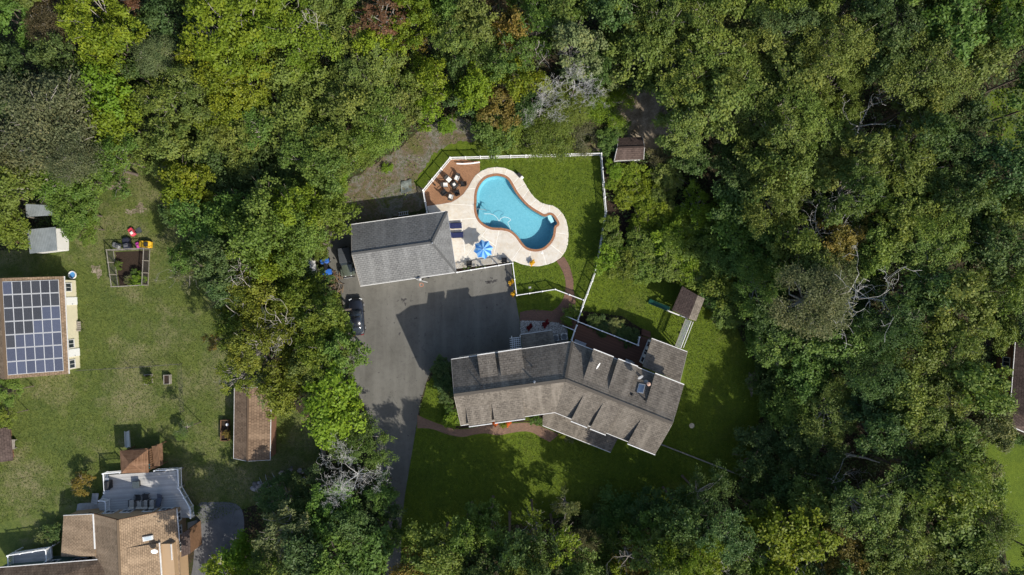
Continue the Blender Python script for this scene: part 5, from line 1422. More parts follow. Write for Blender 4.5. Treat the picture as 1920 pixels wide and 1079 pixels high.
MB().add([(-.68, .40, 1.08), (.68, .40, 1.08), (.62, .14, 1.62), (-.62, .14, 1.62), (-.68, .36, 1.08), (.68, .36, 1.08), (.62, .10, 1.62), (-.62, .10, 1.62)], [(0, 1, 2, 3), (7, 6, 5, 4), (0, 4, 5, 1), (2, 6, 7, 3), (1, 5, 6, 2), (3, 7, 4, 0)]).build("windscreen", GLASS, jp, local=True)
for sx in (-1, 1):
    MB().add(*loft([[Vector((sx * .62, y, .80)), Vector((sx * .86, y, .80)), Vector((sx * .86, y, z)), Vector((sx * .62, y, z + .02))] for y, z in ((.72, .84), (.9, .94), (1.5, .94), (1.72, .84))])).build("fender", olv, jp, local=True)
    MB().box((sx * .78, -1.2, .98), (.2, .8, .05)).build("rear_fender", BLACK, jp, local=True)
    MB().lathe((sx * .36, 1.72, .85), [(.1, 0), (.1, .05), (.07, .07)], 12, 'Y').build("headlight", plain("lamp_glass", (.6, .62, .62), .15), jp, local=True)
    MB().box((sx * .86, .45, 1.2), (.16, .08, .18)).build("mirror", BLACK, jp, local=True)
    for y in (-1.15, 1.15): wheel(jp, sx * .72, y, .38, .26)
MB().box((0, 1.86, .58), (1.45, .16, .16)).build("bumper", DARKMETAL, jp, local=True)
MB().tube([(-.55, 1.86, .62), (-.52, 1.98, .95), (.52, 1.98, .95), (.55, 1.86, .62)], .035, 6).build("brush_guard", GREYMETAL, jp, local=True)
MB().lathe((.0, -1.92, 1.0), [(.2, 0), (.38, .03), (.38, .18), (.2, .2)], 16, 'Y').build("spare_wheel", BLACK, jp, local=True)
# blue quad bike
qd_ = thing("quad_bike", "blue quad bike parked left of the jeep", "quad bike", P(613.5, 501, .02), radians(12))
bl_ = paint("quad_blue", (.03, .13, .48))
MB().add(*loft([[Vector((-hw, y, .55)), Vector((hw, y, .55)), Vector((hw * .9, y, z)), Vector((0, y, z + .08)), Vector((-hw * .9, y, z))] for y, hw, z in ((.35, .3, .72), (.55, .55, .78), (.95, .55, .74), (1.05, .35, .66))])).build("front_fender", bl_, qd_, local=True)
MB().add(*loft([[Vector((-hw, y, .55)), Vector((hw, y, .55)), Vector((hw * .9, y, z)), Vector((0, y, z + .05)), Vector((-hw * .9, y, z))] for y, hw, z in ((-1.05, .5, .74), (-.9, .6, .82), (-.4, .6, .82), (-.3, .4, .76))])).build("rear_fender", bl_, qd_, local=True)
MB().cbox((0, -.05, .8), (.34, .85, .16), 0, .05).build("seat", BLACK, qd_, local=True); MB().box((0, 0, .42), (.4, 1.5, .25)).build("frame", DARKMETAL, qd_, local=True)
MB().tube([(-.42, .35, 1.02), (-.2, .42, 1.0), (.2, .42, 1.0), (.42, .35, 1.02)], .025, 6).tube([(0, .42, 1.0), (0, .55, .7)], .03, 6).build("handlebar", DARKMETAL, qd_, local=True)
for sx in (-1, 1):
    for y in (-.72, .72): wheel(qd_, sx * .52, y, .29, .24)
# white tank
tk = thing("white_tank", "white cylindrical tank lying at the tree edge left of the quad bike", "tank", P(588, 499), radians(8))
MB().lathe((0, -.95, .52), [(.05, -.12), (.28, -.05), (.42, .1), (.44, .3), (.44, 1.6), (.42, 1.8), (.28, 1.95), (.05, 2.02)], 18, 'Y').build("tank_body", TRIM, tk, True, True)
for y in (-.5, .5): MB().box((0, y, .06), (.8, .15, .12)).build("foot", DARKMETAL, tk, local=True)
MB().lathe((0, 0, .94), [(.14, 0), (.14, .12), (.08, .16)], 10).build("valve_cap", TRIM, tk, local=True)

# ------------------------------------------------------------------ play tower on the lawn
pt = thing("play_tower", "wooden play tower with grey gable roof, green slide and monkey bars on the lawn", "playset", P(1284, 572))
tz, tr = 3.0, 3.75
w0, w1 = c2(1683, 192, tz), c2(1618, 342, tz); r0_, r1_ = c2(1781, 250, tr), c2(1724, 398, tr); e0_, e1_ = c2(1825, 270, tz), c2(1770, 413, tz)
MB().slab([w0, w1, r1_, r0_], .07).build("roof_slope", SH_DARK, pt); MB().slab([r0_, r1_, e1_, e0_], .07).build("roof_slope", SH_BROWN, pt)  # west slope gets a darker shingle: its shade is put into the colour
tb_ = [w0.lerp(e0_, .18), w0.lerp(e0_, .86), w1.lerp(e1_, .86), w1.lerp(e1_, .18)]; cb_ = sum(tb_, Vector()) / 4
tb_ = [cb_ + (p - cb_) * .9 for p in tb_]
for p in tb_: MB().box(xy(p, tz / 2), (.11, .11, tz)).build("post", WOODGREY, pt)
MB().prism([xy(p, 0) for p in tb_], 1.4, 1.48).build("platform", WOODGREY, pt)
for i in range(4):
    a, b = tb_[i], tb_[(i + 1) % 4]
    for z in (1.8, 2.15): MB().bar(xy(a, z), xy(b, z), .04, .12).build("side_board", WOODGREY, pt)
GRN = plain("slide_green", (.012, .065, .042), .35)
sl0, sl1 = c2(1600, 338, 1.5), c2(1472, 286, .22); slm = sl0.lerp(sl1, .78); slm.z = .35
dd_ = (sl1 - sl0); sd = Vector((-dd_.y, dd_.x, 0)).normalized()
for a, b in ((sl0, slm), (slm, sl1)):
    MB().bar(a, b, .5, .04).build("slide_bed", GRN, pt)
    for s in (-.27, .27): MB().bar(a + sd * s + Vector((0, 0, .1)), b + sd * s + Vector((0, 0, .1)), .05, .2).build("slide_side", GRN, pt)
MB().bar(c2(1585, 345, 1.5), c2(1716, 396, 1.5), .14, .1).build("platform_edge", TRIM, pt)
mz = 2.1
ma, mb_ = c2(1722, 405, mz), c2(1655, 578, mz); md = (mb_ - ma).normalized(); ms = Vector((-md.y, md.x, 0))
for s in (-.36, .36): MB().bar(ma + ms * s, mb_ + ms * s, .08, .14).build("ladder_beam", TRIM if s > 0 else WOODGREY, pt)
nr = 26
for k in range(nr): p = ma.lerp(mb_, (k + .5) / nr); MB().bar(p - ms * .36, p + ms * .36, .06, .05).build("ladder_rung", GREYMETAL, pt)
for s in (-.75, .75):
    MB().bar(mb_ + ms * s * .4, xy(mb_ + ms * s + md * .3, 0), .1, .1).build("frame_leg", WOODGREY, pt)
mc0, mc1 = c2(1752, 418, 2.2), c2(1690, 580, 2.2)
MB().bar(mc0, mc1, .06, .1).build("swing_beam", TRIM, pt)
for p in (mc0, mc1): MB().box(xy(p, 1.1), (.08, .08, 2.2)).build("post", WOODGREY, pt)
for k in (.3, .62):
    p = mc0.lerp(mc1, k); sw_ = MB().box(p + Vector((0, 0, -1.7)), (.2, .5, .04), .4).build("swing_seat", BLACK, pt)
    for q_ in (-.2, .2): MB().tube([p + md * q_, p + md * q_ + Vector((0, 0, -1.68))], .01, 4).build("swing_chain", DARKMETAL, sw_)

# ------------------------------------------------------------------ small things on the lawns
o = MB().lathe(P(1297, 798.5, .005), [(.33, 0), (.33, .05), (.28, .07), (.02, .08)], 18).build("septic_lid", plain("lid_concrete", (.50, .43, .31), .9, .15)); tag(o, "round pale concrete lid set in the shaded lawn", "lid")
o = MB().bar(P(1238, 833, .12), P(1397, 895, .12), .13, .22).build("timber_edging", WOODGREY); tag(o, "long thin grey timber edging crossing the shaded lawn", "edging")
o = MB().box(P(1002, 505) + Vector((-9.8, -2.3, .1)), (.1, .1, .1))
o = MB().cbox(P(993.5, 539.5, .03), (.3, .22, .08), .1, .02).build("valve_box", TRIM); tag(o, "small white valve box in the grass inside the short fence", "box")
tp = MB(); gN = 7
base_ = P(762, 353)
vs = [base_ + Vector(((i - 3) * .22, (j - 3) * .25 + .06 * i, .12 + .12 * sin(i * 1.7 + j) + .1 * cos(j * 1.3))) for i in range(gN) for j in range(gN)]
tp.add(vs, [(i * gN + j, (i + 1) * gN + j, (i + 1) * gN + j + 1, i * gN + j + 1) for i in range(gN - 1) for j in range(gN - 1)])
o = tp.build("green_tarp", plain("tarp_teal", (.15, .17, .15), .8, .4), None, True); tag(o, "crumpled teal tarp on the weeds outside the pool fence", "tarp")
ld = thing("aluminium_ladder", "white ladder lying on the ground behind the garage", "ladder", P(756, 400))
for s in (-.2, .2): MB().bar(P(747, 402, .06) + Vector((0, s, 0)), P(766, 399, .06) + Vector((0, s, 0)), .05, .08).build("side_rail", TRIM, ld)
for k in range(5): c = P(747, 402, .06).lerp(P(766, 399, .06), (k + .5) / 5); MB().bar(c + Vector((0, -.2, 0)), c + Vector((0, .2, 0)), .04, .03).build("rung", TRIM, ld)
# toys by the vegetable plot
def toy_car(label, px, py, c1, c2_, rz, s=1.0):
    r = thing("ride_on_toy", label, "toy", P(px, py), rz, "toys on the left lawn")
    MB().add(*loft([[Vector((-hw*s, y*s, .12*s)), Vector((hw*s, y*s, .12*s)), Vector((hw*.9*s, y*s, z*s)), Vector((-hw*.9*s, y*s, z*s))] for y, hw, z in ((-.6, .28, .4), (-.4, .36, .55), (.1, .36, .45), (.5, .34, .42), (.65, .22, .3))])).build("body", plain("toy_" + c1[0], c1[1], .4), r, local=True)
    MB().cbox((0, -.18*s, .55*s), (.4*s, .35*s, .22*s), 0, .04).build("seat", plain("toy_" + c2_[0], c2_[1], .5), r, local=True)
    for sx in (-1, 1):
        for y in (-.35, .38): MB().lathe((sx*.36*s - .05, y*s, .15*s), [(.15*s, 0), (.15*s, .1)], 10, 'X').build("wheel", BLACK, r, local=True)
toy_car("yellow ride-on toy by the vegetable plot fence", 276, 459, ("yellow", (.62, .36, .02)), ("black", (.03, .03, .03)), 1.5, 1.3)
toy_car("dark blue ride-on toy in front of the vegetable plot, left of the yellow one", 241, 457.5, ("dark", (.03, .032, .05)), ("greyish", (.15, .15, .16)), .2, 1.25)
toy_car("small pink toy between the dark blue and yellow ride-on toys", 260, 460, ("pink", (.55, .06, .35)), ("pink2", (.6, .12, .4)), .4, .6)
toy_car("red and white toy on the lawn above the vegetable plot", 249.5, 435.5, ("red", (.62, .06, .09)), ("pale", (.7, .66, .6)), .6, .9)
toy_car("small grey toy at the top corner of the vegetable plot", 221, 461, ("steel", (.2, .2, .19)), ("steel2", (.12, .12, .12)), 1.2, .9)
o = MB().add([P(252, 432, .02), P(262, 425, .02), P(267, 436, .02), P(254, 439, .02)] + [P(252, 432, .05), P(262, 425, .08), P(267, 436, .05), P(254, 439, .07)], [(4, 5, 6, 7), (3, 2, 1, 0), (0, 1, 5, 4), (1, 2, 6, 5), (2, 3, 7, 6), (3, 0, 4, 7)]).build("dark_mat", plain("dark_mat", (.05, .055, .065), .8)); tag(o, "dark flat mat beside the red toy on the left lawn", "mat")  # thin dark sheet with uneven corner heights
pw = thing("paddling_pool", "small round white and blue paddling pool beside the solar house corner", "toy", P(137, 516))
MB().lathe((0, 0, 0), [(.45, 0), (.52, .12), (.5, .22), (.4, .22), (.38, .08)], 14).build("rim", TRIM, pw, local=True); MB().lathe((0, 0, .02), [(.38, 0), (.38, .07)], 14).build("liner", plain("toy_blue", (.08, .25, .5), .4), pw, local=True)
lc = thing("lawn_seat", "grey lounge chair standing by the solar house wall", "chair", P(152, 612)); 
for k in range(5): MB().box((-.1 + .02 * k, .5 - .25 * k, .35 + (.12 * (k - 3) if k > 3 else 0)), (.5, .2, .05)).build("slat", WOODGREY, lc, local=True)
for sx in (-.25, .2):
    for sy in (-.4, .45): MB().box((sx, sy, .16), (.05, .05, .33)).build("leg", DARKMETAL, lc, local=True)
def planter(label, px, py, w, d, rz):
    r = thing("planter_box", label, "planter", P(px, py), rz, "raised planters on the left lawn")
    for s in (-1, 1):
        MB().box((s * w / 2, 0, .3), (.06, d + .06, .6)).build("side_board", WOODGREY, r, local=True); MB().box((0, s * d / 2, .3), (w - .07, .06, .6)).build("end_board", WOODGREY, r, local=True)
    MB().box((0, 0, .24), (w - .08, d - .08, .48)).build("soil", MULCH, r, local=True)
planter("wooden planter with leafy green plants on the left lawn", 281, 711, .75, 1.2, .05); planter("nearly empty wooden planter on the left lawn", 316.5, 711, .7, 1.1, .02)
# bench by long shed, timber frame, brush and stone piles
cb2 = thing("shed_planter", "narrow brown trough against the long shed", "planter", P(424, 806))
for s in (-.45, .45): MB().box((s, 0, .3), (.07, 2.6, .6)).build("side_board", WOODBROWN, cb2, local=True)
for s in (-1.27, 1.27): MB().box((0, s, .3), (.82, .07, .6)).build("end_board", WOODBROWN, cb2, local=True)
MB().box((0, 0, .2), (.8, 2.4, .4)).build("soil", MULCH, cb2, local=True)
o = MB().lathe(P(427, 796, .42), [(.16, 0), (.19, .2), (.14, .24)], 10).build("white_bucket", WHITE); tag(o, "white bucket on the trough beside the long shed", "bucket")
tf = thing("wood_panel_fence", "grey board fence panel standing below the round maple", "fence", P(607, 845))
a, b = P(606, 820), P(613, 866)
for k in range(16): c = a.lerp(b, (k + .5) / 16); MB().box(c + Vector((0, 0, .85)), (.04, .18, 1.7), -.15).build("board", WOODGREY, tf)
for z in (.4, 1.3): MB().bar(a + Vector((.06, 0, z)), b + Vector((.06, 0, z)), .06, .09).build("rail", WOODGREY, tf)
def rubble(name, label, cat, px, py, n, rx, ry, hmax, mats, seed, stick=False):
    r = thing(name, label, cat, P(px, py)); rg = random.Random(seed); k_ = PPM
    for i in range(n):
        a = rg.uniform(0, 2 * pi); f = sqrt(rg.random()); x, y = rx * f * cos(a) / k_, ry * f * sin(a) / k_; z = hmax * (1 - f) * rg.uniform(.5, 1)
        if stick:
            d = rg.uniform(0, pi); L = rg.uniform(.5, 1.3)
            MB().tube([(x - L / 2 * cos(d), y - L / 2 * sin(d), z + .05), (x, y, z + .12), (x + L / 2 * cos(d), y + L / 2 * sin(d), z + .05 + rg.uniform(0, .2))], [.05, .04, .02], 5).build("stick", rg.choice(mats), r, local=True)
        else:
            s = rg.uniform(.15, .42); q = []
            for zz, ff in ((0, 1), (.6, .9), (1, .5)):
                for t in range(6): an = t * pi / 3 + rg.uniform(-.2, .2); q.append(Vector((x + s * ff * cos(an) * rg.uniform(.8, 1.1), y + s * ff * .8 * sin(an), z + s * .7 * zz)))
            MB().add(*loft([q[0:6], q[6:12], q[12:18]])).build("stone", rg.choice(mats), r, local=True)
    return r
ST = [plain("grey_stone", (.27, .25, .24), .9, .25), plain("dark_stone", (.16, .145, .135), .9, .25), plain("pink_stone", (.33, .27, .25), .9, .2)]
rubble("stone_pile", "heap of grey stones and rubble at the lawn end below the long shed", "stones", 487, 913, 30, 20, 9, .4, ST, 1)
rubble("stone_pile", "row of loose stones at the dark tree edge right of the rubble heap", "stones", 560, 890, 30, 38, 16, .3, ST, 2)
rubble("brush_pile", "brown heap of cut branches beside the driveway below the quad bike", "brush", 627, 535, 70, 18, 30, .8, [WOODBROWN, BARK, plain("dry_brush", (.20, .14, .08), .9, .3)], 3, True)
rubble("log_pile", "scatter of dead branches by the rubble heap under the trees", "branches", 515, 905, 26, 26, 14, .3, [DEADWOOD, BARK], 4, True)
# ------------------------------------------------------------------ trees and plants: prototypes
def leaf_quads(C, Nrm, size, rg, aspect=0.62):
    """one bent four-cornered leaf face at each centre"""
    n = len(C)
    Nrm = Nrm / np.maximum(np.linalg.norm(Nrm, axis=1, keepdims=True), 1e-6)
    r = rg.normal(size=(n, 3)); T = np.cross(Nrm, r); T /= np.maximum(np.linalg.norm(T, axis=1, keepdims=True), 1e-6); B = np.cross(Nrm, T)
    s = size[:, None]
    tip = C + T * s; base = C - T * s; l = C + B * s * aspect - Nrm * s * 0.22; rr = C - B * s * aspect - Nrm * s * 0.22
    V = np.stack([base, l, tip, rr], axis=1).reshape(-1, 3)
    Q = np.arange(4 * n).reshape(n, 4)
    return V, Q
def crown_mesh(name, seed, R, hz, rc, nl, leaf, cover=1.0, lobes=0.22, flat=0.62, low=0.55, fine=False, mat=None, spread=1.0):
    """leaf clumps over a lobed dome; z = 0 at the crown's underside, hz at its top"""
    rg = np.random.default_rng(seed)
    ph = rg.uniform(0, 6.28, 6); am = lobes * np.array([.45, .5, .45, .3, .25, .2])
    def Rt(a): return R * (1 + sum(am[k] * np.cos((k + 2) * a + ph[k]) for k in range(6)))
    want = int(cover * 2.3 * (R / rc) ** 2); cs = []; tries = 0
    hph = rg.uniform(0, 6.28, 4)
    while len(cs) < want and tries < want * 30:
        tries += 1
        a = rg.uniform(0, 6.28); f = math.sqrt(rg.uniform(0, 1)) * 0.97
        rad = Rt(a) * f; x, y = rad * math.cos(a), rad * math.sin(a)
        dome = math.sqrt(max(0, 1 - f ** 2.2))
        hn = 0.5 + 0.25 * math.sin(x * 1.7 / rc * .55 + hph[0]) + 0.25 * math.sin(y * 1.9 / rc * .55 + hph[1] + x * .4)
        inner = rg.uniform() < low * 0.45
        z = hz * (0.20 + 0.68 * dome * (0.64 + 0.42 * hn))
        if inner: z *= rg.uniform(0.3, 0.75)
        z += rg.uniform(-.25, .25) * rc
        p = (x, y, z)
        if all((p[0] - q[0]) ** 2 + (p[1] - q[1]) ** 2 + 1.3 * (p[2] - q[2]) ** 2 > (rc * .92 * spread) ** 2 for q in cs): cs.append(p)
    Cs, Ns, lv, sz = [], [], [], []
    for (x, y, z) in cs:
        r = rc * rg.uniform(.7, 1.35); n = int(nl * (r / rc) ** 2 * rg.uniform(.75, 1.2))
        # a few twig-end tufts inside the clump give the ragged edge
        nt = 9; td = rg.normal(size=(nt, 3)); td[:, 2] = np.abs(td[:, 2]) * .9; td /= np.linalg.norm(td, axis=1, keepdims=True)
        tw = td * r * rg.uniform(.45, 1.05, (nt, 1)); tw[:, 2] *= flat
        k = rg.integers(0, nt, n)
        d = rg.normal(size=(n, 3)) * (0.22 * r if not fine else .42 * r); d[:, 2] *= .55
        c = np.array([x, y, z]) + tw[k] + d
        nrm = np.array([0.12, -0.12, .75]) + tw[k] / r * .65 + rg.normal(size=(n, 3)) * .42
        Cs.append(c); Ns.append(nrm)
        cl = rg.uniform(-.26, .26)
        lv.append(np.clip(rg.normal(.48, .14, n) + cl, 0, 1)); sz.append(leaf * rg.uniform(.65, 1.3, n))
    C = np.concatenate(Cs); N = np.concatenate(Ns)
    V, Q = leaf_quads(C, N, np.concatenate(sz), rg, .45 if fine else .62)
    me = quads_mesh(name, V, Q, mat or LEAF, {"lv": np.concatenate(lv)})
    return me, cs
def limbs_mesh(name, cs, seed, R, hz, mat, frac=.5, r0=.16):
    """limbs from the trunk's head out to the leaf clumps"""
    rg = random.Random(seed); m = MB(); hub = Vector((0, 0, -hz * .15))
    pick = rg.sample(cs, max(4, int(len(cs) * frac)))
    for c in pick:
        c = Vector(c) + Vector((0, 0, rg.uniform(-.1, .5)))
        d = Vector((c.x, c.y, 0)); mid = hub.lerp(c, .5) + Vector((rg.uniform(-.4, .4), rg.uniform(-.4, .4), rg.uniform(-.1, .5) - .35)); q = hub.lerp(c, .8) + Vector((rg.uniform(-.25, .25), rg.uniform(-.25, .25), rg.uniform(-.2, .2)))
        m.tube([hub, mid, q, c], [r0, r0 * .55, r0 * .32, r0 * .16], 4, False)
        for _ in range(2):
            e = c + Vector((rg.uniform(-.9, .9), rg.uniform(-.9, .9), rg.uniform(-.1, .55))); m.tube([q, (q + e) / 2 + Vector((0, 0, .15)), e], [r0 * .24, r0 * .17, r0 * .09], 3, False)
    return m.mesh(name, mat)
def bare_mesh(name, seed, h, spread, mat, depth=4, r0=.2, base=.35, up=.35, droop=0.0, split=(2, 3), lean=(0, 0), kink=.35, minr=.012):
    """a leafless tree grown branch by branch"""
    rg = random.Random(seed); m = MB()
    def grow(p, d, L, r, lev):
        n = 4 if lev < depth else 3; pts = [p]; rad = [r]; q = p.copy(); dd = d.copy()
        for k in range(n):
            dd = (dd + Vector((rg.uniform(-1, 1), rg.uniform(-1, 1), rg.uniform(-.6, .8) - droop)) * kink * .55).normalized()
            q = q + dd * L / n; pts.append(q.copy()); rad.append(max(minr, r * (1 - .55 * (k + 1) / n)))
        m.tube(pts, rad, 5 if lev < 2 else 3, False)
        if lev >= depth: return
        nb = rg.randint(*split) + (1 if lev < 2 else 0)
        for j in range(nb):
            i = rg.randint(max(1, n - 3), n) if j else n
            a = rg.uniform(0, 2 * pi); side = Vector((cos(a), sin(a), up * rg.uniform(-.2, 1.1)))
            nd = (dd * rg.uniform(.35, .85) + side * rg.uniform(.5, 1.0)).normalized()
            grow(pts[i], nd, L * rg.uniform(.55, .82), max(minr, rad[i] * rg.uniform(.55, .8)), lev + 1)
    t0 = Vector((0, 0, 0)); t1 = Vector((lean[0], lean[1], h * base))
    m.tube([t0, t0.lerp(t1, .5) + Vector((.06, .04, 0)), t1], [r0 * 1.35, r0 * 1.1, r0], 8, False)
    for j in range(4):
        a = 2 * pi * j / 4 + rg.uniform(-.5, .5)
        grow(t1, Vector((cos(a) * spread, sin(a) * spread, .75)).normalized(), h * (1 - base) * .48, r0 * rg.uniform(.5, .75), 1)
    return m.mesh(name, mat)

PROTO = {}
def reg(key, seed, R, hz, rc, nl, leaf, barkmat=None, lf=.45, **k):
    me, cs = crown_mesh("crown", seed, R, hz, rc, nl, leaf, **k)
    lm = limbs_mesh("limbs", cs, seed, R, hz, barkmat or BARK, lf, .05 + R * .022)
    PROTO.setdefault(key, []).append((me, lm, R, hz))
for i in range(5): reg('L', 100 + i, 4.4, 5.4, 1.12 * (1, .78, 1.3, .9, 1.1)[i], int(310 * (1, .62, 1.35, .8, 1.5)[i]), .135 * (1, .95, 1.15, 1.1, .78)[i], lobes=.3, barkmat=BARKPALE, cover=.92, lf=.6)
for i in range(7): reg('M', 120 + i, 3.1, (4.2, 4.8, 3.6, 4.4, 4.0, 5.2, 4.2)[i], .94 * (1, .76, 1.3, .9, 1.1, .8, 1.2)[i], int(290 * (1, .6, 1.3, .8, 1.6, .7, 1.0)[i]), .122 * (1, .95, 1.2, 1.15, .75, .9, 1.3)[i], lobes=.3, barkmat=BARKPALE if i % 3 else BARK, cover=.95, lf=.55)
for i in range(4): reg('S', 140 + i, 2.1, 3.0, .74, 240, .108, lobes=.3)
for i in range(2): reg('F', 160 + i, 3.6, 4.4, .80, 260, .115, fine=True, lobes=.16, cover=1.15, barkmat=BARKPALE, lf=.9)
for i in range(3): reg('T', 170 + i, 2.7, 4.4, .62, 90, .125, lobes=.4, cover=.55, spread=1.25, barkmat=BARKPALE, lf=.95)
for i in range(3): reg('B', 180 + i, 1.15, 1.35, .38, 150, .075, lobes=.2, flat=.8)
for i in range(2): reg('V', 190 + i, 1.9, 1.5, .50, 150, .115, lobes=.35, flat=.9)
TRUNK = []
for i in range(3):
    rg_ = random.Random(i); m = MB()
    m.tube([(0, 0, 0), (0, 0, .06), (rg_.uniform(-.02, .02), rg_.uniform(-.02, .02), .5), (0, 0, 1.0)], [1.5, 1.05, .8, .62], 9, False); TRUNK.append(m.mesh("trunk", BARK))

LEAFCOL = {'Y': (.150, .195, .014), 'L': (.135, .215, .016), 'G': (.100, .166, .030), 'O': (.134, .176, .034), 'D': (.078, .126, .034),
           'P': (.150, .175, .060), 'B': (.112, .118, .048), 'R': (.165, .076, .036), 'N': (.182, .142, .030), 'U': (.105, .080, .040), 'K': (.122, .172, .027), 'Q': (.142, .172, .021)}
COLNAME = {'Y': 'yellow-green', 'L': 'bright lime green', 'G': 'mid green', 'O': 'olive green', 'D': 'dark green', 'P': 'pale grey-green', 'B': 'brownish', 'R': 'red-tinged', 'N': 'orange-tinged', 'U': 'rusty brown', 'K': 'fresh green', 'Q': 'dull yellow-green'}
TREES = []
def place(name, label, cat, group, px, py, r_px, colr, h, forms, seed, squash=1.0, bark=None):
    """a tree whose crown shows at (px, py) with radius r_px; h = height of its top"""
    rg = random.Random(seed)
    hz_g = h * .4; zc = h - hz_g * .55
    rw = r_px * (H - zc) / H / PPM
    best = min(forms, key=lambda f: abs(math.log(PROTO[f][0][2] / rw)))
    me, lm, R, hz = rg.choice(PROTO[best])
    s = rw / R * (.97 if 380 < px < 700 and 430 < py < 760 else 1.03); sz = s * squash * rg.uniform(.9, 1.1)
    if best in 'LMS': sz = max(sz, .42 * h / hz)
    if hz * sz > h * .92: sz = h * .92 / hz
    zc = h - hz * sz * .5; c = P(px, py, zc)
    root = thing(name, label, cat, (c.x, c.y, 0), 0, group)
    rot = rg.uniform(0, 2 * pi)
    base = h - hz * sz
    cr = bpy.data.objects.new("crown", me); col.objects.link(cr); cr.parent = root; cr.location = (0, 0, base); cr.scale = (s * rg.uniform(.93, 1.07), s * rg.uniform(.93, 1.07), sz); cr.rotation_euler = (0, 0, rot)
    v = rg.uniform(.86, 1.14); cc = LEAFCOL[colr]; cr.color = (cc[0] * v * rg.uniform(.9, 1.1), cc[1] * v, cc[2] * v * rg.uniform(.85, 1.15), 1)
    li = bpy.data.objects.new("limbs", lm); col.objects.link(li); li.parent = root; li.location = cr.location; li.scale = cr.scale; li.rotation_euler = cr.rotation_euler
    tr = bpy.data.objects.new("trunk", rg.choice(TRUNK)); col.objects.link(tr); tr.parent = root; rad = max(.04, .011 * h); tr.scale = (rad, rad, max(.12, base + .05 * hz * sz)); tr.rotation_euler = (0, 0, rot)
    return root

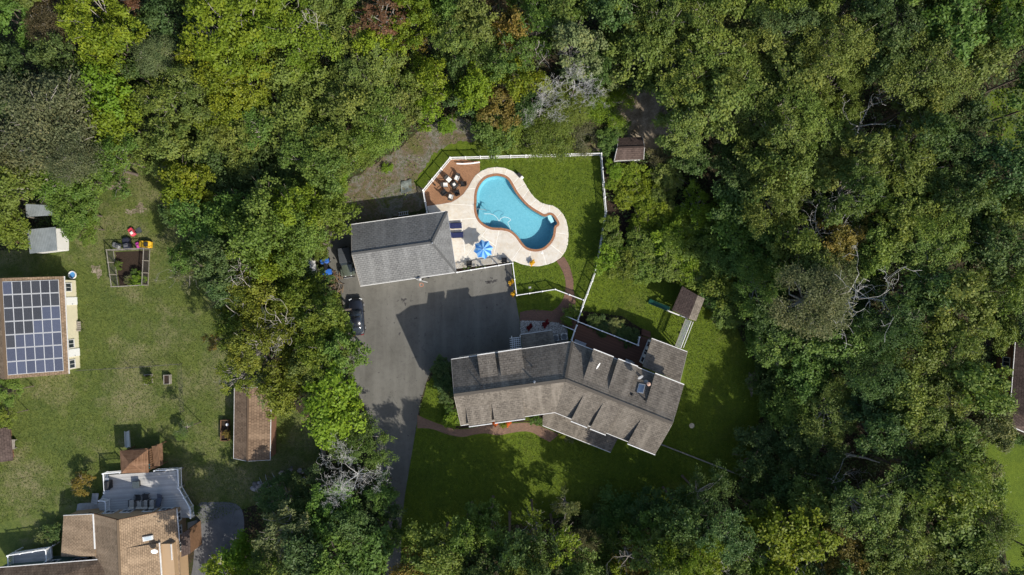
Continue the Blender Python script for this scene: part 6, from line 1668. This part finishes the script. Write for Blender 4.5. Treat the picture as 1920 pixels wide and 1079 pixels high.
# px, py, crown radius in photo pixels, colour, form (M broad, F feathery, T thin), height
T = """
27 33 40 G M; 95 40 42 U F; 180 30 66 Y M; 200 88 44 Y M; 112 106 46 D M; 20 125 52 D M; 215 118 44 Y M; 287 103 34 P F; 312 38 46 D M; 234 6 26 R T; 255 60 30 G M
425 45 80 Y M; 525 60 84 Y M; 455 135 68 Y M; 545 140 50 O M; 380 110 40 Y M; 617 70 46 D M; 600 10 40 O M; 70 225 92 B F; 30 290 46 B F; 200 170 50 L M; 215 228 46 Y M; 205 292 48 G M; 310 205 56 O M; 333 250 52 O M; 262 200 36 G M; 150 155 40 D M
487 235 50 G M; 463 190 15 R S; 420 205 46 Y M; 560 215 48 O M; 602 283 68 G M; 372 165 44 O M; 400 295 50 D M 9; 350 350 42 Y M; 480 318 52 D M 9; 25 345 46 K M; 95 335 55 G M 10; 130 395 44 G M 8; 160 340 34 G M; 283 285 36 O M; 150 425 30 K M 6; 15 420 36 K M 5; 385 330 44 D M 8; 530 330 44 D M 8; 440 260 46 O M; 15 195 40 D M; 130 290 45 B F; 250 150 35 D M
655 62 52 O M; 715 32 42 R T; 785 28 46 Y M; 707 97 38 Y M; 762 88 36 N T; 745 130 38 O M; 690 145 52 O M; 810 143 36 Y M; 806 196 36 L M 9; 660 200 55 O M; 583 240 48 O M; 705 225 46 K M; 748 200 34 O M; 626 272 46 K M; 895 160 36 Y M; 930 200 36 N M 9; 885 35 44 O M; 930 17 34 U T; 910 80 48 O M; 850 70 44 O M; 860 110 30 D M; 1000 40 52 G M; 985 95 36 G T; 975 140 38 Y M; 922 246 36 G M 6; 985 200 36 D M 8; 1075 95 44 P M; 1140 190 40 L F 6; 1030 248 46 K F 5; 1085 245 38 B F 3.5; 1045 25 42 O M; 960 60 36 N M; 700 246 32 K M 8; 668 282 32 K M 7; 630 330 28 L M 5; 780 165 30 O M; 840 25 40 G M; 1120 120 34 D M; 940 125 34 G M; 868 180 30 D M 7; 1065 200 40 K F 6; 1140 140 34 P M 8; 960 240 32 K M 5
1235 45 66 O M; 1205 100 52 O M; 1145 25 42 D M; 1310 25 54 O M; 1335 105 62 O M; 1285 155 54 O M; 1385 155 56 O M; 1315 205 60 O M; 1280 240 44 O M; 1410 35 44 P M; 1485 40 56 D M; 1475 130 56 O M; 1480 190 48 O M; 1400 220 48 O M; 1365 265 38 U M 8; 1295 300 38 D M 9; 1385 320 48 D M 10; 1465 260 50 O M; 1470 318 50 O M; 1175 65 40 O M; 1200 150 34 D M 8; 1420 90 46 O M; 1350 165 40 O M; 1430 285 40 O M
1560 85 58 O M; 1580 150 44 O M; 1580 20 38 U T; 1685 40 52 D M; 1785 45 58 G M; 1885 35 54 G M; 1745 135 74 O M; 1665 100 52 D M; 1850 95 52 O M; 1735 190 48 O M; 1815 230 42 D M; 1540 240 48 O M; 1700 300 66 O M; 1620 290 40 O M; 1815 285 48 D M; 1880 320 52 D M; 1630 40 40 D M; 1530 30 44 O M; 1740 255 44 D M; 1580 210 30 O M; 1545 310 46 O M
1457 370 50 O M; 1313 395 42 L M 5; 1300 465 48 K M 4.5; 1373 430 52 G M 8; 1600 362 52 O M; 1700 370 56 O M; 1680 425 52 O M; 1580 450 46 N M; 1487 445 40 O M; 1730 475 56 O M; 1800 375 48 D M; 1880 385 52 O M; 1865 470 52 D M; 1830 430 42 D M; 1565 505 48 P M; 1525 565 58 B F; 1615 530 36 D M 9; 1480 635 60 G M 9; 1430 535 48 G M 9; 1565 640 52 G M; 1645 640 46 D M; 1815 565 60 O M; 1745 545 50 D M; 1880 550 52 O M; 1795 650 64 O M; 1715 655 50 O M; 1515 690 50 G M 9; 1650 700 48 D M; 1430 470 48 G M 9; 1380 500 44 G M 6; 1340 445 40 K M 5; 1440 590 42 D M 9; 1640 465 46 O M; 1540 380 40 D M 9; 1390 380 44 D M 9; 1760 420 50 O M; 1680 600 46 D M; 1460 690 36 G M 3.5; 1590 580 34 D M 8; 1525 500 40 O M; 1350 540 40 K M 5; 1420 640 34 G M 4; 1640 400 40 O M; 1870 620 34 O M
1525 735 46 D M 7; 1568 775 48 O M 10; 1630 755 48 D M; 1490 822 50 D M 6; 1700 745 52 O M; 1770 735 56 O M; 1842 735 50 O M; 1858 795 44 P M; 1737 795 50 O M; 1650 810 42 D M; 1790 910 60 O M; 1842 920 42 O M; 1720 893 50 D M; 1630 955 56 O M; 1473 998 60 Y M; 1520 953 42 O M; 1420 963 42 O M 9; 1350 998 50 D M; 1322 940 44 D M; 1301 1051 46 Y M; 1578 1045 48 N M; 1685 1027 56 O M; 1790 1000 60 O M; 1825 1055 60 O M; 1845 990 44 O M; 1405 885 40 D M 5.5; 1545 850 36 D M 7; 1480 890 42 D M 6; 1430 830 32 D M 4; 1480 760 42 G M 6; 1790 830 50 O M; 1690 960 44 O M; 1740 1060 46 O M; 1400 1045 46 O M; 1520 1050 44 D M; 1640 1070 40 O M; 1455 930 40 D M 6.5; 1560 930 30 D M 8; 1440 760 28 G M 3.5; 1830 870 34 P M; 1450 715 34 D M 4
823 1041 50 K M; 785 1067 36 N M; 875 999 36 G M; 920 985 34 G M; 1001 989 27 Y T 11; 972 1060 36 O M 15; 1043 1028 42 Y T 13; 1091 1028 32 B F 5; 1062 950 24 P T 5; 1166 976 48 G M 3; 1156 1030 46 G M 5.5; 1188 1056 40 N T 8; 1237 1015 46 G M 9; 1275 1021 44 O M; 1285 970 38 D M; 1317 1060 40 Y T; 901 1054 34 D M; 1225 955 34 D M 6; 1110 985 30 D M 2.5; 955 1030 36 D M 15; 860 1060 34 G M; 1080 1075 40 O M; 1240 1070 40 O M; 1010 1045 34 D M 15
619 770 62 L M; 678 828 46 G M 8; 605 963 52 G M 9; 538 998 44 P T 11; 696 960 40 D M 6; 671 1044 56 G M 8; 573 1037 48 D M; 458 1070 58 L M 6; 713 1009 32 G M 6; 527 940 42 D M 7; 640 940 34 D M 5; 590 905 30 D M 6; 741 998 13 G S 4; 520 1060 46 D M 8; 610 1060 40 G M; 715 925 24 G M 8; 650 985 40 D M 9; 155 905 18 N B 2.5; 345 805 13 D T 5; 555 960 36 D M 7
344 359 38 Y M; 375 421 46 G M; 436 403 46 G M; 480 443 52 K M; 558 381 44 Y M; 547 415 48 K M; 614 403 42 K M; 569 448 46 K M; 547 481 38 K M; 413 492 48 D M; 502 503 42 Y M; 425 360 44 D M 9; 500 385 42 O M; 590 350 40 K M 8; 600 468 18 K S 5; 355 480 30 G M 8; 460 475 36 D M 8; 330 400 26 D M 7; 525 355 40 D M 8; 612 366 28 K M 7
430 535 48 D M; 452 560 48 Q M; 561 560 44 Q M; 596 594 44 Q M; 620 585 35 K M; 513 607 52 Q M; 477 650 50 Q M; 450 700 40 Q T 12; 547 640 38 D M 9; 598 655 48 Q M; 640 664 38 G M; 616 705 50 K M; 547 710 48 Q M; 533 738 38 Q M; 495 712 30 P T 11; 402 638 22 N T 8; 562 522 38 D M 8; 580 690 38 O M; 560 605 40 Q M; 500 555 40 Q M; 440 620 36 Q M; 630 622 27 K M; 590 550 34 D M 8; 345 515 20 P T 7; 10 735 26 K M 6; 8 780 20 Q M 5
"""
recs = []
for row in T.strip().split('\n'):
    for e in row.split(';'):
        w = e.split()
        if not w: continue
        px, py, r = float(w[0]), float(w[1]), float(w[2]); recs.append([px, py, r, w[3], w[4], float(w[5]) if len(w) > 5 else None])
zones = [("north-west wood", lambda x, y: x < 640 and y < 345), ("wood behind the pool", lambda x, y: 640 <= x < 1165 and y < 345), ("north-east wood", lambda x, y: x >= 1165 and y < 345),
         ("east wood", lambda x, y: x >= 1280 and y < 720), ("south-east wood", lambda x, y: x >= 1280), ("wood below lawn", lambda x, y: x >= 760), 
         ("driveway grove", lambda x, y: y < 760), ("lower-left grove", lambda x, y: True)]
byz = {}
for i, t in enumerate(recs):
    for zi, (zn, fn) in enumerate(zones):
        if fn(t[0], t[1]): byz.setdefault(zi, []).append(i); break
def ordn(n): return f"{n}{'th' if 10 <= n % 100 <= 20 else {1: 'st', 2: 'nd', 3: 'rd'}.get(n % 10, 'th')}"
for zi, ids in byz.items():
    y0 = min(recs[i][1] for i in ids); rows = {}
    for i in ids: rows.setdefault(int((recs[i][1] - y0) // 60), []).append(i)
    for rk, b in enumerate(sorted(rows)):
        for k, i in enumerate(sorted(rows[b], key=lambda i: recs[i][0])):
            px, py, r, c, f, h = recs[i]
            kind = {'M': 'broadleaf tree', 'F': 'feathery tree', 'T': 'thin-crowned tree', 'S': 'small tree', 'B': 'low shrub'}[f]
            nm = {'M': 'broadleaf_tree', 'F': 'feathery_tree', 'T': 'thin_tree', 'S': 'small_tree', 'B': 'shrub'}[f]
            forms = {'M': ['L', 'M', 'S'], 'F': ['F'], 'T': ['T'], 'S': ['S'], 'B': ['B']}[f]
            rr = random.Random(i * 7 + 1)
            if h is None: h = 8.0 + r * .085 + rr.uniform(-.5, 3.0)
            place(nm, f"{COLNAME[c]} {kind}, {ordn(k + 1)} from left in {ordn(rk + 1)} row of {zones[zi][0]}", "shrub" if f == 'B' else "tree", "trees of the " + zones[zi][0], px, py, r, c, h, forms, i * 13 + 5)
# the wood goes on beyond the picture
rr = random.Random(99); out = []
for k in range(34): out.append((-40 + k * 62 + rr.uniform(-14, 14), rr.uniform(1120, 1150)))
for k in range(34): out.append((-40 + k * 62 + rr.uniform(-14, 14), rr.uniform(-70, -45)))
for k in range(17): out.append((rr.uniform(1965, 2000), -20 + k * 68 + rr.uniform(-14, 14)))
for k in range(8): out.append((rr.uniform(-85, -60), -20 + k * 62))
for k in range(18): out.append((800 + k * 66 + rr.uniform(-14, 14), rr.uniform(1190, 1215)))
for i, (x, y) in enumerate(out):
    if x < 400 and y > 1000: continue
    if 700 < x < 775 and y > 1000: continue
    if 1880 < x < 2120 and 620 < y < 1030: continue
    place("broadleaf_tree", "green broadleaf tree of the wood just beyond the picture edge", "tree", "trees beyond the picture edge", x, y, rr.uniform(46, 66), rr.choice('OOGDYK'), (8.5 if (y > 1100 and (1140 < x < 1310 or 600 < x < 860)) else rr.uniform(12, 17)), ['L', 'M'], 5000 + i)

# ------------------------------------------------------------------ leafless trees
def roundest(seeds, *a, **k):
    """the most evenly spread of several grown trees"""
    best = None
    for s in seeds:
        me = bare_mesh("bare_branches", s, *a, **k); co = np.empty(len(me.vertices) * 3, np.float32); me.vertices.foreach_get("co", co); co = co.reshape(-1, 3)
        t = co[co[:, 2] > np.percentile(co[:, 2], 20)]; ev = np.linalg.eigvalsh(np.cov((t[:, :2] - t[:, :2].mean(0)).T)); sc = ev[0] / ev[1] + 1e-6 * len(co)
        if best is None or sc > best[0]: best = (sc, me)
    return best[1]
BARE = [("big", roundest(range(11, 18), 9.5, 1.0, DEADWOOD, 7, .10, .28, .45, .02, (2, 3), minr=.009)),
        ("snag", bare_mesh("bare_branches", 23, 10, 1.0, DEADWOOD, 5, .11, .45, .25, .05, (1, 2), kink=.5, minr=.012)),
        ("snag2", bare_mesh("bare_branches", 31, 10, 1.3, DEADWOOD, 5, .12, .4, .2, .08, (1, 3), kink=.5, minr=.012)),
        ("limb", bare_mesh("bare_branches", 47, 5, 1.4, BARKPALE, 4, .07, .3, .35, .0, (1, 2), kink=.5, minr=.014))]
bm_ = dict(BARE)
def bare(label, px, py, zoff, kind, s, rot, tilt=(0, 0), rpx=None):
    me = bm_[kind]; co = np.empty(len(me.vertices) * 3, np.float32); me.vertices.foreach_get("co", co); co = co.reshape(-1, 3)
    top = co[co[:, 2] > np.percentile(co[:, 2], 25)]; ctr = Vector(top.mean(0).tolist())
    if rpx:   # size the crown
        zc = zoff + ctr.z * s; rw = np.percentile(np.hypot(top[:, 0] - ctr.x, top[:, 1] - ctr.y), 92)
        s = rpx * (H - zc) / H / PPM / float(rw)
    m = Matrix.Rotation(rot, 3, 'Z') @ Matrix.Rotation(tilt[1], 3, 'Y') @ Matrix.Rotation(tilt[0], 3, 'X')
    off = m @ (ctr * s); c = P(px, py, zoff + off.z) - Vector((off.x, off.y, 0))
    root = thing("dead_tree", label, "dead tree", (c.x, c.y, 0), 0, "leafless grey trees")
    o = bpy.data.objects.new("branches", me); col.objects.link(o); o.parent = root; o.scale = (s, s, s); o.rotation_euler = (tilt[0], tilt[1], rot); o.location = (0, 0, zoff)
    if zoff > .5:
        t = bpy.data.objects.new("trunk", TRUNK[0]); col.objects.link(t); t.parent = root; t.scale = (.19 * s, .19 * s, zoff + .3)
    return root
bare("large pale leafless tree with fine branches beside the driveway, lower left", 652, 893, 7.2, "big", 1.0, .4, rpx=66)
bare("large grey leafless tree above the pool fence near the sandy path", 1074, 152, 8.2, "big", 1.0, 2.1, rpx=66)
bare("bare grey tree leaning left of the leafless tree above the pool", 1022, 200, 5.5, "big", .7, 4.2, rpx=42)
bare("big bleached dead tree with sprawling limbs right of the brownish tree", 1628, 568, 4.5, "snag2", 1.3, .6, (.15, .2))
bare("smaller dead tree with limbs reaching right, next to the big bleached one", 1712, 585, 4.0, "snag", 1.1, 3.6, (.1, .35))
bare("bleached dead tree in the gap of the north-east wood", 1647, 212, 4.0, "snag", .95, 1.2, (.1, .1))
bare("dead tree with white forked limbs above the orange-tinged tree", 1545, 400, 4.5, "snag2", .85, 5.0, (.0, -.1))
bare("dead tree with curved limbs right of the orange-tinged tree", 1612, 408, 5.0, "snag", .7, 2.4)
bare("leaning dead tree in the dark gap of the south-east wood", 1600, 905, 3.0, "snag", .8, .3, (.2, .7))
bare("bare dead tree at the bottom edge of the south-east wood", 1492, 1050, 5.0, "snag", .9, 4.0)
bare("bare dead tree at the bottom wood's right end", 1358, 1050, 6.0, "snag2", .7, 2.0)
bare("bare-limbed tree in the pale orange crown of the bottom wood", 1190, 1055, 6.5, "limb", 1.1, 1.0)
bare("bare grey tree at the top of the wood behind the pool", 992, 85, 6.0, "limb", 1.35, .2)
bare("bare twiggy tree left of the grove, above the left lawn", 338, 515, 2.0, "limb", 1.0, .8)
bare("grey bare limbs over the upper left of the grove", 462, 545, 7.0, "limb", 1.6, 2.8)
bare("grey bare limbs over the lower left of the grove near the long shed", 448, 705, 6.5, "limb", 1.2, 4.4)
bare("grey bare limbs at the left rim of the grove", 432, 597, 6.0, "limb", 1.0, 3.3)
bare("grey bare limbs in the middle of the grove", 520, 622, 9.0, "limb", 1.2, 5.5)
bare("bare brown tree at the top edge of the north-east wood", 1615, 22, 7.0, "limb", 1.2, 1.9)
bare("thin bare tree at the upper right of the big yellow-green crowns", 560, 40, 10.0, "limb", 1.2, .9)
bare("thin bare tree among the big yellow-green crowns", 410, 60, 10.0, "limb", 1.2, 3.9)
for i, (x0, y0, x1, y1, lab) in enumerate(((1567, 847, 1650, 868, "fallen grey trunk lying in the dark gap of the south-east wood"), (1430, 413, 1474, 411, "short fallen grey trunk in the dark gap of the upper east wood"), (1700, 535, 1780, 515, "thin fallen trunk in the dark gap of the east wood"))):
    a, b = P(x0, y0, 1.6), P(x1, y1, 2.6)
    o = MB().tube([xy(a, .3), a.lerp(b, .3), a.lerp(b, .65) + Vector((0, .15, .1)), b], [.17, .15, .11, .05], 7).build("fallen_trunk", DEADWOOD); tag(o, lab, "fallen trunk")

# ------------------------------------------------------------------ shrubs and garden plants
def shrub(label, px, py, r, c, h, form='B', seed=0, name="shrub", group=None, cat="shrub"):
    return place(name, label, cat, group, px, py, r, c, h, form if isinstance(form, list) else [form], 900 + seed)
SHR = [(1152, 318, 15, 'L', 2.2, ['V'], "bright green vine bush on the fence corner by the garden shed"), (1147, 345, 11, 'L', 1.8, ['V'], "small lime bush hanging over the right pool fence"),
       (1145, 420, 15, 'K', 2.4, ['V'], "green bush hiding the right pool fence below its end"), (1150, 452, 20, 'K', 2.8, ['V'], "bushy green shrub at the lawn edge right of the pool"), (1142, 485, 24, 'L', 3.0, ['V', 'S'], "big bright green shrub at the fence bend"), (1175, 500, 26, 'K', 3.2, ['V', 'S'], "wide leafy shrub right of the fence bend"), (1200, 468, 28, 'K', 3.2, ['V', 'S'], "leafy shrub between the fence bend and the east wood, upper"), (1215, 505, 26, 'K', 3.0, ['V', 'S'], "leafy shrub between the fence bend and the east wood, lower"),
       (1250, 495, 28, 'K', 3.4, ['V', 'S'], "green shrub at the lawn edge above the play tower"), (1290, 505, 30, 'L', 3.4, ['V', 'S'], "lime shrub at the lawn edge right above the play tower"), (1330, 520, 30, 'K', 3.6, ['V', 'S'], "green shrub at the wood edge right of the play tower"), (1255, 455, 30, 'L', 3.6, ['V', 'S'], "lime green shrub mass below the flower thicket"), (1345, 560, 24, 'G', 3.0, ['V', 'S'], "dark leafy shrub right of the play tower roof"), (1370, 590, 26, 'G', 3.4, ['V', 'S'], "leafy shrub at the wood edge beside the lawn"),
       (1185, 330, 24, 'Y', 1.6, ['V'], "yellow-green thicket below the garden shed, upper left"), (1205, 355, 26, 'Y', 1.6, ['V'], "yellow-green thicket below the garden shed, middle"), (1175, 365, 22, 'Y', 1.5, ['V'], "yellow-green thicket by the right pool fence"), (1215, 390, 26, 'Y', 1.7, ['V'], "yellow-green thicket, lower end"), (1240, 370, 26, 'O', 1.8, ['V'], "olive thicket right of the yellow-green one"), (1245, 415, 30, 'Y', 2.0, ['V'], "yellow-green thicket towards the east wood"), (1205, 425, 26, 'Y', 2.0, ['V'], "yellow-green thicket above the leafy shrubs"), (1280, 425, 30, 'Y', 2.6, ['V', 'S'], "yellow-green bush in front of the east wood"), (1260, 330, 26, 'O', 2.0, ['V'], "olive bush below the sandy path"), (1240, 300, 20, 'B', 1.4, ['V'], "brownish bush at the end of the sandy path"), (1140, 262, 20, 'G', 3.0, ['V', 'S'], "dark bush between the fence corner and the garden shed"), (1165, 243, 13, 'G', 2.6, ['V'], "small dark bush above the garden shed"),
       (828, 690, 17, 'D', 2.6, ['V', 'S'], "dark evergreen shrub at the left end of the bent house, upper"), (831, 715, 16, 'D', 2.4, ['V', 'S'], "dark evergreen shrub at the left end of the bent house, middle"), (838, 742, 14, 'D', 2.2, ['V'], "dark evergreen shrub at the left end of the bent house, lower"), (850, 788, 15, 'L', 1.6, ['V'], "bright green bush at the front left corner of the bent house"), (845, 768, 10, 'G', 1.4, ['B'], "small bush along the left wall of the bent house"),
       (1072, 590, 15, 'K', 1.4, ['B'], "round green bush at the foot of the deck stair"), (1116, 606, 14, 'D', 1.5, ['V'], "dark bush along the deck railing, first from the stair"), (1132, 614, 14, 'D', 1.5, ['V'], "dark bush along the deck railing, second from the stair"), (1150, 610, 14, 'P', 1.5, ['V'], "faded pinkish hydrangea along the deck railing"), (1166, 622, 15, 'D', 1.5, ['V'], "dark bush right of the faded hydrangea"), (1183, 632, 14, 'D', 1.5, ['V'], "dark bush at the end of the deck railing"),
       (1005, 788, 11, 'G', 1.0, ['B'], "round boxwood in the front mulch bed by the porch"), (943, 797, 6, 'Y', .6, ['B'], "small yellow-green plant between the two orange mums"), (988, 784, 6, 'Y', .7, ['B'], "small yellow-green plant left of the boxwood"), (1054, 817, 6, 'Y', .9, ['B'], "small pale shrub below the porch roof edge"), (1069, 824, 7, 'P', .8, ['B'], "pale shrub below the middle of the porch roof"),
       (243, 526, 9, 'P', .9, ['B'], "pale leafy plant in the vegetable plot, left"), (259, 524, 12, 'L', 1.2, ['B'], "bright green plant in the vegetable plot, right"), (252, 512, 7, 'G', .8, ['B'], "small plant in the middle of the vegetable plot"), (222, 497, 7, 'K', .7, ['B'], "small plant at the left side of the vegetable plot"), (277, 713, 9, 'K', 1.5, ['B'], "leafy plant growing in the fuller planter"), (340, 815, 10, 'G', 2.0, ['V'], "dark bush by the lawn edge near the long shed"), (425, 815, 7, 'N', 1.2, ['B'], "dry plant in the trough beside the long shed"),
       (100, 1000, 18, 'D', 1.6, ['V'], "dark bush left of the tan house wing"), (85, 1010, 14, 'P', 1.4, ['V'], "pale bush beside the balcony of the tan house"), (1905, 822, 9, 'G', 1.2, ['B'], "clipped round hedge bush by the brown roof house, left"), (1917, 826, 9, 'G', 1.2, ['B'], "clipped round hedge bush by the brown roof house, right"), (365, 955, 8, 'G', 1.4, ['B'], "small bush at the grey deck's right railing"), (545, 900, 16, 'D', 1.5, ['V'], "dark bush by the loose stones"), (438, 868, 7, 'P', .8, ['B'], "pale weed at the end of the long shed"),
       (638, 352, 13, 'L', 1.3, ['V'], "lime weeds at the clearing's left rim, upper"), (630, 392, 13, 'K', 1.6, ['V'], "lime weeds at the clearing's left rim, lower"), (728, 262, 15, 'L', 1.6, ['V'], "lime bush at the clearing's upper rim"), (690, 300, 13, 'K', 1.3, ['V'], "green bush at the clearing's upper left rim"), (725, 315, 9, 'L', .6, ['B'], "small green weed in the middle of the clearing"), (840, 235, 16, 'L', 1.4, ['V'], "lime bush at the clearing's top"), (905, 262, 16, 'K', 1.6, ['V'], "green bush above the pool fence, left"), (960, 268, 18, 'K', 1.8, ['V'], "green bush above the pool fence, middle"), (1010, 272, 18, 'K', 1.8, ['V'], "green bush above the pool fence, right of middle"), (1055, 270, 18, 'P', 1.5, ['V'], "pale bush above the pool fence, right")]
for i, (x, y, r, c, h, f, lab) in enumerate(SHR): shrub(lab, x, y, r, c, h, f, i)
# mums: a pot and a cushion of flowers
LEAFCOL.update(mum_y=(.72, .40, .015), mum_o=(.60, .13, .02), mum_r=(.15, .012, .014))
pm, _ = crown_mesh("flowers", 501, .30, .36, .13, 90, .045, lobes=.08, flat=.9, mat=PETAL)
TERRA = plain("terracotta", (.28, .11, .06), .8)
def mum(label, px, py, z, c, s, pot=True):
    r = thing("potted_mum" if pot else "mum_plant", label, "flowers", P(px, py, z), 0)
    if pot: MB().lathe((0, 0, 0), [(.15, 0), (.2, .3), (.22, .3), (.22, .36), (.16, .36)], 14).build("pot", TERRA, r, local=True)
    o = bpy.data.objects.new("flowers", pm); col.objects.link(o); o.parent = r; o.location = (0, 0, .3 if pot else 0.02); o.scale = (s, s, s); o.color = (*LEAFCOL[c], 1)
for x, y, z, lab in POTS: mum("potted yellow mum " + lab, x, y, z, 'mum_y', .95)
mum("dark red mum in the gravel bed, left of the pair", *C2([(718, 453)])[0], .03, 'mum_r', 1.05, False); mum("dark red mum in the gravel bed, right of the pair", *C2([(820, 432)])[0], .03, 'mum_r', 1.25, False)
mum("orange mum in the front bed, left of the pair", *C3([(507, 652)])[0], .03, 'mum_o', 1.15, False); mum("orange mum in the front bed, right of the pair", *C3([(584, 655)])[0], .03, 'mum_o', 1.15, False)

# ------------------------------------------------------------------ undergrowth, weeds and fallen leaves
OPEN = [lawn_px, [(-60, 470), (60, 470), (130, 420), (175, 390), (200, 330), (250, 312), (300, 312), (345, 340), (350, 420), (370, 480), (420, 530), (440, 600), (450, 700), (600, 800), (600, 870), (560, 920), (470, 950), (330, 1000), (200, 1000), (100, 1100), (-60, 1100)],
        [(1820, 850), (1850, 820), (1900, 825), (2050, 850), (2050, 1140), (1900, 1140), (1880, 1000), (1880, 930)], drive_px, deck_px, patio_px, [(365, 940), (460, 940), (460, 1010), (400, 1080), (340, 1130)], [(660, 335), (745, 280), (790, 240), (850, 215), (905, 250), (1130, 270), (1130, 300), (846, 300), (795, 355), (798, 400), (650, 425), (640, 370)],
        [(1140, 235), (1185, 170), (1230, 170), (1275, 280), (1250, 330), (1180, 262)], [(600, 400), (870, 380), (870, 545), (620, 545)], [(1890, 630), (2100, 640), (2100, 840), (1890, 815)], [(-100, 500), (150, 500), (150, 720), (-100, 720)]]
def undergrowth(name, label, n, seed, z0, z1, size, colr, allowed=None, clump=1.0):
    rg = np.random.default_rng(seed)
    x = rg.uniform(-120, 2040, n * 3); y = rg.uniform(-90, 1170, n * 3); ok = np.ones(len(x), bool)
    if allowed is None:
        for q in OPEN: ok &= ~inpoly(x, y, q)
    else:
        ok &= inpoly(x, y, allowed)
    x, y = x[ok], y[ok]
    nz = np.sin(x * .061 + 2 * np.sin(y * .043)) * np.sin(y * .057 + 1.7 * np.sin(x * .037)) + .35 * np.sin(x * .21) * np.sin(y * .19)
    keep = (nz * clump + rg.uniform(-.8, .8, len(x))) > 0; x, y, nz = x[keep][:n], y[keep][:n], nz[keep][:n]
    z = z0 + (z1 - z0) * np.clip(.3 + .5 * nz, .08, 1) * rg.uniform(.2, 1, len(x))
    C = np.stack([(x - 960) / PPM, (539.5 - y) / PPM, z], 1); N = np.array([.1, -.1, .9]) + rg.normal(size=(len(x), 3)) * .4
    V, Q = leaf_quads(C, N, size * rg.uniform(.6, 1.4, len(x)), rg)
    o = bpy.data.objects.new(name, quads_mesh(name, V, Q, LEAF, {"lv": np.clip(rg.normal(.5, .22, len(x)), 0, 1)})); col.objects.link(o); o.color = (*colr, 1); tag(o, label, "undergrowth", kind="stuff")
undergrowth("undergrowth", "low green undergrowth covering the forest floor between the trees", 110000, 1, .1, 1.8, .16, (.068, .100, .028))
edge1 = [(755, 1079), (765, 1040), (850, 1010), (950, 985), (980, 940), (1060, 935), (1100, 955), (1160, 950), (1280, 935), (1345, 915), (1395, 880), (1420, 830), (1432, 760), (1428, 700), (1400, 640), (1385, 600), (1440, 600), (1470, 700), (1470, 830), (1430, 930), (1330, 985), (1150, 1010), (900, 1050)]
undergrowth("edge_thicket", "low leafy thicket along the shaded lawn's wood edge", 30000, 11, .1, 2.6, .15, (.058, .09, .024), edge1, .5)
undergrowth("dead_leaves", "brown fallen leaves and dry brush on the forest floor", 40000, 2, .03, .35, .11, (.12, .078, .045), clump=-.6)
clear = [(628, 372), (650, 326), (692, 300), (738, 268), (782, 230), (848, 204), (885, 215), (905, 250), (960, 268), (1130, 268), (1128, 284), (850, 268), (810, 290), (775, 345), (790, 372), (700, 395), (650, 415)]
undergrowth("weeds", "low green weeds scattered over the stony clearing", 30000, 3, .02, .4, .085, (.135, .185, .036), clear)
undergrowth("dry_weeds", "dry brown weeds scattered over the stony clearing", 16000, 4, .02, .3, .075, (.24, .175, .13), clear, -.8)
undergrowth("lawn_leaves", "fallen tan leaves scattered over the neighbour's lawn", 1500, 5, .012, .03, .07, (.34, .28, .17), OPEN[1], .2)
undergrowth("lawn_leaves", "fallen tan leaves scattered over the main lawn", 700, 6, .012, .03, .06, (.34, .27, .13), lawn_px, .2)
undergrowth("drive_leaves", "fallen leaves drifted over the left edge of the driveway", 900, 7, .026, .04, .055, (.24, .17, .09), [(640,540),(668,548),(668,640),(672,700),(700,750),(720,820),(728,900),(738,1000),(720,1000),(712,900),(690,790),(655,715),(645,640)], .4)
undergrowth("plot_plants", "small vegetable and weed leaves in the fenced plot", 1800, 8, .03, .35, .06, (.09, .13, .03), [(222,476),(274,474),(272,530),(228,532)], .8)

# short grass tufts that give the lawns their nap
def turf(name, label, poly, holes, n, seed, colr, size=.1):
    rg = np.random.default_rng(seed); xs = [p[0] for p in poly]; ys = [p[1] for p in poly]
    x = rg.uniform(min(xs), max(xs), n * 2); y = rg.uniform(min(ys), max(ys), n * 2); ok = inpoly(x, y, poly)
    for q in holes: ok &= ~inpoly(x, y, q)
    x, y = x[ok][:n], y[ok][:n]; m = len(x)
    C = np.stack([(x - 960) / PPM, (539.5 - y) / PPM, rg.uniform(.03, .09, m)], 1); N = np.array([0, 0, .8]) + rg.normal(size=(m, 3)) * .55
    V, Q = leaf_quads(C, N, rg.uniform(.5, 1.3, m) * size, rg, .5); V[:, 2] = np.maximum(V[:, 2], .008)
    o = bpy.data.objects.new(name, quads_mesh(name, V, Q, LEAF, {"lv": np.clip(rg.normal(.5, .25, m), 0, 1)})); col.objects.link(o); o.color = (*colr, 1); tag(o, label, "grass", kind="stuff")
W1 = C2([(885,30),(915,75),(935,120),(945,165),(945,205),(935,260),(905,310),(860,350),(655,350),(655,545),(960,545),(1010,290),(995,160),(965,55),(935,5)])
W2 = C3([(8,590),(150,655),(350,680),(600,650),(760,660),(910,725),(845,780),(740,720),(520,735),(290,745),(100,695),(8,690)])
HS = [(845,672),(1075,638),(1290,665),(1280,730),(1228,852),(1145,850),(1015,800),(865,802)]
DK = C2([(940,380),(1020,340),(1440,460),(1490,520),(1400,720),(980,560)])
turf("lawn_grass", "short green grass of the main lawn", lawn_px, [deck_px, cope_px, patio_px, drive_px, W1, W2, HS, DK], 80000, 21, (.092, .134, .017), .075)
turf("neighbour_grass", "short green and straw-coloured grass of the neighbour's lawn", OPEN[1], [OPEN[4], [(-60,520),(130,515),(145,700),(-60,715)], [(216,473),(279,470),(276,533),(224,536)], [(180,880),(345,880),(372,990),(372,1100),(-60,1100),(-60,1000),(110,950),(185,940)]], 75000, 22, (.096, .128, .029), .07)
